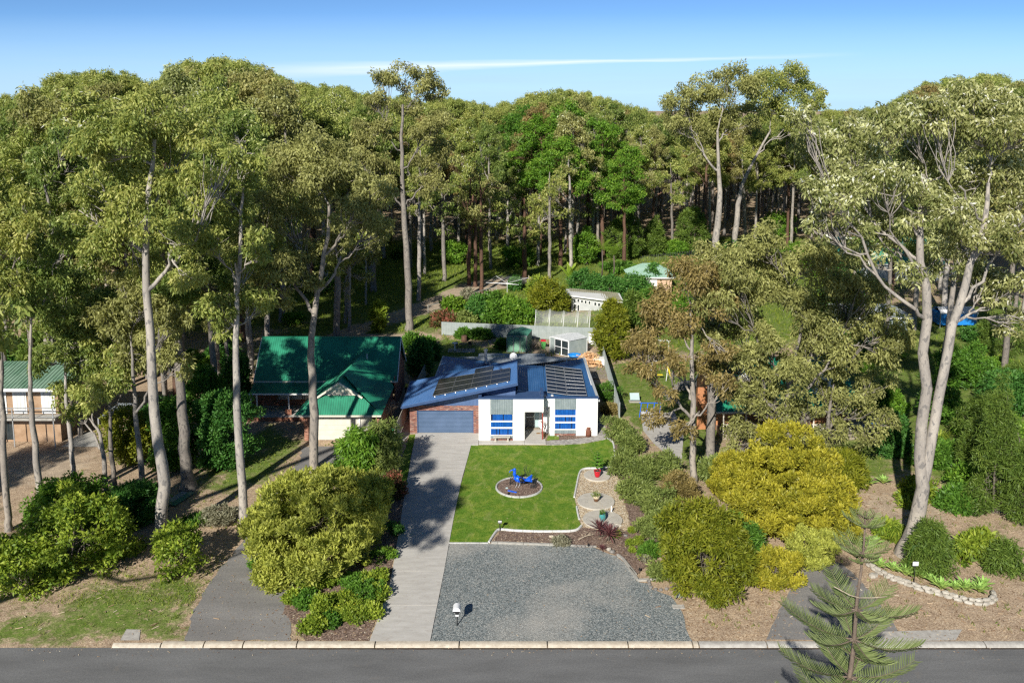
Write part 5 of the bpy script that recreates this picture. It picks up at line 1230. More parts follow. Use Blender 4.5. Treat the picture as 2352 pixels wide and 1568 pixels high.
# concrete lids and pots
MATS['lid'] = M('cast_concrete_lid', (.40, .37, .31), (.52, .49, .43), 3.5, .9, bmp=.3, stops=(.25, .75))
MATS['ring_stain'] = M('ring_stain', (.26, .25, .23), (.34, .33, .30), 9, .9)
def lid(label, px_l, px_r, cy, rings, tilt=0):
    a, b_ = GC(2, px_l, cy), GC(2, px_r, cy); c = (a+b_)/2; r = (b_-a).length/2
    s = T('concrete_disc', label, 'concrete disc', tuple(c), 'round concrete tank lids in the pebble bed')
    B().lathe([(r*.985, .015), (r, .04), (r, .11), (r*.985, .13), (r*.6, .132), (.02, .132)], tuple(c), 40).mk('disc', 'lid', s)
    for (dx, rr) in rings:
        for q, w_ in ((rr, .03), (rr*.55, .02)):
            vs = []; 
            for k in range(24):
                an = 2*pi*k/24
                for e in (q-w_, q): vs.append((c.x+dx+e*cos(an), c.y-.05+e*sin(an), .137))
            B().add(vs, [(2*k, 2*k+1, (2*k+3) % 48, (2*k+2) % 48) for k in range(24)]).mk('lifting_ring', 'ring_stain', s)
    return c, r
c1_, r1_ = lid('smallest concrete disc carrying the red pot, at the house end of the pebble bed', 1573, 1835, 508, [(0, .45)])
c2_, r2_ = lid('middle concrete disc with the brown and cream pot', 1507, 1878, 762, [(-.9, .33), (.75, .36)])
c3_, r3_ = lid('front concrete disc with the teal pot, beside the dark red cordylines', 1562, 1955, 945, [(-.8, .33), (.8, .33)])
def pot(name, label, pos, r, hh, mats, prof=None):
    s = T(name, label, 'plant pot', tuple(pos), None)
    pf = prof or [(r*.62, 0), (r*.72, hh*.15), (r*.92, hh*.6), (r*.98, hh*.9), (r*1.06, hh*.92), (r*1.06, hh), (r*.9, hh), (r*.88, hh*.86)]
    B().lathe(pf, tuple(pos), 20).mk('pot_body', mats, s, smooth=True)
    vs = [(pos.x+r*.9*cos(2*pi*k/16), pos.y+r*.9*sin(2*pi*k/16), pos.z+hh*.9) for k in range(16)]; B().add(vs, [tuple(range(16))]).mk('soil', 'soil', s); return s
p1_ = GC(2, 1706, 508, .135); p2_ = GC(2, 1695, 750, .135); p3_ = GC(2, 1757, 945, .135)
pot('red_plant_pot', 'glossy red glazed pot holding a young pine on the smallest disc', p1_, .27, .50, 'red_glaze')
s = pot('brown_plant_pot', 'brown and cream banded pot of succulents on the middle disc', p2_, .24, .42, 'brown_glaze')
B().lathe([(.24*.95, .24), (.25, .27), (.262, .40), (.262, .43), (.25, .43)], tuple(p2_), 20).mk('glaze_band', 'cream_glaze', s, smooth=True)
pot('teal_plant_pot', 'tall teal glazed pot of spiky plants on the front disc', p3_, .22, .52, 'teal_glaze', [(.12, 0), (.15, .05), (.22, .25), (.235, .38), (.20, .5), (.21, .52), (.18, .52), (.17, .47)])
def succulent(name, label, pos, r, n, lm, seed, L=.16, W=.05):
    g = bush_geo(r, r, r*1.3, seed, n=12, cl=r*.5, leaf=(L, W), dens=.5, droop=-.6, stems=2); return put_bush(name, label, tuple(pos), g, lm, cat='plant')
succulent('potted_succulent', 'grey green succulent growing in the brown and cream pot', p2_+Z*.38, .22, 8, 'bottlebrush', 5)
succulent('potted_succulent', 'small succulent growing in the teal pot', p3_+Z*.47, .16, 8, 'midgreen', 6)
bb = B(); random.seed(3)
for k in range(9): a = random.uniform(0, 6.28); bb.tube([p3_+Z*.5, p3_+Vector((.08*cos(a), .08*sin(a), .75)), p3_+Vector((.22*cos(a), .22*sin(a), 1.05))], .006, 4)
tag(bb.mk('dry_flower_stalks', 'hay'), 'thin dry stalks rising out of the teal pot', 'plant stalks')
# young norfolk pine in the red pot
def norfolk(name, label, base, H_, whorls, rmax, lm, trunk_r, lean=(0, 0), seed=1, nb=6, fing=.34, gap=(), finger_r=.014, step=.045, top_bare=0):
    rng = np.random.default_rng(seed); t = T(name, label, 'pine tree', tuple(base))
    ax = lambda z: np.array([lean[0]*(z/H_), lean[1]*(z/H_), z])
    zs = np.linspace(0, H_, 14); wv, wf = np_tube([ax(z)+np.array([.03*sin(z*1.7), 0, 0])*trunk_r*6 for z in zs], trunk_r*(1-.82*zs/H_), 10)
    mk('trunk', wv, wf, 'bark_pine' if trunk_r > .05 else 'twig', t, smooth=True, local=True)
    for (z, r, n_) in whorls:
        for k in range(n_):
            a = 2*pi*(k+rng.random()*.35)/n_+z; ln = r*(.85+.3*rng.random()); m_ = 12
            u = np.linspace(0, 1, m_); c = ax(z)[None]+np.stack([cos(a)*ln*u, sin(a)*ln*u, ln*((.02+.3*(z/H_)**2)*u-.30*u*(1-u)+.16*u**2.5)], 1)
            bv, bf = np_tube(c, np.linspace(trunk_r*.22+.004, .006, m_), 5)
            br = mk('branch', bv, bf, 'bark_pine' if trunk_r > .05 else 'twig', t, smooth=True, local=True)
            parts = []; side = np.array([-sin(a), cos(a), 0]); fwd = np.array([cos(a), sin(a), 0]); N = int(ln/step)
            for i in range(N):
                f = .10+.9*i/N; p = np.array([np.interp(f, u, c[:, q]) for q in range(3)])
                L_ = fing*(.45+1.0*sin(pi*min(1, (1-f)*.9+.12)))*(.85+.3*rng.random())*min(1, r/1.2)
                for sg in (-1, 1):
                    d = side*sg*.85+fwd*.45+np.array([0, 0, .35+.15*rng.random()]); d /= np.linalg.norm(d)
                    q1 = p+d*L_*.55; q2 = p+d*L_+np.array([0, 0, L_*.12]); parts.append(np_tube([p, q1, q2], [finger_r*.8, finger_r, finger_r*.4], 3))
            v, f_ = join(parts); mk('needles', v, f_, LM[lm], br, tint=np.repeat(rng.random(len(parts)), 9)*.8, local=True)
    return t
wh = [(.35, .45, 5), (.62, .5, 6), (.88, .42, 6), (1.15, .36, 5), (1.38, .26, 5), (1.55, .15, 4)]
norfolk('young_norfolk_pine', 'bright green young pine in the red glazed pot', tuple(p1_+Z*.44), 1.65, wh, .5, 'sapling', .022, seed=3, fing=.26, finger_r=.026, step=.045)
# big norfolk in the foreground
pt_ = P(1989, 1189, 31.8); q = P(1951, 1568, 31.45); e = pt_.z/(pt_.z-q.z); nb_ = pt_+(q-pt_)*e; nb_.z = 0
whs = []
for yv, r_, n_ in ((1193, .3, 4), (1212, .75, 6), (1275, .95, 6), (1292, .6, 3), (1400, 1.9, 6), (1465, 2.4, 6), (1500, 1.2, 2), (1548, 2.5, 7), (1640, 2.6, 7), (1740, 2.4, 7), (1860, 2.5, 8)):
    whs.append((P(1970, yv, 31.6).z, r_, n_))
norfolk('norfolk_pine', 'tall norfolk pine with comb-like drooping branches in front of the road', tuple(nb_), pt_.z, whs, 2, 'norfolk', .17, lean=(pt_.x-nb_.x, pt_.y-nb_.y), seed=11, fing=.42, finger_r=.021, step=.072)
bb = B()
q = P(1974, 1372, 31.4)
bb.tube([q, q+Vector((-.35, 0, .1)), q+Vector((-.95, .1, .4))], .018, 5); bb.tube([q, q+Vector((.5, 0, .0)), q+Vector((1.05, 0, .05))], .016, 5)
o_ = bb.mk('dead_twigs', 'hay'); tag(o_, 'two bare dead branch stubs halfway up the tall norfolk pine', 'dead branch')

# blue bird sculpture of plastic offcuts
bc = bed_c+Z*.05; s = T('bird_sculpture', 'blue bird sculpture made of plastic scraps with a black wing in the round bed', 'sculpture', tuple(bc))
rg = random.Random(5)
def scraps(path, rad, n, size, mat, name):
    bb = B(); 
    for i in range(n):
        t = rg.random()*(len(path)-1); k = int(t); p = Vector(path[k]).lerp(Vector(path[k+1]), t-k); r = rad[k]+(rad[k+1]-rad[k])*(t-k)
        d = Vector((rg.gauss(0, 1), rg.gauss(0, 1), rg.gauss(0, 1))).normalized(); c = bc+p+d*r
        e = Vector((rg.gauss(0, 1), rg.gauss(0, 1), rg.gauss(0, 1))); e = (e-d*e.dot(d)).normalized()*size*rg.uniform(.5, 1.3)
        bb.bar(c-e, c+e, size*rg.uniform(.3, .7), .03)
    return bb.mk(name, mat, s)
body = [(-.30, 0, .80), (-.12, 0, .66), (.12, 0, .58), (.35, 0, .52)]
B().tube([bc+Vector(p) for p in body], [.14, .21, .19, .10], 12).mk('body', 'blue_plastic', s, smooth=True); scraps(body, [.16, .23, .2, .1], 60, .09, 'blue_plastic', 'body_scraps')
neck = [(-.28, 0, .85), (-.36, 0, 1.08), (-.34, 0, 1.28)]
B().tube([bc+Vector(p) for p in neck], [.13, .09, .09], 10).mk('neck', 'blue_plastic', s, smooth=True); scraps(neck, [.14, .11, .1], 16, .06, 'blue_plastic', 'neck_scraps')
B().tube([bc+Vector(p) for p in ((-.24, 0, 1.36), (-.34, 0, 1.40), (-.44, 0, 1.36))], [.07, .11, .07], 10).mk('head', 'blue_plastic', s, smooth=True)
B().tube([bc+Vector(p) for p in ((-.44, 0, 1.37), (-.60, 0, 1.33), (-.72, 0, 1.22), (-.76, 0, 1.12))], [.05, .04, .03, .01], 8).mk('beak', 'blue_plastic', s, smooth=True)
B().tube([bc+Vector(p) for p in ((.0, -.17, .78), (.14, -.2, .66), (.42, -.14, .5))], [.06, .17, .04], 10).mk('wing', 'black', s, smooth=True)
B().tube([bc+Vector(p) for p in ((.0, .17, .78), (.14, .2, .66), (.42, .14, .5))], [.06, .17, .04], 10).mk('wing', 'black', s, smooth=True)
for k in range(6): 
    a = -.5+k*.2; B().bar(bc+Vector((.42, 0, .52)), bc+Vector((.98, a*.5, .55+.06*k)), .12, .03).mk('tail_feather', 'blue_plastic', s)
for dx in (-.12, .10):
    for dy in (-.08, .08): B().tube([bc+Vector((dx, dy, .5)), bc+Vector((dx-.06, dy, .25)), bc+Vector((dx+(.1 if dy > 0 else -.1)-.05, dy*2, 0))], .018, 6).mk('leg', 'steel', s)
def reeds(label, cx_, cy_, n, h0, sd_):
    r = random.Random(sd_); bb = B()
    for k in range(n):
        p = bc+Vector((cx_+r.uniform(-.3, .3), cy_+r.uniform(-.15, .15), 0)); a = r.uniform(-1, 1); hh = h0*r.uniform(.6, 1.1)
        bb.tube([p, p+Vector((.05*a, 0, hh*.35)), p+Vector((.10*a+.05, 0, hh*.6)), p+Vector((.28*a, 0, hh*.85)), p+Vector((.36*a+.08, 0, hh))], [.012, .012, .011, .01, .006], 4)
    tag(bb.mk('wire_reeds', 'wire'), label, 'wire reeds', 'black wire reeds around the bird sculpture')
reeds('black wire reeds behind the head of the blue bird', -.45, .35, 12, 1.35, 1); reeds('black wire reeds rising behind the tail of the blue bird', .45, .4, 14, 1.45, 2); reeds('black wire reeds leaning out at the right edge of the round bed', 1.0, -.2, 12, 1.1, 3)
tag(B().bar(GC(2, 822, 645, .1), GC(2, 908, 664, .1), .12, .05).mk('plastic_offcut', 'blue_plastic'), 'long bright blue plastic strip lying in front of the bird sculpture', 'plastic strip')
q = GC(2, 810, 625, .06); tag(B().box(q.x-.09, q.x+.09, q.y-.06, q.y+.06, .05, .13).mk('plastic_box', MATS['frost']), 'small pale blue box left of the bird sculpture', 'box')
def spotlight(label, q, hh=.28):
    s = T('garden_spotlight', label, 'garden light', tuple(q)); B().tube([q, q+Z*hh], .015, 5).mk('stake', 'black', s); B().tube([q+Z*hh+Vector((-.02, -.07, .02)), q+Z*hh+Vector((.02, .08, .07))], [.06, .045], 8).mk('lamp_head', 'black', s)
spotlight('small black garden light low at the front of the round bed', GC(2, 826, 690, .05), .1); spotlight('small black garden light beside the sleeper edge near the lower right of the gravel', GC(2, 2125, 1470)); spotlight('small black garden light on the sleeper left of the dark red cordylines', GC(2, 1618, 1200, .08), .08)
# bench, milk can, mats
bn = GC(1, 1137, 930, .06); s = T('concrete_bench', 'pale concrete bench under the left louvred window', 'bench', tuple(bn))
b1 = GC(1, 1080, 936, .06); b2 = GC(1, 1192, 936, .06)
B().box(b1.x-.18, b2.x+.18, bn.y-.15, bn.y+.22, .44, .53).mk('seat', 'lid', s)
for q in (b1, b2): B().lathe([(.13, 0), (.13, .05), (.08, .1), (.075, .3), (.12, .38)], (q.x, bn.y+.04, .06), 8, sy=1.2).mk('leg', 'lid', s)
mc = GC(1, 1912, 882); s = T('milk_can', 'rusty brown milk can standing before the right white wall', 'milk can', tuple(mc)); B().lathe([(.24, 0), (.24, .45), (.22, .52), (.13, .62), (.12, .70), (.17, .74), (.17, .78), (.10, .80)], tuple(mc), 16).mk('can_body', 'rust', s, smooth=True)
for sg in (-1, 1): B().tube([mc+Vector((sg*.2, 0, .52)), mc+Vector((sg*.28, 0, .58)), mc+Vector((sg*.15, 0, .68))], .015, 5).mk('handle', 'rust', s)
q = GC(1, 1464, 856, .07); tag(B().box(q.x-.17, q.x+.17, q.y-.12, q.y+.12, .062, .09).mk('door_mat', 'mat_brown'), 'brown coir mat on the porch slab right of the door step', 'door mat')
tw = GC(1, 1510, 880); s = T('frangipani', 'bare branching frangipani in a dark pot beside the red porch post', 'shrub', tuple(tw)); B().lathe([(.14, 0), (.2, .3), (.21, .34), (.17, .34)], tuple(tw), 12).mk('pot', 'brown_glaze', s)
bb = B(); r = random.Random(4)
def fork_twig(p, d, l, dep):
    q = p+d*l; bb.tube([p, q], [.012+.009*dep, .008+.008*dep], 5)
    if dep > 0:
        for k in range(2+(r.random() > .5)): nd = (d+Vector((r.uniform(-.8, .8), r.uniform(-.6, .6), r.uniform(-.1, .5)))).normalized(); fork_twig(q, nd, l*.8, dep-1)
fork_twig(tw+Z*.3, Vector((.25, 0, 1)).normalized(), .35, 4); bb.mk('branches', 'twig', s)
# rocks and debris in the front bed
ROCK = M('sandstone', (.42, .36, .27), (.60, .53, .42), 5, .9, bmp=.5, bscale=14, bdist=.03); ROCKG = M('dark_fieldstone', (.14, .13, .12), (.25, .23, .21), 5, .9, bmp=.5, bscale=14, bdist=.03); ROCKP = M('pale_limestone', (.30, .27, .22), (.47, .44, .38), 4, .9, bmp=.5, bscale=12, bdist=.03)
def rock_mesh(seed, sq=(1, 1, 1)):
    r = random.Random(seed); bb = B(); vs = []; n, m_ = 8, 5
    for i in range(m_):
        ph = -pi/2+pi*(i+.5)/m_
        for k in range(n): a = 2*pi*k/n; e = r.uniform(.82, 1.12); vs.append((e*.5*cos(ph)**.6*cos(a)*sq[0], e*.5*cos(ph)**.6*sin(a)*sq[1], e*.5*sin(ph)*sq[2]))
    fs = [(i*n+k, i*n+(k+1) % n, (i+1)*n+(k+1) % n, (i+1)*n+k) for i in range(m_-1) for k in range(n)]+[tuple(range(n-1, -1, -1)), tuple((m_-1)*n+k for k in range(n))]
    return vs, fs
def rock(label, q, sx, sy, sz, mat, seed, name='rock', rz=0):
    vs, fs = rock_mesh(seed); o = mk(name, vs, fs, mat); o.location = (q.x, q.y, sz*.38); o.scale = (sx, sy, sz); o.rotation_euler = (0, 0, rz); return tag(o, label, 'rock') if label else o
rock('flat sandstone rock in the mulch behind the grey bush', GC(2, 1252, 1108), .42, .3, .16, ROCK, 1); rock('pale sandstone slab resting on the edge of the front concrete disc', GC(2, 1905, 995), .6, .3, .2, ROCKP, 2, rz=-.4)
rock('dark rock between the front disc and the cordylines', GC(2, 1885, 1052), .4, .3, .25, ROCKG, 3); rock('small dark rock right of the dark red cordylines', GC(2, 1985, 1100), .3, .3, .18, ROCKG, 4)
rock('pale rock under the red cordyline at the gravel edge', GC(2, 1822, 1240), .35, .25, .22, ROCKP, 5); rock('grey rock at the start of the slanting sleeper', GC(2, 1855, 1262), .4, .3, .22, ROCKG, 6)
rock('small pale stone at the corner of the window bed grass', GC(1, 1640, 884), .28, .2, .15, ROCKP, 7)
for k, (a, b_) in enumerate(((1495, 1204), (1535, 1206), (1575, 1206), (1650, 1208))):
    tag(rock('', GC(2, a, b_), .24, .2, .15, ROCKG, 20+k), 'small dark stone in the row edging the gravel below the mulch bed', 'rock', 'dark stones edging the gravel')
for k, (a, b_) in enumerate(((2108, 512), (2112, 530), (2122, 550), (2150, 562), (2185, 565), (2220, 560), (2262, 553), (2300, 545))):
    tag(rock('', GC(3, a, b_), .26, .22, .16, ROCKG, 30+k), 'dark stone in the curved row at the lower right corner of the gravel', 'rock', 'dark stones around the corner planting')
def branch(label, pts, r0, mat='hay', seed=1):
    bb = B(); bb.tube(pts, np.linspace(r0, r0*.4, len(pts)), 6); r = random.Random(seed)
    for k in range(3): p = pts[-1]; bb.tube([pts[-2], Vector(p)+Vector((r.uniform(-.3, .3), r.uniform(-.3, .3), .1))], r0*.4, 5)
    tag(bb.mk('driftwood', mat), label, 'fallen branch')
branch('pale forked driftwood branch left of the dark red cordylines', [GC(2, 1520, 1130, .05), GC(2, 1580, 1100, .12), GC(2, 1640, 1082, .1)], .05)
branch('bleached branch lying in the mulch strip beside the hedge', [GC(2, 2045, 740, .04), GC(2, 2075, 760, .08), GC(2, 2100, 778, .05)], .06, 'white_metal')
q = GC(2, 1845, 872); tag(B().bar(q, q+Z*.55, .09, .05).mk('marker_post', 'trim_white'), 'short white post between the middle and front concrete discs', 'post')
q = GC(9, 372, 1080); s = T('power_pillar', 'grey tapered service pillar at the foot of the big shrub by the gravel', 'service pillar', tuple(q))
B().add([q+Vector(v) for v in ((-.22, -.15, 0), (.22, -.15, 0), (.22, .15, 0), (-.22, .15, 0), (-.14, -.1, .8), (.17, -.1, .85), (.17, .1, .85), (-.14, .1, .8))], [(0, 1, 5, 4), (1, 2, 6, 5), (2, 3, 7, 6), (3, 0, 4, 7), (4, 5, 6, 7)]).mk('pillar_body', MATS['fence_grey'], s)
q = GC(9, 365, 1178); tag(B().box(q.x-.35, q.x+.35, q.y-.2, q.y+.2, 0, .035).mk('access_cover', MATS['kerb_grey']), 'flat concrete access cover in the leaf litter by the gravel', 'access cover')
# rear yard
def wheelie(label, q, body_m, lid_m, h_=.95, rz=0):
    s = T('wheelie_bin', label, 'wheelie bin', tuple(q)); w_ = .28
    B().add([q+Vector(v) for v in ((-.2, -.22, .04), (.2, -.22, .04), (.2, .2, .04), (-.2, .2, .04), (-w_, -.32, h_), (w_, -.32, h_), (w_, .28, h_), (-w_, .28, h_))], [(0, 3, 2, 1), (0, 1, 5, 4), (1, 2, 6, 5), (2, 3, 7, 6), (3, 0, 4, 7)]).mk('bin_body', body_m, s)
    B().add([q+Vector(v) for v in ((-w_-.02, -.36, h_), (w_+.02, -.36, h_), (w_+.02, .33, h_+.03), (-w_-.02, .33, h_+.03), (-w_+.03, -.28, h_+.07), (w_-.03, -.28, h_+.07), (w_-.03, .26, h_+.1), (-w_+.03, .26, h_+.1))], [(0, 3, 2, 1), (4, 5, 6, 7), (0, 1, 5, 4), (1, 2, 6, 5), (2, 3, 7, 6), (3, 0, 4, 7)]).mk('bin_lid', lid_m, s)
    for sg in (-1, 1): B().tube([q+Vector((sg*.2, .24, .1)), q+Vector((sg*.26, .24, .1))], .1, 10).mk('wheel', 'black', s)
    B().bar(q+Vector((-.22, .36, h_-.03)), q+Vector((.22, .36, h_-.03)), .03, .03).mk('handle', 'black', s)
wheelie('green wheelie bin with red lid between the two garden sheds', GC(5, 1296, 852), 'bin_green', 'bin_red')
wheelie('dark wheelie bin with yellow lid beside the brick side wall of the green roofed house', GC(4, 1640, 850), 'black', 'yellow')
wheelie('dark green wheelie bin with bright green lid at the front end of the beige fence', GC(4, 1502, 1262), 'bin_dark', 'bin_lidgreen')
q = GC(5, 418, 866); s = T('bird_bath', 'white pedestal bird bath on the back lawn', 'bird bath', tuple(q)); B().lathe([(.2, 0), (.2, .06), (.09, .12), (.08, .7)], tuple(q), 12).mk('pedestal', 'trim_white', s, smooth=True); B().lathe([(.08, .7), (.3, .8), (.36, .86), (.34, .87), (.1, .8), (.01, .79)], tuple(q), 16).mk('bowl', 'trim_white', s, smooth=True)
q = GC(5, 480, 872); tag(flat('paved_square', [(q.x-1.5, q.y-.7), (q.x+1.6, q.y-.7), (q.x+1.6, q.y+.9), (q.x-1.5, q.y+.9)], .012, 'paver'), None, None, None, 'structure')
def chair(label, q, sc_=1):
    s = T('garden_chair', label, 'garden chair', tuple(q)); B().box(q.x-.2, q.x+.2, q.y-.2, q.y+.2, .42, .45).mk('seat', 'black', s)
    B().box(q.x-.2, q.x+.2, q.y+.17, q.y+.2, .5, .9).mk('backrest', 'black', s)
    for a in (-.18, .18):
        for b_ in (-.18, .18): B().bar(q+Vector((a, b_, 0)), q+Vector((a, b_, .42 if b_ < 0 else .5)), .025, .025).mk('leg', 'black', s)
q = GC(5, 500, 862); s = T('garden_table', 'small round black garden table on the paved square in the back lawn', 'garden table', tuple(q)); B().lathe([(.45, .70), (.45, .73), (.02, .73)], tuple(q), 18).mk('table_top', 'black', s)
for k in range(3): a = 2*pi*k/3; B().tube([q+Vector((.05*cos(a), .05*sin(a), .7)), q+Vector((.3*cos(a), .3*sin(a), 0))], .018, 5).mk('leg', 'black', s)
chair('black garden chair left of the small round table', q+Vector((-.8, 0, 0))); chair('black garden chair right of the small round table', q+Vector((.8, .1, 0)))
q = GC(5, 512, 780); tag(B().lathe([(.36, 0), (.34, .25), (.33, .7), (.3, .72), (.02, .72)], tuple(q), 14, jit=.1).mk('tree_stump', 'bark_red'), 'reddish cut tree stump before the rear fence', 'tree stump')
q = GC(5, 1338, 872); tag(B().lathe([(.32, 0), (.3, .4), (.28, .42), (.02, .42)], tuple(q), 12, jit=.12).mk('chopping_block', 'timber'), 'short timber chopping block left of the grey shed', 'chopping block')
# firewood
WOOD = M_pieces('split_firewood', [(.42, .24, .11), (.55, .36, .19), (.62, .44, .26), (.34, .18, .09), (.50, .30, .14), (.40, .32, .24)], amt=.35)
wp = Vector((8.5, 94.6, 0)); s = T('firewood_pile', 'heap of orange brown split firewood along the right side fence', 'firewood pile', tuple(wp))
lg = bpy.data.meshes.new('split_log'); lg.from_pydata([(-.2, 0, 0), (-.2, .1, 0), (-.2, .04, .09), (.2, 0, 0), (.2, .1, 0), (.2, .04, .09)], [], [(0, 1, 2), (5, 4, 3), (0, 3, 4, 1), (1, 4, 5, 2), (2, 5, 3, 0)]); lg.materials.append(WOOD)
r = random.Random(8)
for k in range(240):
    u, v = r.gauss(0, .45), r.gauss(0, .45); x = wp.x+u*1.5; y = wp.y+v*2.0; hz = max(0, 1.25*math.exp(-(u*u+v*v)*1.1)-.02); z = r.uniform(.4, 1)*hz
    if x > 9.75: continue
    o = bpy.data.objects.new('split_log', lg); col.objects.link(o); o.parent = s; o.location = Vector((x, y, z))-wp; o.rotation_euler = (r.uniform(-.6, .6), r.uniform(-.5, .5), r.uniform(0, 6.3)); e = r.uniform(.8, 1.5); o.scale = (e, e*1.3, e*1.3)
B().lathe([(1.25, 0), (1.0, .4), (.55, .8), (.1, 1.0)], tuple(wp), 12, sx=1.0, sy=1.5, jit=.15).mk('heap_core', WOOD, s)
q = GC(5, 1815, 1020); tag(B().box(q.x-.95, q.x+.95, q.y-.1, q.y+.9, .05, .75).mk('white_ice_box', 'trim_white'), 'white slatted crate in front of the firewood heap', 'crate')
dk = T('timber_deck', None, None, tuple(GC(5, 1790, 1080))); dk['kind'] = 'structure'
a, b_ = GC(5, 1733, 1112), GC(5, 1875, 1032)
for k in range(14): x = a.x+k*.155; B().box(x, x+.145, a.y-1.5, b_.y, .05, .12).mk('plank', 'timber', dk)
q = GC(5, 1630, 915, .3); s_ = B().lathe([(.02, 0), (.45, .1), (.75, .35), (.80, .36), (.5, .05), (.02, -.03)], (7.0, 96.4, .15), 14, sy=.8).mk('blue_tub', 'tarp_blue', smooth=True); tag(s_, 'blue plastic tub tipped beside the grey shed', 'tub')
q = GC(5, 1780, 820); tag(B().box(9.0, 9.9, 101.6, 101.7, 0, 1.6).mk('white_door_panel', 'white_metal'), 'white framed panel leaning at the rear right fence corner', 'panel')
bb = B(); r = random.Random(2)
for k in range(60): p = GC(5, 1235, 850)+Vector((r.uniform(-.7, .7), r.uniform(-.5, .8), r.uniform(0, .5))); d = Vector((r.uniform(-.5, .5), r.uniform(-.4, .4), r.uniform(0, .7))); bb.tube([p, p+d], .02, 4)
tag(bb.mk('brush_heap', 'bark_shrub'), 'heap of dead sticks between the green shed and the bin', 'brush heap')
q = GC(5, 1640, 760)
# clothes line
def rotary(label, q, hh, arm, name='rotary_clothesline'):
    s = T(name, label, 'clothesline', tuple(q)); B().tube([q, q+Z*hh], .035, 8).mk('post', 'white_metal', s)
    for k in range(4): a = .5+pi/2*k; B().tube([q+Z*(hh-.35), q+Z*hh+Vector((arm*cos(a), arm*sin(a), .05))], .022, 5).mk('arm', 'white_metal', s)
    bb = B()
    for f in (.4, .6, .8, 1.0):
        for k in range(4):
            a, b_ = .5+pi/2*k, .5+pi/2*(k+1); bb.tube([q+Z*(hh+.0)+Vector((arm*f*cos(a), arm*f*sin(a), .05*f-.35*(1-f))), q+Z*hh+Vector((arm*f*cos(b_), arm*f*sin(b_), .05*f-.35*(1-f)))], .008, 3)
    bb.mk('line', 'white_metal', s)
rotary('white rotary clothesline above the round green shrub behind the rear fence', Vector((-.65, 117.5, 0)), 4.4, 3.2)
q0 = GC(8, 895, 285); s = T('folding_clothesline', 'white straight clothesline frame beside the pale trunk in the right neighbouring yard', 'clothesline', tuple(q0))
bb = B(); qq = Vector((17.5, 96.5, 0)); bb.tube([qq, qq+Z*2], .03, 5); bb.tube([qq+Vector((-2.6, 0, 2)), qq+Vector((.2, 0, 2))], .02, 4); bb.tube([qq+Vector((-2.6, .4, 2)), qq+Vector((.2, .4, 2))], .02, 4); bb.tube([qq+Vector((-2.6, 0, 0)), qq+Vector((-2.6, 0, 2))], .03, 5); s.location = qq; bb.mk('line_frame', 'white_metal', s)
# neighbour's playthings
q = GC(8, 290, 640); s = T('blue_play_table', 'small blue sided play shelter on the lawn right of the side fence', 'play shelter', tuple(q)); B().slab([q+Vector((-.45, -.2, .25)), q+Vector((.45, -.2, .25)), q+Vector((.45, .4, .75)), q+Vector((-.45, .4, .75))], .05).mk('blue_panel', MATS['frost'], s); B().box(q.x-.55, q.x+.55, q.y-.3, q.y+.3, 0, .1).mk('base', 'timber_grey', s)
q = GC(8, 420, 770); s = T('childs_swing_seat', 'blue and white play equipment on the edge of the concrete yard', 'play equipment', tuple(q))
bb = B()
for k in range(4): bb.tube([q+Vector((-1+.6*k, 0, 0)), q+Vector((-.8+.6*k, .2, 1.3))], .035, 5)
bb.tube([q+Vector((-1, .2, 1.3)), q+Vector((1.2, .2, 1.3))], .035, 5); bb.mk('frame', 'blue_plastic', s); B().box(q.x-.9, q.x+1, q.y-.2, q.y+.5, .3, .4).mk('seat', 'white_metal', s)
q = GC(8, 570, 455); s = T('yellow_swing', 'white framed swing with yellow seats on the neighbouring lawn', 'swing set', tuple(q)); bb = B()
for dx in (-1.7, 0): bb.tube([q+Vector((dx-.3, -.5, 0)), q+Vector((dx, 0, 2.0)), q+Vector((dx+.3, .5, 0))], .03, 5)
bb.tube([q+Vector((-1.7, 0, 2)), q+Vector((0, 0, 2))], .03, 5); bb.mk('frame', 'white_metal', s); B().box(q.x-1.2, q.x-.6, q.y-.15, q.y+.15, .5, .56).mk('seat', 'yellow', s); B().bar(q+Vector((-.1, 0, 1.6)), q+Vector((.3, -.6, .2)), .25, .05).mk('slide', 'yellow', s)
# block retaining wall, concrete drum steps
bb = B(); s = T('curved_block_wall', 'curved grey concrete block steps beside the orange brick end wall', 'retaining wall', tuple(GC(8, 740, 600)))
for j in range(5):
    for k in range(9):
        a = 2.9-k*.22; c_ = GC(8, 800, 640); rr = 2.2+j*.0; x = c_.x+rr*cos(a)*1.1+.1*j; y = c_.y+rr*sin(a)*1.6
        B().box(x-.2, x+.2, y-.14, y+.14, j*.19, j*.19+.18).mk('block', 'paver', s)
# trampoline
q = GC(8, 2215, 1010); q = Vector((31.6, 73.2, 0)); s = T('trampoline', 'round trampoline with blue pad and black net beside the dormered house', 'trampoline', tuple(q)); R_ = 1.5
tv = B(); vs = []
for k in range(28):
    a = 2*pi*k/28
    for rr in (R_*.8, R_): vs.append(q+Vector((rr*cos(a), rr*sin(a), .82)))
tv.add(vs, [(2*k, 2*k+1, (2*k+3) % 56, (2*k+2) % 56) for k in range(28)]); tv.mk('pad', 'tarp_blue', s)
B().add([q+Vector((R_*.8*cos(2*pi*k/28), R_*.8*sin(2*pi*k/28), .8)) for k in range(28)], [tuple(range(28))]).mk('mat', 'black', s)
for k in range(6): a = 2*pi*k/6; B().tube([q+Vector((R_*cos(a), R_*sin(a), 0)), q+Vector((R_*1.02*cos(a), R_*1.02*sin(a), 2.4))], .025, 5).mk('pole', 'steel', s)
m, nt, b = _new('black_net'); tr = nt.nodes.new('ShaderNodeBsdfTransparent'); ms = nt.nodes.new('ShaderNodeMixShader'); ms.inputs[0].default_value = .35
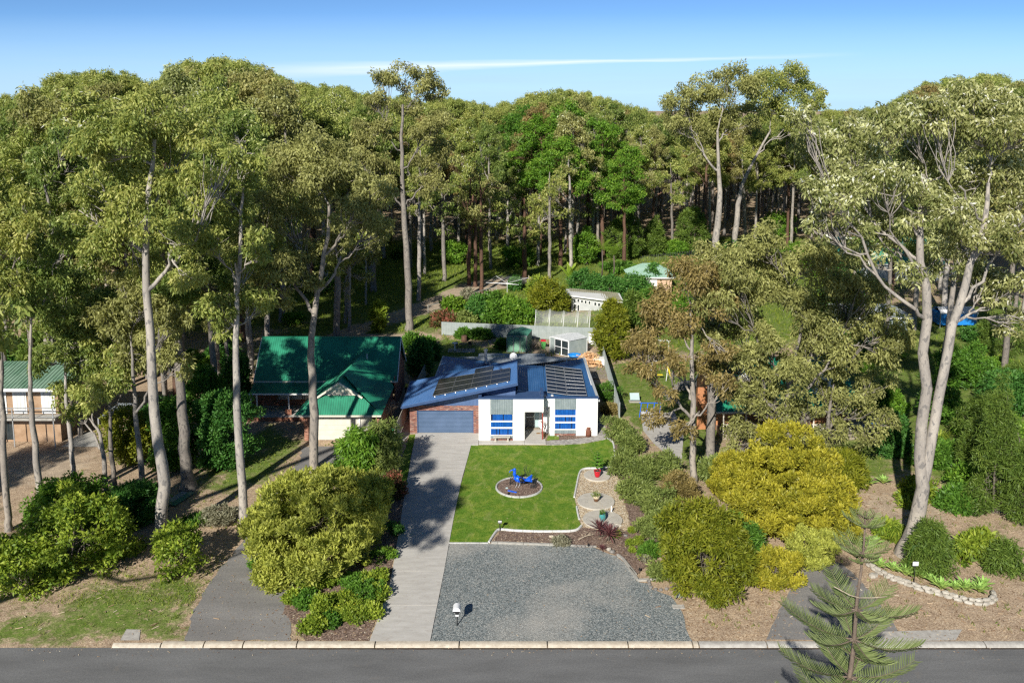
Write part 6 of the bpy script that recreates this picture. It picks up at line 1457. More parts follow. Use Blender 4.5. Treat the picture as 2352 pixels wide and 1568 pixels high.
b.inputs['Base Color'].default_value = (.02, .025, .03, 1); nt.links.new(tr.outputs[0], ms.inputs[1]); nt.links.new(b.outputs[0], ms.inputs[2]); nt.links.new(ms.outputs[0], nt.nodes['Material Output'].inputs['Surface'])
vs = [q+Vector((R_*.98*cos(2*pi*k/28), R_*.98*sin(2*pi*k/28), z_)) for k in range(28) for z_ in (.85, 2.35)]; B().add(vs, [(2*k, (2*k+2) % 56, (2*k+3) % 56, 2*k+1) for k in range(28)]).mk('net', m, s)
# plank by the left tree
a, b_ = G(*cr(7, 1245, 235)), G(*cr(7, 1395, 135)); s = T('sheet_iron_strip', 'pair of long blue grey metal strips lying under the mottled dark trunk on the left', 'metal sheets', tuple((a+b_)/2))
B().bar(a+Z*.12, b_+Z*.12, .5, .04).mk('strip', 'zinc', s); B().bar(a+Vector((.55, 0, .1)), b_+Vector((.55, 0, .1)), .5, .04).mk('strip', MATS['shed_dkgreen'], s)
# dry stone wall at the right
s = T('stone_wall', 'low curved wall of pale stones holding the agave bed beneath the big double trunked gum', 'stone wall', tuple(GC(10, 950, 860)))
sw = smoothline([GC(10, *p) for p in [(515, 685), (600, 745), (700, 795), (790, 825), (880, 862), (960, 885), (1080, 915), (1200, 950), (1300, 975), (1400, 980), (1470, 950), (1460, 900)]], 6)
r = random.Random(12); acc = 0; protos = []
for k in range(4):
    me = bpy.data.meshes.new('stone'); vs, fs = rock_mesh(60+k); me.from_pydata(vs, [], fs); me.materials.append(ROCKP); protos.append(me)
for lay in range(2):
    d_ = lay*.2; last = 0; tot = 0
    for a, b_ in zip(sw, sw[1:]):
        L_ = (b_-a).length; u = (last-tot)/L_ if L_ else 0
        while last < tot+L_:
            p = a.lerp(b_, (last-tot)/L_); sz = r.uniform(.42, .68)
            o = bpy.data.objects.new('stone', protos[r.randrange(4)]); col.objects.link(o); o.parent = s; o.location = Vector((p.x, p.y+lay*.18, .09+lay*.13))-wloc(s); o.rotation_euler = (0, r.uniform(-.1, .1), math.atan2((b_-a).y, (b_-a).x)+r.uniform(-.2, .2)); o.scale = (sz, .32, .21); last += sz*.9
        tot += L_
rock('loose flat pale rock left of the stone wall beside the driveway', GC(10, 552, 768), .62, .5, .3, ROCKP, 71)
s = T('stone_row', 'short row of pale rocks at the right edge beyond the young bushes', 'stone row', tuple(GC(10, 1560, 690)))
for k, p in enumerate([(1445, 665), (1500, 690), (1590, 690), (1640, 695), (1690, 700)]):
    q = GC(10, *p); o = bpy.data.objects.new('stone', protos[k % 4]); col.objects.link(o); o.parent = s; o.location = Vector((q.x, q.y, .12))-wloc(s); o.scale = (.6, .45, .35)
q = GC(10, 860, 812); s = T('path_marker', 'thin black stake with a small pale number plate in the agave bed', 'sign', tuple(q)); B().bar(q, q+Z*1.3, .04, .04).mk('post', 'black', s); B().box(q.x-.17, q.x+.17, q.y-.05, q.y-.02, 1.15, 1.4).mk('plate', 'white_metal', s)
for dx in (795, 800): pass
q = GC(10, 795, 715); tag(B().tube([q, q+Z*1.5], .03, 6).mk('dark_stake', 'black'), 'plain dark stake just left of the number plate in the agave bed', 'stake')
# agaves
def leafblade(L, W, fold=.25, curl=.35, n=5):
    vs = []; fs = []
    for i in range(n+1):
        t = i/n; w_ = W*(.55+.9*t-1.45*t**2.6) if t < 1 else 0; x = L*t; z = curl*L*(t*1.0-t*t*.8)
        vs += [(x, -w_/2, z+fold*w_*.5), (x, 0, z), (x, w_/2, z+fold*w_*.5)]
    for i in range(n): fs += [(3*i, 3*i+1, 3*i+4, 3*i+3), (3*i+1, 3*i+2, 3*i+5, 3*i+4)]
    return vs, fs
vs, fs = leafblade(.62, .19); ALM = bpy.data.meshes.new('leaf'); ALM.from_pydata(vs, [], fs); a_ = ALM.attributes.new('tint', 'FLOAT', 'POINT'); a_.data.foreach_set('value', np.linspace(.9, .2, len(vs)).astype(np.float32)); ALM.materials.append(LM['agave'])
for p_ in ALM.polygons: p_.use_smooth = True
def rosette(name, label, cat, q, n, sc_, mesh, group=None, up0=1.3, up1=.25, seed=0, z0=.12):
    r = random.Random(seed); s = T(name, label, cat, tuple(q), group)
    for k in range(n):
        f = k/n; o = bpy.data.objects.new('leaf', mesh); col.objects.link(o); o.parent = s; o.location = (0, 0, z0); o.rotation_euler = (r.uniform(-.15, .15), -(up1+(up0-up1)*f), 2.4*k+r.uniform(-.1, .1)); e = sc_*(1-.4*f)*r.uniform(.9, 1.1); o.scale = (e, e, e)
    return s
ag = [((600, 705), 'leftmost agave of the row above the stone wall', .95), ((705, 735), 'second agave from the left end of the stone wall', 1.0), ((800, 765), 'blue green agave with an arching flower spike in the stone wall bed', 1.15), ((920, 785), 'agave just right of the number plate stake', .9), ((985, 815), 'agave below the feathery she-oak sapling', .95), ((1065, 870), 'broad agave halfway along the stone wall', 1.15), ((1170, 875), 'agave between the broad agave and the paired agaves on the wall', .9),
      ((1250, 885), 'large agave above the lowest stretch of the stone wall', 1.2), ((1355, 895), 'front agave of the pair at the right end of the stone wall', 1.1), ((1380, 855), 'rear agave of the pair at the right end of the stone wall', 1.0),
      ((440, 545), 'agave nearest the dark driveway behind the norfolk pine', .95), ((520, 575), 'agave between the norfolk pine trunk and the big gum', 1.0), ((560, 535), 'pale agave left of the strappy clump by the big gum', .95),
      ((365, 75), 'leftmost agave of the group at the far edge of the bare dirt', .9), ((460, 85), 'second agave of the group behind the bare dirt', 1.05), ((512, 80), 'third agave of the group behind the bare dirt', 1.0), ((628, 70), 'agave standing alone near the double trunk shadow', 1.0)]
for k, (p, lb_, sc_) in enumerate(ag): rosette('agave', lb_, 'agave', GC(10, *p), 22, sc_*1.38, ALM, 'green agaves', seed=k)
q = GC(10, 800, 765)
tag(B().tube([q+Z*.2, q+Vector((.12, 0, 1.3)), q+Vector((.35, 0, 2.0)), q+Vector((.75, 0, 2.15)), q+Vector((1.0, 0, 1.6)), q+Vector((1.02, 0, 1.1))], [.04, .05, .08, .09, .08, .03], 8).mk('flower_spike', LM['lime'], smooth=True), 'green arching flower spike rising from the blue green agave', 'flower spike')
# cordylines
vs, fs = leafblade(.85, .085, fold=.2, curl=.25, n=5); CM = bpy.data.meshes.new('leaf'); CM.from_pydata(vs, [], fs); a_ = CM.attributes.new('tint', 'FLOAT', 'POINT'); a_.data.foreach_set('value', np.tile(np.array([.2, .5, .8], dtype=np.float32), len(vs)//3)); CM.materials.append(LM['cordy'])
for (p, lb_, sc_, z0) in (((1725, 1110), 'dark red cordyline, the taller left one of the pair before the front disc', 1.2, .6), ((1820, 1145), 'dark red cordyline, the right one of the pair before the front disc', 1.35, .45), ((1752, 1235), 'small reddish cordyline on the gravel edge below the dark red pair', .5, .1)):
    s = rosette('cordyline', lb_, 'cordyline', GC(2, *p), 60, sc_, CM, 'dark red cordylines', up0=1.45, up1=-.15, seed=int(p[0]), z0=z0); B().tube([(0, 0, 0), (0, 0, z0)], .05, 6).mk('stem', 'bark_shrub', s, local=True)

# ------------------------------------------------------------------ surveyed gum trees
def sc_at(x, y, Y): return 1.0/abs(P(x+1, y, Y).x-P(x, y, Y).x)
def gum_px(name, label, base, path, lobes, wpx, bark, leafm, seed, dyr=2.2, group=None, base_Y=None, flare=1.25, tip=.3, **kw):
    bp = G(*base); Y = bp.y; rg = random.Random(seed)
    pts = [np.array([0, 0, 0.])]+[np.array(P(x, y, Y)-bp) for x, y in path]
    r0 = wpx*.86/2/sc_at(*base, Y); rad = [r0*flare]+list(np.linspace(r0, r0*tip, len(path)))
    pts[0][2] = -.1
    if len(pts) > 2: pts.insert(1, pts[0]+(pts[1]-pts[0])*min(.5, 1.0/max(.5, pts[1][2]))); rad.insert(1, r0*1.03)
    L_ = []
    for (x, y, r) in lobes:
        dy = rg.uniform(-dyr, dyr); q = P(x, y, Y+dy)-bp; L_.append((q.x, q.y, q.z, r/sc_at(x, y, Y+dy)))
    return put_tree(name, label, tuple(bp), gum_geo(pts, rad, L_, seed, **kw), bark, leafm, group)
DN = 1.0
gum_px('gum_tree', 'tall pale trunked gum with a kinked lower trunk above the small lime green tree', (366, 1240), [(376, 1100), (361, 1000), (347, 800), (333, 600), (342, 450), (355, 320)],
    [(350, 265, 72), (275, 320, 66), (430, 320, 66), (350, 390, 74), (235, 420, 62), (455, 430, 68), (300, 500, 64), (410, 545, 66), (245, 560, 56), (180, 470, 50), (500, 370, 52), (330, 610, 40), (430, 640, 50), (210, 340, 50)], 31, 'bark_pale', 'gum', 101, fork=.55, dens=.85*DN)
gum_px('gum_tree', 'dark mottled gum trunk behind the kinked pale one, with metal strips at its foot', (432, 1122), [(424, 1030), (418, 930), (408, 800), (396, 700), (410, 560)],
    [(400, 660, 54), (450, 600, 56), (370, 560, 54), (440, 500, 56), (500, 660, 44), (360, 700, 40), (490, 540, 50)], 30, 'bark_grey', 'gum_dark', 102, fork=.5, flare=1.7, dens=.9*DN)
gum_px('gum_tree', 'straight pale slender gum rising at the left edge of the dark left driveway', (560, 1195), [(553, 1050), (545, 900), (541, 800), (545, 690), (552, 560), (560, 430)],
    [(545, 600, 46), (500, 700, 44), (590, 690, 44), (540, 480, 54), (475, 560, 46), (600, 560, 44), (560, 390, 56), (500, 430, 46), (470, 480, 46), (520, 760, 34)], 22, 'bark_pale', 'gum', 103, fork=.5, flare=1.5, dens=.85*DN)
gum_px('gum_tree', 'pale gum with a broad rounded crown standing before the green roofed garage', (722, 1110), [(720, 960), (718, 880), (712, 800), (722, 700), (738, 620), (752, 540), (756, 470)],
    [(720, 350, 66), (650, 390, 60), (790, 380, 60), (855, 440, 48), (735, 430, 62), (600, 480, 54), (670, 500, 52), (810, 490, 52), (570, 545, 42), (860, 515, 38), (640, 610, 50), (600, 660, 44), (690, 650, 44), (700, 570, 40), (770, 560, 34), (640, 700, 34)], 24, 'bark_pale', 'gum_tan', 104, fork=.52, dens=.9*DN)
gum_px('gum_tree', 'very tall open crowned gum, the highest above the middle forest, by the rear yard corner', (940, 757), [(937, 660), (931, 540), (927, 430), (922, 330), (925, 240)],
    [(925, 172, 42), (880, 190, 36), (970, 185, 38), (1000, 215, 28), (865, 235, 28), (940, 240, 30), (850, 310, 40), (1005, 290, 38), (880, 390, 44), (980, 380, 44), (835, 370, 38), (1020, 350, 34), (880, 290, 28), (965, 310, 30), (1000, 430, 34), (850, 430, 34)], 19, 'bark_grey', 'gum_tan', 105, fork=.5, dyr=3, flare=1.4, leaf=(.40, .14), dens=.75*DN, limb_r=.45)
gum_px('gum_tree', 'white trunked gum forking wide like a vase beyond the pale green garage', (1640, 655), [(1643, 580), (1649, 500), (1655, 440), (1650, 380), (1648, 300)],
    [(1575, 235, 44), (1635, 205, 48), (1700, 190, 46), (1600, 300, 44), (1665, 270, 44), (1560, 290, 30), (1720, 260, 36), (1610, 360, 28), (1555, 240, 30)], 20, 'bark_pale', 'gum_tan', 106, fork=.55, dyr=3, leaf=(.48, .17), dens=.8*DN, limb_r=.7)
gum_px('gum_tree', 'leaning white gum trunk just right of the vase shaped white gum', (1683, 600), [(1688, 540), (1695, 480), (1702, 430), (1730, 370), (1770, 300)],
    [(1760, 195, 44), (1810, 185, 42), (1850, 215, 40), (1790, 250, 38), (1875, 235, 28), (1740, 240, 30), (1830, 290, 26)], 16, 'bark_pale', 'gum', 107, fork=.5, dyr=3, leaf=(.48, .17), dens=.8*DN, limb_r=.6)
gum_px('gum_tree', 'bronze leaved gum on a slim pale trunk right of the blue roofed house', (1592, 1108), [(1592, 1000), (1591, 880), (1590, 780), (1585, 690)],
    [(1585, 635, 52), (1525, 705, 52), (1500, 780, 46), (1565, 740, 46), (1640, 700, 44), (1475, 845, 34), (1545, 840, 36), (1530, 900, 30), (1470, 790, 34), (1630, 640, 40), (1655, 800, 34), (1660, 880, 30), (1615, 840, 34), (1500, 960, 30), (1570, 990, 26)], 17, 'bark_pale', 'gum_brown', 108, fork=.35, dens=.75*DN, sides=9)
gum_px('gum_tree', 'thicker blotched gum trunk immediately right of the bronze leaved gum', (1630, 1068), [(1634, 960), (1636, 850), (1636, 740), (1640, 640)],
    [(1660, 640, 50), (1700, 600, 44), (1620, 590, 40), (1680, 700, 40), (1640, 760, 34)], 24, 'bark_grey', 'gum_tan', 109, fork=.5, dens=.75*DN)
gum_px('gum_tree', 'wide spreading tan crowned gum hiding the dormered house', (1822, 1100), [(1812, 1010), (1806, 930), (1818, 850), (1840, 760), (1855, 680)],
    [(1665, 830, 44), (1680, 900, 38), (1640, 770, 40), (1680, 620, 56), (1750, 560, 50), (1990, 660, 52), (1700, 820, 46), (1830, 860, 50), (1900, 790, 56), (2050, 740, 44), (1640, 700, 46), (1790, 850, 44), (1775, 610, 58), (1855, 590, 62), (1935, 640, 62), (1725, 670, 50), (1800, 700, 62), (1885, 720, 66), (1975, 740, 62), (2040, 800, 50), (1760, 780, 50), (1940, 830, 50), (2010, 880, 42), (1700, 740, 44), (1860, 800, 36), (1750, 860, 30)], 15, 'bark_grey', 'gum_tan', 110, fork=.3, dyr=2.8, leaf=(.33, .115), dens=.82*DN, limb_r=.8, sides=9)
gum_px('gum_tree', 'low olive gum with drooping foliage in front of the verandah of the dormered house', (1905, 1085), [(1900, 1010), (1905, 950), (1915, 880)],
    [(1900, 880, 46), (1850, 940, 44), (1960, 950, 46), (1900, 990, 42), (1800, 960, 38), (1760, 1000, 36), (1990, 1000, 36), (1740, 930, 34), (1700, 980, 34), (1840, 1030, 36), (1930, 910, 40), (1720, 900, 40), (1780, 910, 44), (2030, 960, 34), (1690, 1040, 30)], 13, 'bark_grey', 'gum_tan', 111, fork=.3, dens=.6*DN)
# double trunk
bp = G(2088, 1272); Yg = bp.y
st1 = [(2104, 1190), (2114, 1080), (2124, 930), (2128, 780), (2122, 640), (2112, 540), (2120, 400)]; st2 = [(2128, 1080), (2150, 950), (2172, 830), (2195, 720), (2225, 620), (2262, 520), (2270, 420)]
lo1 = [(1870, 440, 46), (1850, 330, 46), (1920, 300, 50), (1850, 270, 40), (2090, 620, 36), (1960, 520, 44), (1900, 375, 62), (1975, 350, 66), (2055, 420, 70), (1925, 450, 54), (2130, 370, 72), (2130, 480, 62), (2045, 530, 54), (2035, 290, 60), (2110, 270, 58), (1985, 590, 42), (1880, 520, 36), (2180, 320, 60), (2010, 470, 50)]
lo2 = [(2330, 740, 40), (2250, 640, 44), (2180, 480, 50), (2150, 260, 44), (2235, 430, 70), (2315, 400, 66), (2210, 560, 58), (2300, 560, 68), (2340, 650, 54), (2215, 245, 58), (2300, 250, 58), (2350, 300, 60), (2250, 310, 60), (2360, 480, 60), (2290, 690, 36), (2400, 380, 60)]
def pts_(st): return [np.array(P(x, y, Yg)-bp) for x, y in st]
def lob(ls, seed):
    rg = random.Random(seed); out = []
    for x, y, r in ls: dy = rg.uniform(-3, 3); q = P(x, y, Yg+dy)-bp; out.append((q.x, q.y, q.z, r/sc_at(x, y, Yg+dy)))
    return out
g_a = gum_geo([np.array([0, 0, -.2]), np.array([.05, 0, .9])]+pts_(st1), [1.0, .66, .48, .37, .33, .30, .26, .2, .10], lob(lo1, 1), 121, fork=.52, dens=.75*DN, blossom=.14, sides=14, limb_r=.5)
g_b = gum_geo([np.array(P(2112, 1150, Yg)-bp)]+pts_(st2), [.34, .34, .31, .29, .26, .22, .18, .1], lob(lo2, 2), 122, fork=.5, dens=.75*DN, blossom=.14, sides=12, limb_r=.5)
t = put_tree('gum_tree', 'huge twin trunked spotted gum with pale blossom above the agaves', tuple(bp), g_a, 'bark_pale', 'gum_blossom')
(wv, wf), (lv, lf, lt) = g_b
mk('trunk', wv, wf, 'bark_pale', t, smooth=True, local=True); mk('crown', lv, lf, LM['gum_blossom'], t, tint=lt, local=True)
for sd_, (nm_l, base, path, lobes, wp_, bk, lm_) in enumerate([
    ('pale gum trunk cut by the left picture edge, nearest the lime green shrubs', (20, 1218), [(10, 1080), (3, 900), (0, 750), (-6, 600)], [(20, 560, 60), (-30, 480, 66), (60, 470, 60), (30, 650, 44), (-20, 640, 50)], 17, 'bark_pale', 'gum'),
    ('pale gum with low forking limbs left of the timber house balcony', (98, 1190), [(85, 1060), (72, 930), (68, 850), (72, 730)], [(55, 700, 44), (110, 650, 50), (35, 620, 46), (95, 570, 52), (150, 550, 44), (140, 720, 34)], 17, 'bark_pale', 'gum_dark'),
    ('thin pale gum in front of the carport slab', (174, 1135), [(160, 1000), (150, 880), (148, 780)], [(160, 790, 46), (110, 740, 46), (205, 745, 50), (150, 670, 50), (100, 830, 36), (190, 830, 38), (230, 690, 42), (80, 680, 40)], 12, 'bark_pale', 'gum_dark'),
    ('short pale gum bent over to the left beside the concrete slab', (246, 1150), [(240, 1060), (228, 990), (205, 960)], [(200, 905, 42), (245, 880, 42), (160, 900, 36), (215, 850, 36), (180, 950, 30)], 12, 'bark_pale', 'gum'),
    ('narrow brownish gum between the bent gum and the yellowish undergrowth', (264, 1130), [(256, 1040), (252, 950), (258, 850)], [(245, 800, 48), (290, 780, 46), (210, 770, 44), (260, 720, 46), (320, 830, 36), (270, 860, 34)], 12, 'bark_grey', 'gum'),
    ('slim gum forking below the kinked pale gum crown', (332, 1160), [(322, 1050), (312, 950), (306, 850), (300, 770)], [(285, 740, 50), (330, 700, 50), (245, 720, 42), (310, 820, 40), (360, 780, 44), (400, 830, 40), (290, 660, 46), (390, 740, 44)], 15, 'bark_grey', 'gum_tan')]):
    gum_px('gum_tree', nm_l, base, path, lobes, wp_, bk, lm_, 131+sd_, fork=.45, dens=.95*DN)

# mid distance trunks in the clearing
rows = [(773, 772, 18, 470, 'mottled gum behind the green roof, left of the close pair'), (803, 760, 9, 500, 'left trunk of the close pair of thin gums behind the green roof'), (793, 742, 9, 520, 'rear trunk of the close pair of thin gums behind the green roof'), (858, 668, 18, 380, 'stout leaning grey gum left of the forest track'), (962, 690, 11, 330, 'slim pale gum just right of the very tall open crowned gum'),
        (840, 700, 6, 470, 'very thin curved sapling gum left of the stout leaning gum'), (1021, 645, 11, 400, 'gum at the bend of the forest track'), (1077, 655, 10, 395, 'grey gum beside the reddish trunk in the clearing'), (1092, 658, 10, 410, 'reddish barked gum with a broken side limb in the clearing'), (1107, 672, 10, 380, 'pale gum nearest the track, right of the reddish one'),
        (1165, 600, 10, 420, 'gum in the middle of the shaded grass slope'), (1205, 640, 12, 440, 'reddish short crowned tree beside the small gate'), (1262, 640, 9, 380, 'pale straight gum right of the small gate'), (1312, 620, 10, 350, 'pale gum behind the banana palm'), (1375, 590, 8, 360, 'thin gum behind the palms'), (1545, 580, 7, 360, 'pale slim gum right of the pale green garage roof'), (1236, 610, 9, 430, 'grey gum a little behind the small gate'), (1140, 560, 9, 440, 'grey gum deeper in the shaded slope')]
for k, (x, y, wpx, yt, lb_) in enumerate(rows):
    bp_ = G(x, y); r = random.Random(900+k); s_ = sc_at(x, y, bp_.y); lean = r.uniform(-8, 8); top = yt
    w_c = s_*2.4
    lob_ = [(x+lean+r.uniform(-1.2, 1.2)*w_c*(.6+.5*sin(pi*j/8)), top+20+j*r.uniform(9, 13)*s_/12, w_c*r.uniform(.42, .62)) for j in range(9)]
    red = 'reddish' in lb_
    gum_px('gum_tree', lb_, (x, y), [(x+lean*.3, y-(y-yt)*.35), (x+lean*.6, y-(y-yt)*.7), (x+lean, yt+15)], lob_, wpx, 'bark_red' if red else 'bark_grey' if k % 3 == 0 else 'bark_pale', ['gum', 'gum_tan', 'gum_dark', 'gum'][k % 4], 300+k, dyr=2, fork=.5, dens=.55, leaf=(.45, .17), clumps=8, sides=8)

# ------------------------------------------------------------------ the forest, one tree at a time
VAR = []
for k in range(7):
    rg = np.random.default_rng(50+k); H_ = 30.0; n_ = 13+k % 4
    b0 = rg.normal(size=2)*.5
    path = [np.array([0, 0, -.3]), np.array([b0[0]*.5, b0[1]*.5, 9]), np.array([b0[0], b0[1], 18]), np.array([b0[0]*.5, b0[1]*1.4, 25.5])]
    lobes = random_lobes(rg, H_, 13.5+k % 4*1.3, 4.4+.5*(k % 3), n_)
    g_ = gum_geo(path, [.40, .30, .24, .10], lobes, 60+k, fork=.42, leaf=(.48, .17), dens=.75, clumps=11, sides=8, blossom=.12 if k % 2 else 0)
    VAR.append(g_)
meshes = []
for k, ((wv, wf), (lv, lf, lt)) in enumerate(VAR):
    a = mk('trunk', wv, wf, 'bark_grey', None, smooth=True); b_ = mk('crown', lv, lf, LM['gum'], None, tint=lt); meshes.append((a.data, b_.data)); bpy.data.objects.remove(a); bpy.data.objects.remove(b_)
CROWN = {'gum': 'olive green', 'gum_tan': 'tan green', 'gum_dark': 'dark green', 'gum_blossom': 'pale blossomed', 'gum_brown': 'bronze', 'bright': 'bright green', 'midgreen': 'mid green'}
BARK = {'bark_grey': 'grey', 'bark_pale': 'pale', 'bark_red': 'reddish'}
def behind(px):
    for lim, w_ in ((250, 'the timber house'), (580, 'the dark mottled gum'), (760, 'the green roof'), (930, 'the cream gable'), (1080, 'the navy garage roof'), (1200, 'the rotary clothesline'), (1330, 'the netted tunnel'), (1480, 'the grey studio'), (1620, 'the pale green garage'), (1780, 'the white trunked gums'), (2000, 'the dormered house'), (2140, 'the twin gum'), (9999, 'the blue tarpaulin')):
        if px < lim: return w_
def forest_tree(x, y, Hh, k, leafm, bark, label, group, fat=1.0, wide=1.0, r=random):
    t = T('gum_tree', label, 'tree', (x, y, 0), group, rz=r.uniform(0, 6.28)); s_ = Hh/30.0; t.scale = (s_*wide, s_*wide, s_)
    for nm_2, me, m_ in (('trunk', meshes[k][0], MATS[bark]), ('crown', meshes[k][1], LM[leafm])):
        o = bpy.data.objects.new(nm_2, me); col.objects.link(o); o.parent = t; o.material_slots[0].link = 'OBJECT'; o.material_slots[0].material = m_
        if nm_2 == 'trunk': o.scale = (fat, fat, 1) if False else (1, 1, 1)
    return t
sky_tab = [(-200, 205), (0, 218), (130, 212), (190, 165), (330, 160), (390, 192), (450, 145), (560, 130), (640, 150), (700, 190), (790, 188), (860, 212), (1040, 218), (1130, 238), (1220, 212), (1300, 200), (1400, 222), (1480, 252), (1530, 262), (1900, 246), (2000, 240), (2080, 185), (2200, 165), (2352, 190), (2600, 190)]
sx_, sy_ = zip(*sky_tab)
house_zones = [(-62, -33, 60, 84), (-26, -8, 60, 95), (-12, 13, 40, 128), (13, 34, 60, 92)]
rf = random.Random(77); placed = []
def try_place(x, y, dmin):
    for (a, b_) in placed:
        if (a-x)**2+(b_-y)**2 < dmin*dmin: return False
    placed.append((x, y)); return True
for (x, y, *_r) in rows: q = G(x, y); placed.append((q.x, q.y))
count = 0
def fill(n_try, xr, yr, dmin, zone, hf, maxn, leafs, label, group, wide=(.85, 1.1), var=range(7), pxr=None):
    global count; n = 0
    for _ in range(n_try):
        y = rf.uniform(*yr); x = rf.uniform(*xr)*1.0
        px = CX+F*x/(y*1.03+3); 
        if px < -60 or px > 2412: continue
        if pxr and not (pxr[0] < px < pxr[1]): continue
        if not zone(x, y): continue
        if not try_place(x, y, dmin): continue
        ysk = np.interp(px, sx_, sy_); Hmax = CAMH+(211-ysk)*(y+3)/F*1.0
        Hh = Hmax*rf.uniform(*hf); k = rf.choice(list(var))
        lf_ = rf.choice(leafs); bk_ = rf.choice(['bark_grey', 'bark_pale', 'bark_pale', 'bark_pale', 'bark_grey', 'bark_pale', 'bark_red'])
        rank = 'front' if y < yr[0]+(yr[1]-yr[0])*.33 else 'middle' if y < yr[0]+(yr[1]-yr[0])*.66 else 'rear'
        forest_tree(x, y, Hh, k, lf_, bk_, '%s gum, %s trunk, %s rank %s beyond %s' % (CROWN[lf_], BARK[bk_], rank, label, behind(px)), group, wide=rf.uniform(*wide), r=rf)
        n += 1; count += 1
        if n >= maxn: break
    return n
left_edge = lambda y: np.interp(y, [60, 84, 96, 108, 125, 135], [-30, -33, -31, -29, -30, -26])
n1 = fill(3000, (-95, -24), (84, 125), 6.6, lambda x, y: x < left_edge(y), (.86, 1.0), 62, ['gum', 'gum', 'gum_tan', 'gum_dark', 'gum_blossom'], 'of the left stand', 'gums massed on the left')
n2 = fill(600, (-60, -26), (78, 95), 7.0, lambda x, y: x < -27 and not (-51 < x < -36 and y < 79), (.75, .9), 8, ['gum', 'gum_dark'], 'of the side thicket', 'gums between the two left houses')
n3 = fill(5000, (-90, 30), (128, 178), 6.0, lambda x, y: (x < -24+ (y-128)*.0 or y > 140+max(0, x)*.9) , (.74, .97), 74, ['gum', 'gum_tan', 'gum_dark', 'gum', 'gum_tan', 'gum_brown'], 'of the forest', 'slender forest gums beyond the clearing')
n4 = fill(3000, (14, 100), (160, 195), 6.0, lambda x, y: y > 158, (.86, 1.0), 45, ['gum_tan', 'gum', 'gum_brown', 'gum_dark'], 'of the far forest', 'far gums on the right')
n5 = fill(3000, (34, 92), (84, 155), 7.2, lambda x, y: x > 40+(y-84)*.12 and not (36 < x < 70 and 132 < y < 152) and not (37 < x < 54 and 97 < y < 108), (.80, 1.0), 38, ['gum_blossom', 'gum', 'gum_tan', 'gum_dark', 'gum_blossom'], 'of the right stand', 'gums massed on the right')
print('forest', n1, n2, n3, n4, n5, len(placed))
# bright green crowned group in the middle distance
for k, (x, y_top, dist, lb_) in enumerate([(1310, 232, 168, 'bright green crowned tree at the centre of the skyline'), (1240, 262, 160, 'bright green crowned tree left of the central green one'), (1390, 270, 158, 'bright green crowned tree right of the central green one'), (1200, 240, 176, 'deep green rounded tree left on the central ridge'), (1440, 330, 150, 'bright green tree lower on the right of the green group'), (1290, 310, 150, 'bright green tree low in front of the green group')]):
    q = P(x, y_top, dist); forest_tree(q.x, q.y, q.z, [0, 2, 4, 5, 1, 3][k], 'bright' if k != 3 else 'midgreen', 'bark_red', lb_, None, wide=1.35, r=rf)
# beyond: one mass
npt = 900; rr_ = np.random.default_rng(9); yy = rr_.uniform(182, 330, npt*3); xx = rr_.uniform(-1, 1, npt*3)*(yy*.62+6)
keep = (yy > 200)|(xx < 14)|(yy > 196); yy = yy[keep][:npt]; xx = xx[keep][:npt]
px_ = CX+F*xx/(yy*1.03+3); hs = (CAMH+(211-np.interp(px_, sx_, sy_))*(yy+3)/F)/30*rr_.uniform(.88, 1.0, len(yy))
me = bpy.data.meshes.new('distant_forest'); me.vertices.add(len(yy)); me.vertices.foreach_set('co', np.stack([xx, yy, 0*xx], 1).astype(np.float32).ravel())
a = me.attributes.new('hs', 'FLOAT', 'POINT'); a.data.foreach_set('value', hs.astype(np.float32)); me.update()
df = bpy.data.objects.new('distant_forest', me); col.objects.link(df); df['kind'] = 'stuff'
srcs = [o for o in col.objects if o.name.startswith('gum_tree') and o.children and o.get('group') == 'slender forest gums beyond the clearing'][:40]
pick = {}
for o in srcs:
    c_ = [c for c in o.children if c.name.startswith('crown')][0]
    if c_.data.name not in pick: pick[c_.data.name] = (c_, [c for c in o.children if c.name.startswith('trunk')][0])
pick = list(pick.values())[:5]
ng = bpy.data.node_groups.new('distant_forest_scatter', 'GeometryNodeTree')
ng.interface.new_socket(name='Geometry', in_out='INPUT', socket_type='NodeSocketGeometry'); ng.interface.new_socket(name='Geometry', in_out='OUTPUT', socket_type='NodeSocketGeometry')
N = ng.nodes; gi = N.new('NodeGroupInput'); go = N.new('NodeGroupOutput'); g2i = N.new('GeometryNodeGeometryToInstance') 
insts = N.new('GeometryNodeJoinGeometry')
for c_, tk in pick:
    jg = N.new('GeometryNodeJoinGeometry')
    for ob in (tk, c_):
        oi = N.new('GeometryNodeObjectInfo'); oi.inputs['Object'].default_value = ob; oi.inputs['As Instance'].default_value = False
        ng.links.new(oi.outputs['Geometry'], jg.inputs[0])
    gti = N.new('GeometryNodeGeometryToInstance'); ng.links.new(jg.outputs[0], gti.inputs[0]); ng.links.new(gti.outputs[0], insts.inputs[0])
N.remove(g2i)
iop = N.new('GeometryNodeInstanceOnPoints'); iop.inputs['Pick Instance'].default_value = True
mp = N.new('GeometryNodeMeshToPoints'); ng.links.new(gi.outputs[0], mp.inputs[0]); ng.links.new(mp.outputs[0], iop.inputs['Points']); ng.links.new(insts.outputs[0], iop.inputs['Instance'])
rv = N.new('FunctionNodeRandomValue'); rv.data_type = 'FLOAT_VECTOR'; rv.inputs[0].default_value = (0, 0, 0); rv.inputs[1].default_value = (0, 0, 6.28); ng.links.new(rv.outputs[0], iop.inputs['Rotation'])
na = N.new('GeometryNodeInputNamedAttribute'); na.data_type = 'FLOAT'; na.inputs[0].default_value = 'hs'; ng.links.new(na.outputs[0], iop.inputs['Scale'])
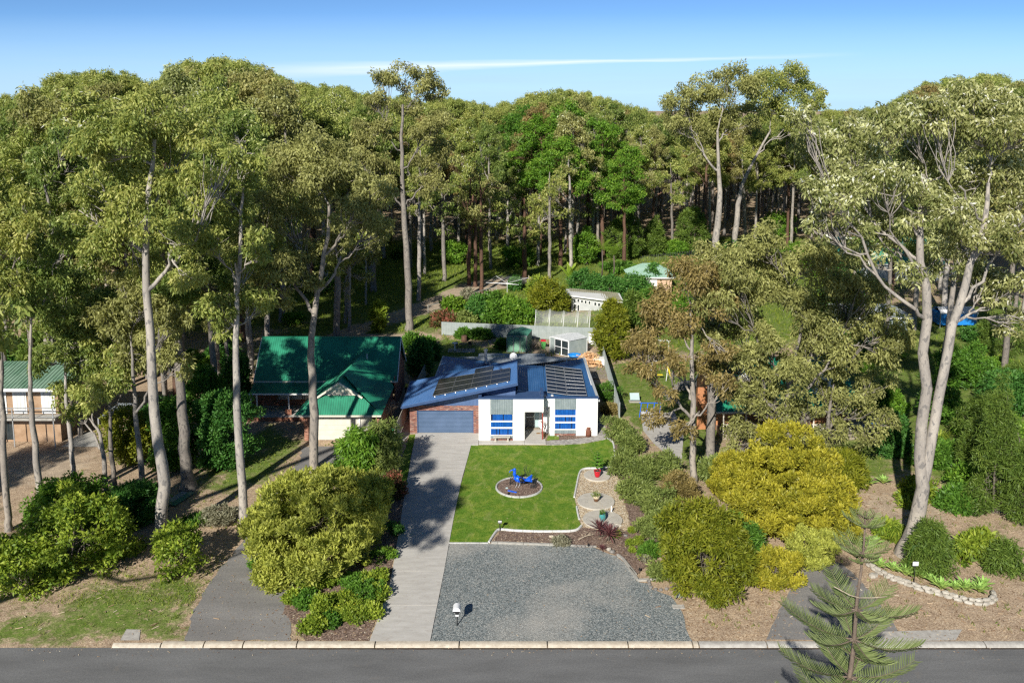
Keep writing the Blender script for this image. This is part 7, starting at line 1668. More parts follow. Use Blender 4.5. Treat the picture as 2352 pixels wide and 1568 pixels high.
ng.links.new(iop.outputs[0], go.inputs[0])
md = df.modifiers.new('scatter', 'NODES'); md.node_group = ng
# trees across the road, outside the picture, whose crowns shade the driveway
q_ = put_tree('gum_tree', 'gum across the road whose crown shades the concrete driveway', (-43, 27, 0),
    gum_geo([np.array([0, 0, 0.]), np.array([1, .5, 9]), np.array([8.5, -.5, 17]), np.array([20.5, -1.5, 21.5])], [.35, .28, .2, .10],
    [(25.0, -4.0, 22.5, 1.4), (25.4, -1.5, 22.0, 1.5), (24.7, .8, 22.6, 1.4), (25.8, 1.6, 21.8, 1.2), (24.0, -2.4, 23, 1.1), (25.2, -5.8, 22, 1.0), (20.9, -1.2, 26, 1.2), (20.6, 2.6, 26, 1.1)], 171, fork=.6, dens=.8), 'bark_pale', 'gum')

put_tree('gum_tree', 'very tall leaning gum across the road that dapples the navy roof', (-41, 30, 0),
    gum_geo([np.array([0, 0, 0.]), np.array([0, 0, 9]), np.array([3, .3, 15]), np.array([10, 1, 23]), np.array([15.5, 2, 29.5]), np.array([19, 3, 34])], [.42, .36, .30, .28, .24, .12],
    [(16.5, .5, 34.5, 1.3), (19.5, 3.5, 35.5, 1.5), (23, 2, 36, 1.3), (17.5, 6, 35, 1.3), (22, 6.5, 36.5, 1.5), (26, 5, 36.5, 1.2), (14.5, 3.5, 34, 1.3), (14, -1, 33, 1.2), (27.5, 2.5, 37, 1.2), (20, 9, 36.5, 1.3), (24.5, 9.5, 37, 1.2)], 172, fork=.75, dens=1.5), 'bark_pale', 'gum')

for (x, y, Hh, kk, lb_) in ((-52, 32, 26, 2, 'gum across the road shading the yard of the timber house'), (-37, 35, 25, 4, 'gum across the road shading the grass before the brick verandah')):
    forest_tree(x, y, Hh, kk, 'gum', 'bark_pale', lb_, None, r=rf)

# ------------------------------------------------------------------ shrubs and small trees
def bpx(name, label, x, yb, wpx, hpx, leafm, seed, group=None, ryf=.85, cat='shrub', **kw):
    q = G(x, yb); s_ = sc_at(x, yb, q.y); rx = wpx/2/s_; ry = rx*ryf; fs = (yb-211)/F
    hh = max(.25*rx, (hpx-1.5*ry*s_*fs)/s_/.95)
    if 'n' not in kw: kw['n'] = int(np.clip(14*rx*hh+16, 16, 150))
    if 'cl' not in kw: kw['cl'] = float(np.clip(.16*(rx+hh)*.6+.08, .12, .6))
    if 'leaf' not in kw: kw['leaf'] = (.17, .075)
    kw['maxl'] = int(.62*wpx*hpx+1200)
    g_ = bush_geo(rx*.92, ry*.92, hh, seed, **kw); return put_bush(name, label, (q.x, q.y+ry*.75, 0), g_, leafm, group, cat)
# the two wattles
def wattle(label, cx, cy, rx, ry, hh, leafm, seed, n=170, cl=.42):
    q = G(cx, cy); g_ = bush_geo(rx, ry, hh, seed, n=n, cl=cl, maxl=int(min(95000, 1900*rx*hh*1.6)), leaf=(.14, .05), dens=1.0, droop=-.75, out=.5, lump=.22, stems=8, flat=.95, cover=3.4); return put_bush('wattle', label, tuple(q), g_, leafm, None, 'shrub')
wattle('large rounded olive gold wattle between the left driveway and the concrete driveway', 727, 1262, 4.6, 4.6, 4.6, 'wattle_l', 201, n=480, cl=.40)
wattle('low front lobe of olive gold foliage drooping over the left driveway edge', 625, 1345, 1.3, 1.3, 1.4, 'wattle_l', 208, n=60, cl=.3)
wattle('large golden yellow wattle right of the gravel parking', 1808, 1225, 4.1, 3.9, 6.0, 'wattle', 202, n=440, cl=.42)
wattle('low golden wattle lobe at the front of the large golden one', 1775, 1345, 1.75, 1.5, 2.2, 'wattle', 203, n=70, cl=.34)
wattle('golden wattle crown behind the dark green one at the right hedge', 1700, 1150, 2.6, 2.0, 3.6, 'wattle', 204, n=130, cl=.36)
wattle('small olive wattle at the right flank of the large golden wattle', 1862, 1300, 1.5, 1.4, 2.6, 'wattle_l', 205, n=60, cl=.34)
bpx('feathery_shrub', 'tall dark green feathery shrub between the gravel and the golden wattle', 1625, 1388, 200, 270, 'conifer', 206, n=260, cl=.45, leaf=(.2, .05), droop=.1, out=.8)
bpx('feathery_shrub', 'dark feathery shrub leaning over the leaf litter left of the golden wattle', 1710, 1340, 120, 160, 'midgreen', 207, leaf=(.2, .05), droop=.2, out=.8, n=70)
# left side
L5 = dict(leaf=(.26, .12), droop=.2, out=.7, cover=1.8)
bpx('broadleaf_tree', 'glossy lime green tree at the left picture edge over the verge', 30, 1385, 190, 190, 'lime', 210, **L5, n=80, cl=.48)
bpx('broadleaf_tree', 'largest glossy lime green tree of the left front clump', 150, 1345, 220, 270, 'lime', 211, **L5, n=130, cl=.5)
bpx('broadleaf_tree', 'green tree at the back of the left front clump around the pale trunk', 130, 1240, 200, 180, 'bright', 212, **L5, n=110, cl=.5)
bpx('broadleaf_tree', 'lime green lobe of the left front clump nearest the kinked gum', 252, 1290, 110, 120, 'lime', 213, **L5, n=50, cl=.45)
bpx('broadleaf_tree', 'small bright lime tree at the foot of the kinked pale gum', 385, 1338, 150, 165, 'lime', 214, **L5, n=55, cl=.4)
bpx('shrub', 'grey green rounded shrub beside the strappy leaved clump on the left', 492, 1212, 80, 62, 'silver', 215, leaf=(.14, .05))
bpx('shrub', 'dark dense shrub between the kinked gum and the metal strips', 300, 1215, 130, 130, 'deepgreen', 216, n=80)
bpx('shrub', 'deep green leafy shrub below the dark mottled gum crown', 500, 1090, 130, 210, 'deepgreen', 217, n=120, leaf=(.22, .1))
bpx('shrub', 'green shrub behind the kinked gum, left of the dark mottled trunk', 390, 1090, 90, 190, 'midgreen', 218, n=80, leaf=(.22, .1))
bpx('shrub', 'yellow green feathery wattle sapling right of the carport slab', 285, 1080, 110, 150, 'conifer', 219, n=70, leaf=(.18, .06))
bpx('shrub', 'deep green shrub at the left end of the brick verandah', 540, 930, 56, 110, 'deepgreen', 220, n=80, leaf=(.22, .1))
bpx('shrub', 'tall dark shrub between the slim gums and the brick house', 455, 980, 110, 150, 'midgreen', 221, n=80, leaf=(.22, .1))
bpx('shrub', 'dark shrub below the carport roof edge', 345, 1030, 90, 120, 'deepgreen', 222, n=60)
bpx('feathery_tree', 'bright green feathery tree in front of the cream garage door', 818, 1098, 78, 125, 'bright', 223, leaf=(.2, .055), droop=.6, n=70)
bpx('feathery_tree', 'olive feathery tree right of the bright green one by the beige fence', 872, 1090, 90, 130, 'bottlebrush', 224, leaf=(.22, .05), droop=.5, n=70)
bpx('shrub', 'red tipped photinia shrub on the left edge of the concrete driveway', 905, 1150, 52, 75, 'redtip', 225, n=40, leaf=(.11, .06))
bpx('shrub', 'small green shrub below the red tipped one', 868, 1165, 60, 45, 'midgreen', 226); bpx('shrub', 'dark green tuft beside the shaded driveway', 905, 1232, 40, 40, 'deepgreen', 227)
bpx('shrub', 'fresh green shrub at the right foot of the olive gold wattle', 878, 1292, 60, 40, 'bright', 228)
bb = B(); q = GC(4, 1450, 1130); r = random.Random(6)
def tw2(p, d, l, dep):
    q_ = p+d*l; bb.tube([p, q_], [.010+.010*dep, .006+.008*dep], 4)
    if dep > 0:
        for k in range(3): tw2(q_, (d+Vector((r.uniform(-.9, .9), r.uniform(-.9, .9), r.uniform(-.2, .6)))).normalized(), l*.78, dep-1)
for k in range(4): tw2(q+Vector((r.uniform(-.3, .3), r.uniform(-.3, .3), 0)), Vector((r.uniform(-.5, .5), r.uniform(-.4, .4), 1)).normalized(), .75, 4)
tag(bb.mk('bare_shrub', 'hay'), 'bare straw coloured twiggy shrub at the right corner of the cream garage door', 'shrub')
# ground cover in the left planting bed
r = random.Random(31)
gl_ = ['nearest the driveway above the kerb', 'at the lower right next to the driveway flare', 'upper one by the driveway edge', 'with yellow flowers near the kerb', 'at the bottom left corner of the bed', 'upper left beside the bitumen', 'on the left margin of the bed', 'small one beside the driveway slab', 'just below the wattle stems', 'under the right side of the wattle', 'on the bitumen edge', 'with yellow flowers, lowest of all', 'in front of the wattle on the bitumen', 'in the middle of the bed', 'tucked against the concrete slab edge']
gc = [(835, 1385, 80, 62), (800, 1430, 90, 60), (860, 1345, 60, 45), (760, 1440, 50, 38), (735, 1420, 44, 50), (715, 1360, 50, 44), (700, 1395, 46, 36), (850, 1420, 50, 40), (745, 1350, 44, 34), (810, 1350, 60, 36), (670, 1385, 34, 28), (720, 1455, 46, 44), (590, 1310, 40, 26), (780, 1395, 60, 40), (870, 1380, 36, 40)]
for k, (x, y, w_, hh) in enumerate(gc):
    bpx('ground_cover_shrub', 'low spreading green shrub '+gl_[k], x, y, w_, hh, 'lime' if k % 3 else 'midgreen', 240+k, 'ground cover shrubs left of the driveway', leaf=(.12, .07), n=34, cl=.28, blossom=0)
vs = []; fs = []
for k in range(70):
    x, y, w_, hh = gc[r.choice([0, 1, 3, 4, 6, 11, 5])]; q = G(x+r.uniform(-.4, .4)*w_, y-r.uniform(.1, .8)*hh, 0); z_ = r.uniform(.3, .55); n0 = len(vs)
    vs += [(q.x-.05, q.y, z_), (q.x, q.y-.05, z_+.02), (q.x+.05, q.y, z_), (q.x, q.y+.05, z_+.02)]; fs.append((n0, n0+1, n0+2, n0+3))
stuff(mk('yellow_flowers', vs, fs, 'yellow'))
# right hand hedge of bottlebrush
hd = [(1398, 926, 44, 50, 'midgreen', 'clipped rounded green shrub against the side fence'), (1402, 952, 40, 26, 'gum_brown', 'low bronze shrub below the clipped round one'), (1420, 1012, 62, 60, 'bottlebrush', 'first bottlebrush of the side hedge, by the paver path'), (1450, 1052, 66, 72, 'bottlebrush', 'second bottlebrush of the side hedge'), (1440, 1098, 60, 66, 'bottlebrush', 'third bottlebrush of the side hedge, beside the red pot'), (1478, 1120, 70, 80, 'bottlebrush', 'tall bottlebrush at the outer side of the hedge near the red pot'), (1468, 1160, 60, 66, 'bottlebrush', 'bottlebrush of the side hedge level with the middle disc'), (1508, 1190, 76, 80, 'bottlebrush', 'outer bottlebrush of the hedge level with the middle disc'), (1490, 1235, 44, 50, 'bottlebrush', 'small bottlebrush by the front disc'), (1540, 1255, 70, 90, 'bottlebrush', 'bottlebrush where the hedge meets the dark feathery shrub'), (1560, 1180, 90, 110, 'gum_brown', 'bronze drooping shrub outside the hedge below the slim pale trunk'), (1530, 1110, 80, 80, 'bottlebrush', 'bottlebrush behind the hedge beside the concrete yard'), (1492, 1282, 40, 36, 'midgreen', 'little green shrub at the right of the mulch bed'), (1512, 1330, 34, 40, 'bottlebrush', 'wispy shrub beside the sleeper edge')]
for k, (x, y, w_, hh, lm_, lb_) in enumerate(hd): bpx('shrub', lb_, x, y, w_, hh, lm_, 260+k, leaf=(.17, .045), droop=-.3, out=.8, cl=.3, n=70 if w_ > 50 else 34)
for k, (a, b_, w_, hh) in enumerate([(2030, 1200, 18, 16), (2170, 1340, 28, 20), (2130, 1190, 22, 22), (2215, 1230, 22, 16), (2055, 1255, 8, 6), (1900, 1110, 12, 12), (2048, 1062, 9, 9), (2250, 1480, 14, 10)]):
    x, y = cr(2, a, b_); bpx('small_plant', 'small green plant dotted in the mulch right of the discs', x, y, w_*1.2, hh*1.2, 'lime', 280+k, 'small plants in the right mulch bed', leaf=(.14, .04), n=12, cl=.16, stems=2, cat='plant')
bpx('shrub', 'pale silvery dome shaped shrub on the edge of the gravel', *cr(2, 1345, 1208), 36, 30, 'silver', 290, leaf=(.07, .035), n=50, cl=.16)
# behind the rear fence
back = [(1180, 750, 100, 72, 'bright', 'round bright green shrub under the rotary clothesline', 'shrub'), (1135, 746, 60, 74, 'midgreen', 'dark green shrub left of the round bright one', 'shrub'), (1100, 742, 62, 68, 'deepgreen', 'tall dark shrub at the left of the garden behind the fence', 'shrub'), (1020, 752, 70, 34, 'redtip', 'low flowering hedge at the rear left fence corner', 'shrub'), (1062, 750, 50, 30, 'bottlebrush', 'low grey green hedge right of the flowering one', 'shrub'), (1260, 728, 90, 92, 'conifer', 'feathery olive shrub between the clothesline and the studio', 'shrub'), (1235, 700, 50, 60, 'lime', 'fresh green shrub behind the round bright one', 'shrub'),
        (1408, 832, 96, 158, 'conifer', 'yellow green conifer at the corner where the two fences meet', 'tree'), (1455, 800, 70, 140, 'sheoak', 'dull green she-oak right of the yellow green conifer', 'tree'), (1345, 690, 80, 74, 'deepgreen', 'dark dense hedge tree left above the studio', 'shrub'), (1400, 690, 90, 70, 'deepgreen', 'dark dense hedge tree above the right end of the studio', 'shrub'), (1462, 688, 80, 60, 'deepgreen', 'dark hedge below the white roller door', 'shrub'), (1500, 672, 50, 70, 'deepgreen', 'dark pointed shrub at the right of the white roller door', 'shrub'), (1430, 628, 90, 26, 'midgreen', 'clipped green hedge behind the pale green garage', 'hedge'),
        (1347, 612, 62, 88, 'bright', 'small round headed bright green tree above the palms', 'tree'), (1436, 600, 110, 118, 'sheoak', 'brownish she-oak at the forest edge above the pale green garage', 'tree'), (1508, 592, 56, 96, 'sheoak', 'narrow she-oak right of the brownish one', 'tree'), (1592, 590, 116, 118, 'sheoak', 'broad she-oak left of the white trunked gums', 'tree'), (1790, 560, 100, 80, 'bright', 'bright green tree behind the leaning white gum', 'tree'),
        (1182, 668, 26, 34, 'deepgreen', 'small dark conifer by the timber gate', 'tree'), (870, 765, 26, 76, 'lime', 'narrow upright green sapling beside the track', 'tree'), (975, 800, 40, 22, 'midgreen', 'low shrub left of the rear yard', 'shrub'), (1065, 778, 34, 20, 'midgreen', 'low green shrub left of the tree stump against the rear fence', 'shrub'), (1105, 780, 38, 20, 'midgreen', 'low green shrub right of the tree stump against the rear fence', 'shrub'), (1155, 800, 20, 14, 'midgreen', 'small shrub at the left corner of the green shed', 'shrub'),
        (962, 868, 46, 84, 'deepgreen', 'dark shrub between the two houses behind the blue garage roof', 'shrub'), (985, 830, 40, 50, 'deepgreen', 'dark shrub along the rear left fence', 'shrub'), (950, 812, 44, 44, 'midgreen', 'shrub behind the brick gable wall', 'shrub'), (1040, 722, 50, 40, 'palm', 'yellowish fern clump inside the garden wire fence', 'shrub'), (1075, 715, 30, 50, 'silver', 'tall pampas like grass clump by the garden wire fence', 'shrub')]
for k, (x, y, w_, hh, lm_, lb_, ct_) in enumerate(back): bpx('shrub' if ct_ != 'tree' else 'small_tree', lb_, x, y, w_, hh, lm_, 310+k, cat=ct_, leaf=(.26, .11) if lm_ not in ('sheoak', 'conifer') else (.3, .07), n=int(40+w_*hh/90), cl=.5, shape=.45 if (lm_ == 'sheoak' or 'conifer' in lb_) else .85)
# right side
rs = [(2170, 980, 90, 110, 'midgreen', 'green leafy shrub right of the upper twin trunks', 'shrub'), (2290, 1020, 100, 90, 'bright', 'bright green shrub behind the she-oaks at the right edge', 'shrub'), (2120, 1150, 70, 50, 'lime', 'low fresh green clump between the twin gum and the she-oaks', 'shrub'), (2210, 1180, 80, 60, 'midgreen', 'low green shrub before the left she-oak of the right edge group', 'shrub'), (2050, 960, 70, 80, 'bright', 'bright green shrub past the trampoline', 'shrub'), (1950, 1120, 130, 100, 'conifer', 'yellow green rounded wattle right of the spreading gum', 'shrub'), (1860, 1110, 120, 90, 'midgreen', 'green shrub under the low olive gum', 'shrub'), (1650, 1120, 90, 80, 'bottlebrush', 'grey green shrub at the foot of the blotched trunk', 'shrub'), (1740, 1120, 80, 70, 'conifer', 'olive shrub between the hedge and the spreading gum', 'shrub'),
      (2148, 1335, 96, 165, 'sheoak', 'feathery young she-oak right of the twin trunked gum', 'tree'), (2255, 1292, 66, 76, 'lime', 'yellow green leafy young tree near the right edge', 'tree'), (2316, 1320, 66, 86, 'sheoak', 'blue green wispy she-oak seedling at the right edge', 'tree'), (2300, 1190, 96, 270, 'sheoak', 'tallest soft she-oak on the right edge', 'tree'), (2238, 1110, 66, 150, 'sheoak', 'she-oak left of the tallest soft one at the right edge', 'tree'), (2350, 1210, 70, 200, 'sheoak', 'she-oak cut by the right picture edge', 'tree'), (2285, 1060, 110, 190, 'sheoak', 'she-oak behind the tallest soft one at the right edge', 'tree'), (2255, 1135, 100, 80, 'bright', 'bright green shrub in front of the large she-oak', 'shrub'), (2160, 1080, 100, 80, 'midgreen', 'green shrub right of the twin gum trunks', 'shrub'), (2060, 1050, 60, 110, 'deepgreen', 'dark shrub behind the twin gum trunks', 'shrub'), (2050, 1240, 44, 40, 'lime', 'leafy strappy clump at the left foot of the twin trunked gum', 'shrub'),
      (2330, 960, 120, 130, 'deepgreen', 'dark shrub mass at the right edge above the she-oak', 'shrub'), (2230, 900, 110, 120, 'midgreen', 'green undergrowth shrub between the right hand trunks', 'shrub'), (1500, 760, 120, 110, 'midgreen', 'leafy green tree beyond the side fence behind the bronze gum', 'tree'), (1600, 760, 120, 120, 'bright', 'bright green tree behind the crown of the spreading gum', 'tree'), (1700, 700, 110, 120, 'deepgreen', 'dark tree behind the top of the spreading gum', 'tree'), (2330, 820, 120, 120, 'sheoak', 'she-oak below the blue tarpaulin', 'tree'), (1950, 700, 90, 110, 'deepgreen', 'dark tree left of the grey corrugated outbuilding', 'tree'), (1850, 640, 120, 90, 'bright', 'green tree under the bright green roof', 'tree'), (2070, 560, 150, 60, 'midgreen', 'green canopy shrub beside the bright green roof', 'shrub')]
for k, (x, y, w_, hh, lm_, lb_, ct_) in enumerate(rs): bpx('shrub' if ct_ != 'tree' else 'small_tree', lb_, x, y, w_, hh, lm_, 360+k, cat=ct_, leaf=(.22, .08) if lm_ not in ('sheoak', 'conifer') else (.3, .05), droop=.35 if lm_ == 'sheoak' else -.2, n=int(40+w_*hh/110), cl=.42, shape=.55 if lm_ == 'sheoak' else .85, lump=.55, cover=.95 if lm_ == 'sheoak' else 2.0)
# dark understory along the forest edges
r = random.Random(55)
und = 0
for k in range(400):
    y = r.uniform(84, 175); x = r.uniform(-.62, .62)*y
    if not ((x < left_edge(y)+2) or (y > 145 and x < 14 and r.random() < .35) or (x > 36 and y < 130) or (y > 150 and x > 14)): continue
    if und >= 70: break
    if und == 0:
        protos_b = []
        for j in range(4):
            g_ = bush_geo(1.8, 1.6, 2.6, 400+j, n=46, cl=.5, leaf=(.30, .13), stems=4); a = mk('stem', *g_[0], 'bark_shrub', None, smooth=True); b_ = mk('foliage', g_[1][0], g_[1][1], LM['midgreen'], None, tint=g_[1][2]); protos_b.append((a.data, b_.data)); bpy.data.objects.remove(a); bpy.data.objects.remove(b_)
    side = 'left' if x < -20 else 'right' if x > 20 else 'middle'
    t = T('understory_shrub', '%s green shrub on the forest floor beyond %s' % (r.choice(['spreading', 'rounded']), behind(CX+F*x/(y*1.03+3))), 'shrub', (x, y, 0), 'forest understory shrubs', r.uniform(0, 6)); e = r.uniform(.6, 1.6); t.scale = (e, e, e*r.uniform(.6, 1.1)); j = r.randrange(4)
    for nm_2, me in (('stem', protos_b[j][0]), ('foliage', protos_b[j][1])):
        o = bpy.data.objects.new(nm_2, me); col.objects.link(o); o.parent = t
        if nm_2 == 'foliage': o.material_slots[0].link = 'OBJECT'; o.material_slots[0].material = LM[r.choice(['midgreen', 'deepgreen', 'bright', 'sheoak'])]
    und += 1
# palms, banana, cordyline-like leaves
vs, fs = leafblade(2.6, .8, fold=.15, curl=.35, n=7); BM = bpy.data.meshes.new('leaf'); BM.from_pydata(vs, [], fs); a_ = BM.attributes.new('tint', 'FLOAT', 'POINT'); a_.data.foreach_set('value', np.linspace(.5, .95, len(vs)).astype(np.float32)); BM.materials.append(LM['palm'])
q = G(1309, 652); s = rosette('banana_plant', 'banana plant with big upright yellow green leaves above the studio', 'banana plant', q, 11, 1.35, BM, None, 1.45, .5, 3, .8); B().tube([(0, 0, 0), (0, 0, 1.2)], .15, 8).mk('stem', 'bark_shrub', s, local=True)
def frond_mesh(L, n=16):
    vs = []; fs = []
    for i in range(n):
        t = (i+1)/n; x = L*t; z = .5*L*(t-t*t*1.1); l_ = .55*sin(pi*min(1, t*.85+.1))
        for sg in (-1, 1):
            n0 = len(vs); vs += [(x, 0, z), (x+.06, 0, z), (x+l_*.55, sg*l_, z-l_*.35)]; fs.append((n0, n0+1, n0+2))
    for i in range(n):
        t0, t1 = i/n, (i+1)/n; n0 = len(vs); vs += [(L*t0, -.02, .5*L*(t0-t0*t0*1.1)), (L*t0, .02, .5*L*(t0-t0*t0*1.1)), (L*t1, .02, .5*L*(t1-t1*t1*1.1)), (L*t1, -.02, .5*L*(t1-t1*t1*1.1))]; fs.append((n0, n0+1, n0+2, n0+3))
    return vs, fs
vs, fs = frond_mesh(2.8); PM = bpy.data.meshes.new('frond'); PM.from_pydata(vs, [], fs); a_ = PM.attributes.new('tint', 'FLOAT', 'POINT'); a_.data.foreach_set('value', np.full(len(vs), .6, dtype=np.float32)); PM.materials.append(LM['palm'])
for (px2, py2, hh, lb_, sd_) in ((1382, 642, 4.8, 'taller feather palm left of the pale green garage roof', 5), (1409, 640, 3.8, 'shorter palm right of the taller feather palm', 6)):
    q = G(px2, py2); s = T('palm_tree', lb_, 'palm', tuple(q)); B().tube([(0, 0, 0), (.1, 0, hh*.5), (0, 0, hh)], [.14, .11, .1], 8).mk('trunk', 'bark_shrub', s, smooth=True, local=True); r = random.Random(sd_)
    for k in range(13): o = bpy.data.objects.new('frond', PM); col.objects.link(o); o.parent = s; o.location = (0, 0, hh); o.rotation_euler = (r.uniform(-.2, .2), -r.uniform(.1, 1.1), 2.4*k)
# strap-leaf clumps
def strap(label, q, rad, n, L_, lm_, seed, name='strappy_plant'):
    rg = np.random.default_rng(seed); parts = []; tn = []
    V_ = []; F_ = []
    for k in range(n):
        a = rg.uniform(0, 6.28); b0 = np.array([rad*.5*cos(a)*rg.random(), rad*.5*sin(a)*rg.random(), 0]); o_ = np.array([cos(a), sin(a), 0]); l_ = L_*rg.uniform(.6, 1.1); sd_ = np.array([-sin(a), cos(a), 0])*.022
        m_ = b0+o_*l_*.3+np.array([0, 0, l_*.75]); e_ = b0+o_*l_*.75+np.array([0, 0, l_*.55]); n0 = len(V_)
        V_ += [b0-sd_, b0+sd_, m_+sd_, m_-sd_, e_, e_]; F_ += [(n0, n0+1, n0+2, n0+3), (n0+3, n0+2, n0+4, n0+4)]; tn += [rg.random()]*6
    F_ = [f if len(set(f)) == 4 else f[:3] for f in F_]
    o = mk(name, np.array(V_), F_, LM[lm_], None, tint=tn); o.location = q; tag(o, label, 'plant')
strap('dark green strappy clump between the kinked gum and the slender one', G(445, 1205), 1.6, 240, .9, 'midgreen', 1); strap('bright strappy clump at the left foot of the twin trunked gum', GC(10, 720, 500), .8, 160, 1.2, 'lime', 2)
strap('yellow tinged palm like clump behind the norfolk pine top', GC(10, 630, 470), .8, 120, 1.5, 'palm', 3); strap('bright strappy tuft under the olive gold wattle beside the driveway', GC(13, 905, 905), .4, 60, .7, 'lime', 4); strap('grassy clump behind the twin gum trunks', G(2155, 1010), 1.6, 240, 1.0, 'lime', 6)
strap('pale striped grass clump in the lower right mulch', GC(3, 2085, 385), .5, 90, .5, 'silver', 7)
# ------------------------------------------------------------------ grass, leaves
def blades(name, X, Y, Z0, h_, w_, lm_, seed, per=1, spread=.1, tint_lo=0, tint_hi=.8):
    rg = np.random.default_rng(seed); n = len(X)*per; X = np.repeat(X, per)+rg.normal(size=n)*spread; Y = np.repeat(Y, per)+rg.normal(size=n)*spread; Z1 = np.full(n, Z0)
    a = rg.random(n)*6.28; hh = h_*(.5+rg.random(n)); dx, dy = np.cos(a)*w_/2, np.sin(a)*w_/2; lx, ly = rg.normal(size=n)*hh*.4, rg.normal(size=n)*hh*.4
    V_ = np.stack([np.stack([X-dx, Y-dy, Z1], 1), np.stack([X+dx, Y+dy, Z1], 1), np.stack([X+lx, Y+ly, Z1+hh], 1)], 1).reshape(-1, 3)
    o = mk(name, V_, np.arange(n*3).reshape(-1, 3), LM[lm_], None, tint=np.repeat(tint_lo+(tint_hi-tint_lo)*rg.random(n), 3)); return stuff(o)
rg = np.random.default_rng(3)
X = rg.uniform(-4.5, 8.6, 45000); Y = rg.uniform(54.5, 73, 45000); k_ = sdf(X, Y, [(p.x, p.y) for p in lawn_w]) > .03; k_ &= np.hypot(X-bed_c.x, Y-bed_c.y) > RB+.1
blades('lawn_grass', X[k_], Y[k_], .012, .055, .02, 'lawn', 4)
def scatter(n, xr, yr, w_fn, seed):
    rg = np.random.default_rng(seed); X = rg.uniform(*xr, n); Y = rg.uniform(*yr, n); p = w_fn(X, Y); k_ = rg.random(n) < p; return X[k_], Y[k_]
avoid = [dl, dr, cd, gravel_px, [(p.x, p.y) for p in lawn_w], [(-24, 72), (-10.5, 72), (-10.5, 88), (-24, 88)], [(-9, 73), (7.6, 73), (7.6, 89), (-9, 89)], [(16, 72), (31, 72), (31, 82), (16, 82)]]
def clearf(X, Y):
    m_ = np.ones(X.shape, bool)
    for p_ in avoid: m_ &= sdf(X, Y, [(q[0], q[1]) for q in p_]) < 0
    return m_ & (Y > yk+.6)
X, Y = scatter(26000, (-34, -14), (48, 62), lambda X, Y: .75*soft(X, Y, verge_l, 1.5)*clearf(X, Y), 5); blades('verge_grass', X, Y, 0, .10, .035, 'grass', 6, 2, .08)
X, Y = scatter(40000, (-32, 36), (44.5, 100), lambda X, Y: mx(.8*soft(X, Y, yard_l, 2), soft(X, Y, yard_r, 1.5), .9*soft(X, Y, yard_rr, 2.5), soft(X, Y, back_l, 1))*clearf(X, Y)*(soft(X, Y, dirt_r, 1) < .4), 7); blades('yard_grass', X, Y, 0, .11, .035, 'grass', 8, 2, .1)
X, Y = scatter(60000, (-100, 70), (90, 180), lambda X, Y: mx(.9*soft(X, Y, clearing, 5), .8*soft(X, Y, midfor, 10), .7*soft(X, Y, beyond, 4), .25)*(soft(X, Y, track, 1.6) < .3)*(soft(X, Y, track2, 1.2) < .3)*clearf(X, Y), 9); blades('forest_grass', X, Y, 0, .34, .10, 'grass', 10, 3, .3, .05, .75)
def fallen(name, X, Y, z, sz, seed):
    rg = np.random.default_rng(seed); n = len(X); a = rg.random(n)*6.28; l_ = sz*(.6+.8*rg.random(n)); w_ = l_*.32; ca, sa = np.cos(a), np.sin(a); zz = z+rg.random(n)*.02
    V_ = np.stack([np.stack([X-ca*l_, Y-sa*l_, zz], 1), np.stack([X+sa*w_, Y-ca*w_, zz+.015*rg.random(n)], 1), np.stack([X+ca*l_, Y+sa*l_, zz+.012], 1), np.stack([X-sa*w_, Y+ca*w_, zz], 1)], 1).reshape(-1, 3)
    return stuff(mk(name, V_, np.arange(n*4).reshape(-1, 4), LM['deadleaf'], None, tint=np.repeat(rg.random(n), 4)))
X, Y = scatter(9000, (-25, 30), (44.2, 62), lambda X, Y: .35+0*X, 11); k_ = (sdf(X, Y, [(q[0], q[1]) for q in [(p.x, p.y) for p in lawn_w]]) < 0); X, Y = X[k_], Y[k_]
grv = sdf(X, Y, gravel_px) > 0; drv = (X > -8) & (X < -3.6) & (Y > 44) & (Y < 74); kk = rg.random(len(X)); sel = (~grv | (kk < .3)) & (~drv | (kk < .06)); fallen('fallen_leaves', X[sel], Y[sel], .02, .055, 12)
X, Y = scatter(44000, (-30, 40), (44.2, 62), lambda X, Y: mx(.9*soft(X, Y, mulch_r, 1.5), .5*soft(X, Y, verge_r, 2), .5*soft(X, Y, dirt_r, 2), .7*soft(X, Y, [(p.x, p.y) for p in stripL], 1), .35*soft(X, Y, [(p.x, p.y) for p in front_bed], .4))*(~(sdf(X, Y, gravel_px) > 0)), 13); fallen('leaf_litter', X, Y, .015, .075, 14)
X, Y = scatter(2200, (-4.5, 8.5), (55, 72.5), lambda X, Y: (.12*(sdf(X, Y, [(p.x, p.y) for p in lawn_w]) > 0)), 15); fallen('lawn_leaves', X, Y, .05, .035, 16)

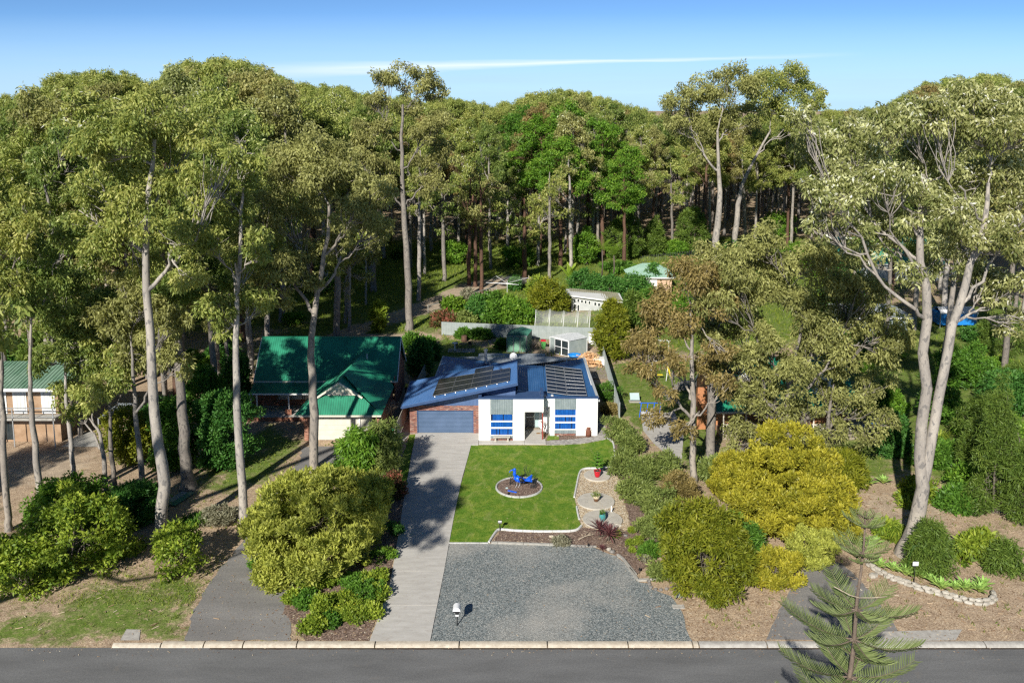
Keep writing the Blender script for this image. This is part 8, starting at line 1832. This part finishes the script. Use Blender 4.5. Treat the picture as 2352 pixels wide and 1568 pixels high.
# more trees of the left stand: shorter gums between the tall trunks
for k, (x, y, Hh, kk, lm_, lb_) in enumerate([(-34, 84, 19, 0, 'gum', 'shorter gum behind the mottled trunk on the left'), (-41, 82, 21, 1, 'gum_tan', 'shorter gum behind the roof of the timber house'), (-47, 80, 20, 2, 'gum_dark', 'dark shorter gum at the far left behind the timber house'), (-30, 88, 18, 3, 'gum', 'shorter gum left of the green roof ridge'), (-37.5, 74, 15, 4, 'gum_dark', 'small gum leaning over the timber house roof end'), (-27.5, 84, 15, 5, 'gum_tan', 'small gum just off the left end of the green roof'), (-32, 79, 14, 6, 'gum', 'small gum between the carport and the green roofed house'), (-39, 88, 23, 3, 'gum', 'middling gum behind the ridge of the timber house roof'), (-45, 86, 24, 5, 'gum', 'middling gum at the far left over the timber house'), (-25.5, 90, 22, 2, 'gum', 'middling gum behind the upper left corner of the green roof'), (-50, 90, 22, 0, 'gum_tan', 'tan green gum cut by the left edge above the timber house'), (-29, 96, 24, 6, 'gum_dark', 'dark crowned gum behind the slender straight gum'), (-35.5, 93, 20, 1, 'gum', 'broad low gum behind the kinked gum')]):
    placed.append((x, y)); forest_tree(x, y, Hh, kk, lm_, 'bark_grey', lb_, None, wide=1.15, r=rf)
print('TRIS', sum(sum(len(p.vertices)-2 for p in me.polygons) for me in bpy.data.meshes if me.users), len(bpy.data.objects))

X, Y = scatter(9000, (-26, 26), (44.3, 66), lambda X, Y: mx(.75*soft(X, Y, [(q[0], q[1]) for q in dl], .6), .35*soft(X, Y, [(q[0], q[1]) for q in dr], .4))*(.35+.65*(np.sin(X*1.7+Y*.9)*np.cos(Y*1.3-X*.4) > .1)), 21); fallen('driveway_leaves', X, Y, .012, .05, 22)
X, Y = scatter(2600, (-26, 26), (yk-1.2, yk-.05), lambda X, Y: .55*np.exp(-(yk-Y)*3.0), 23); fallen('gutter_leaves', X, Y, .006, .05, 24)

rg = np.random.default_rng(41); Vt = []; Ft = []; n0 = 0
X, Y = scatter(2600, (-34, 36), (45, 66), lambda X, Y: mx(.8*soft(X, Y, dirt_r, 2), .5*soft(X, Y, mulch_r, 2), .6*soft(X, Y, dirt_fl, 2), .35*soft(X, Y, verge_l, 2), .6*soft(X, Y, verge_r, 2)), 42)
for x, y in zip(X, Y):
    a = rg.uniform(0, 3.14); l_ = rg.uniform(.12, .45); dx, dy = np.cos(a)*l_/2, np.sin(a)*l_/2; w_ = .02; nx_, ny_ = -np.sin(a)*w_, np.cos(a)*w_
    Vt += [(x-dx-nx_, y-dy-ny_, .02), (x+dx-nx_, y+dy-ny_, .02), (x+dx, y+dy, .05), (x-dx, y-dy, .05), (x+dx+nx_, y+dy+ny_, .02), (x-dx+nx_, y-dy+ny_, .02)]; Ft += [(n0, n0+1, n0+2, n0+3), (n0+3, n0+2, n0+4, n0+5)]; n0 += 6
stuff(mk('bark_strips', np.array(Vt), np.array(Ft), LM['deadleaf'], None, tint=np.repeat(rg.random(len(Vt)//6), 6)))
X, Y = scatter(5200, (-34, 40), (45, 72), lambda X, Y: (.22+.4*(np.sin(X*.8+1)*np.cos(Y*.6) > .2))*clearf(X, Y)*(sdf(X, Y, [(p.x, p.y) for p in stripL]) < 0)*((X < -8.5)|(X > 9)), 43); blades('weed_tufts', X, Y, 0, .16, .05, 'grass', 44, 5, .07)
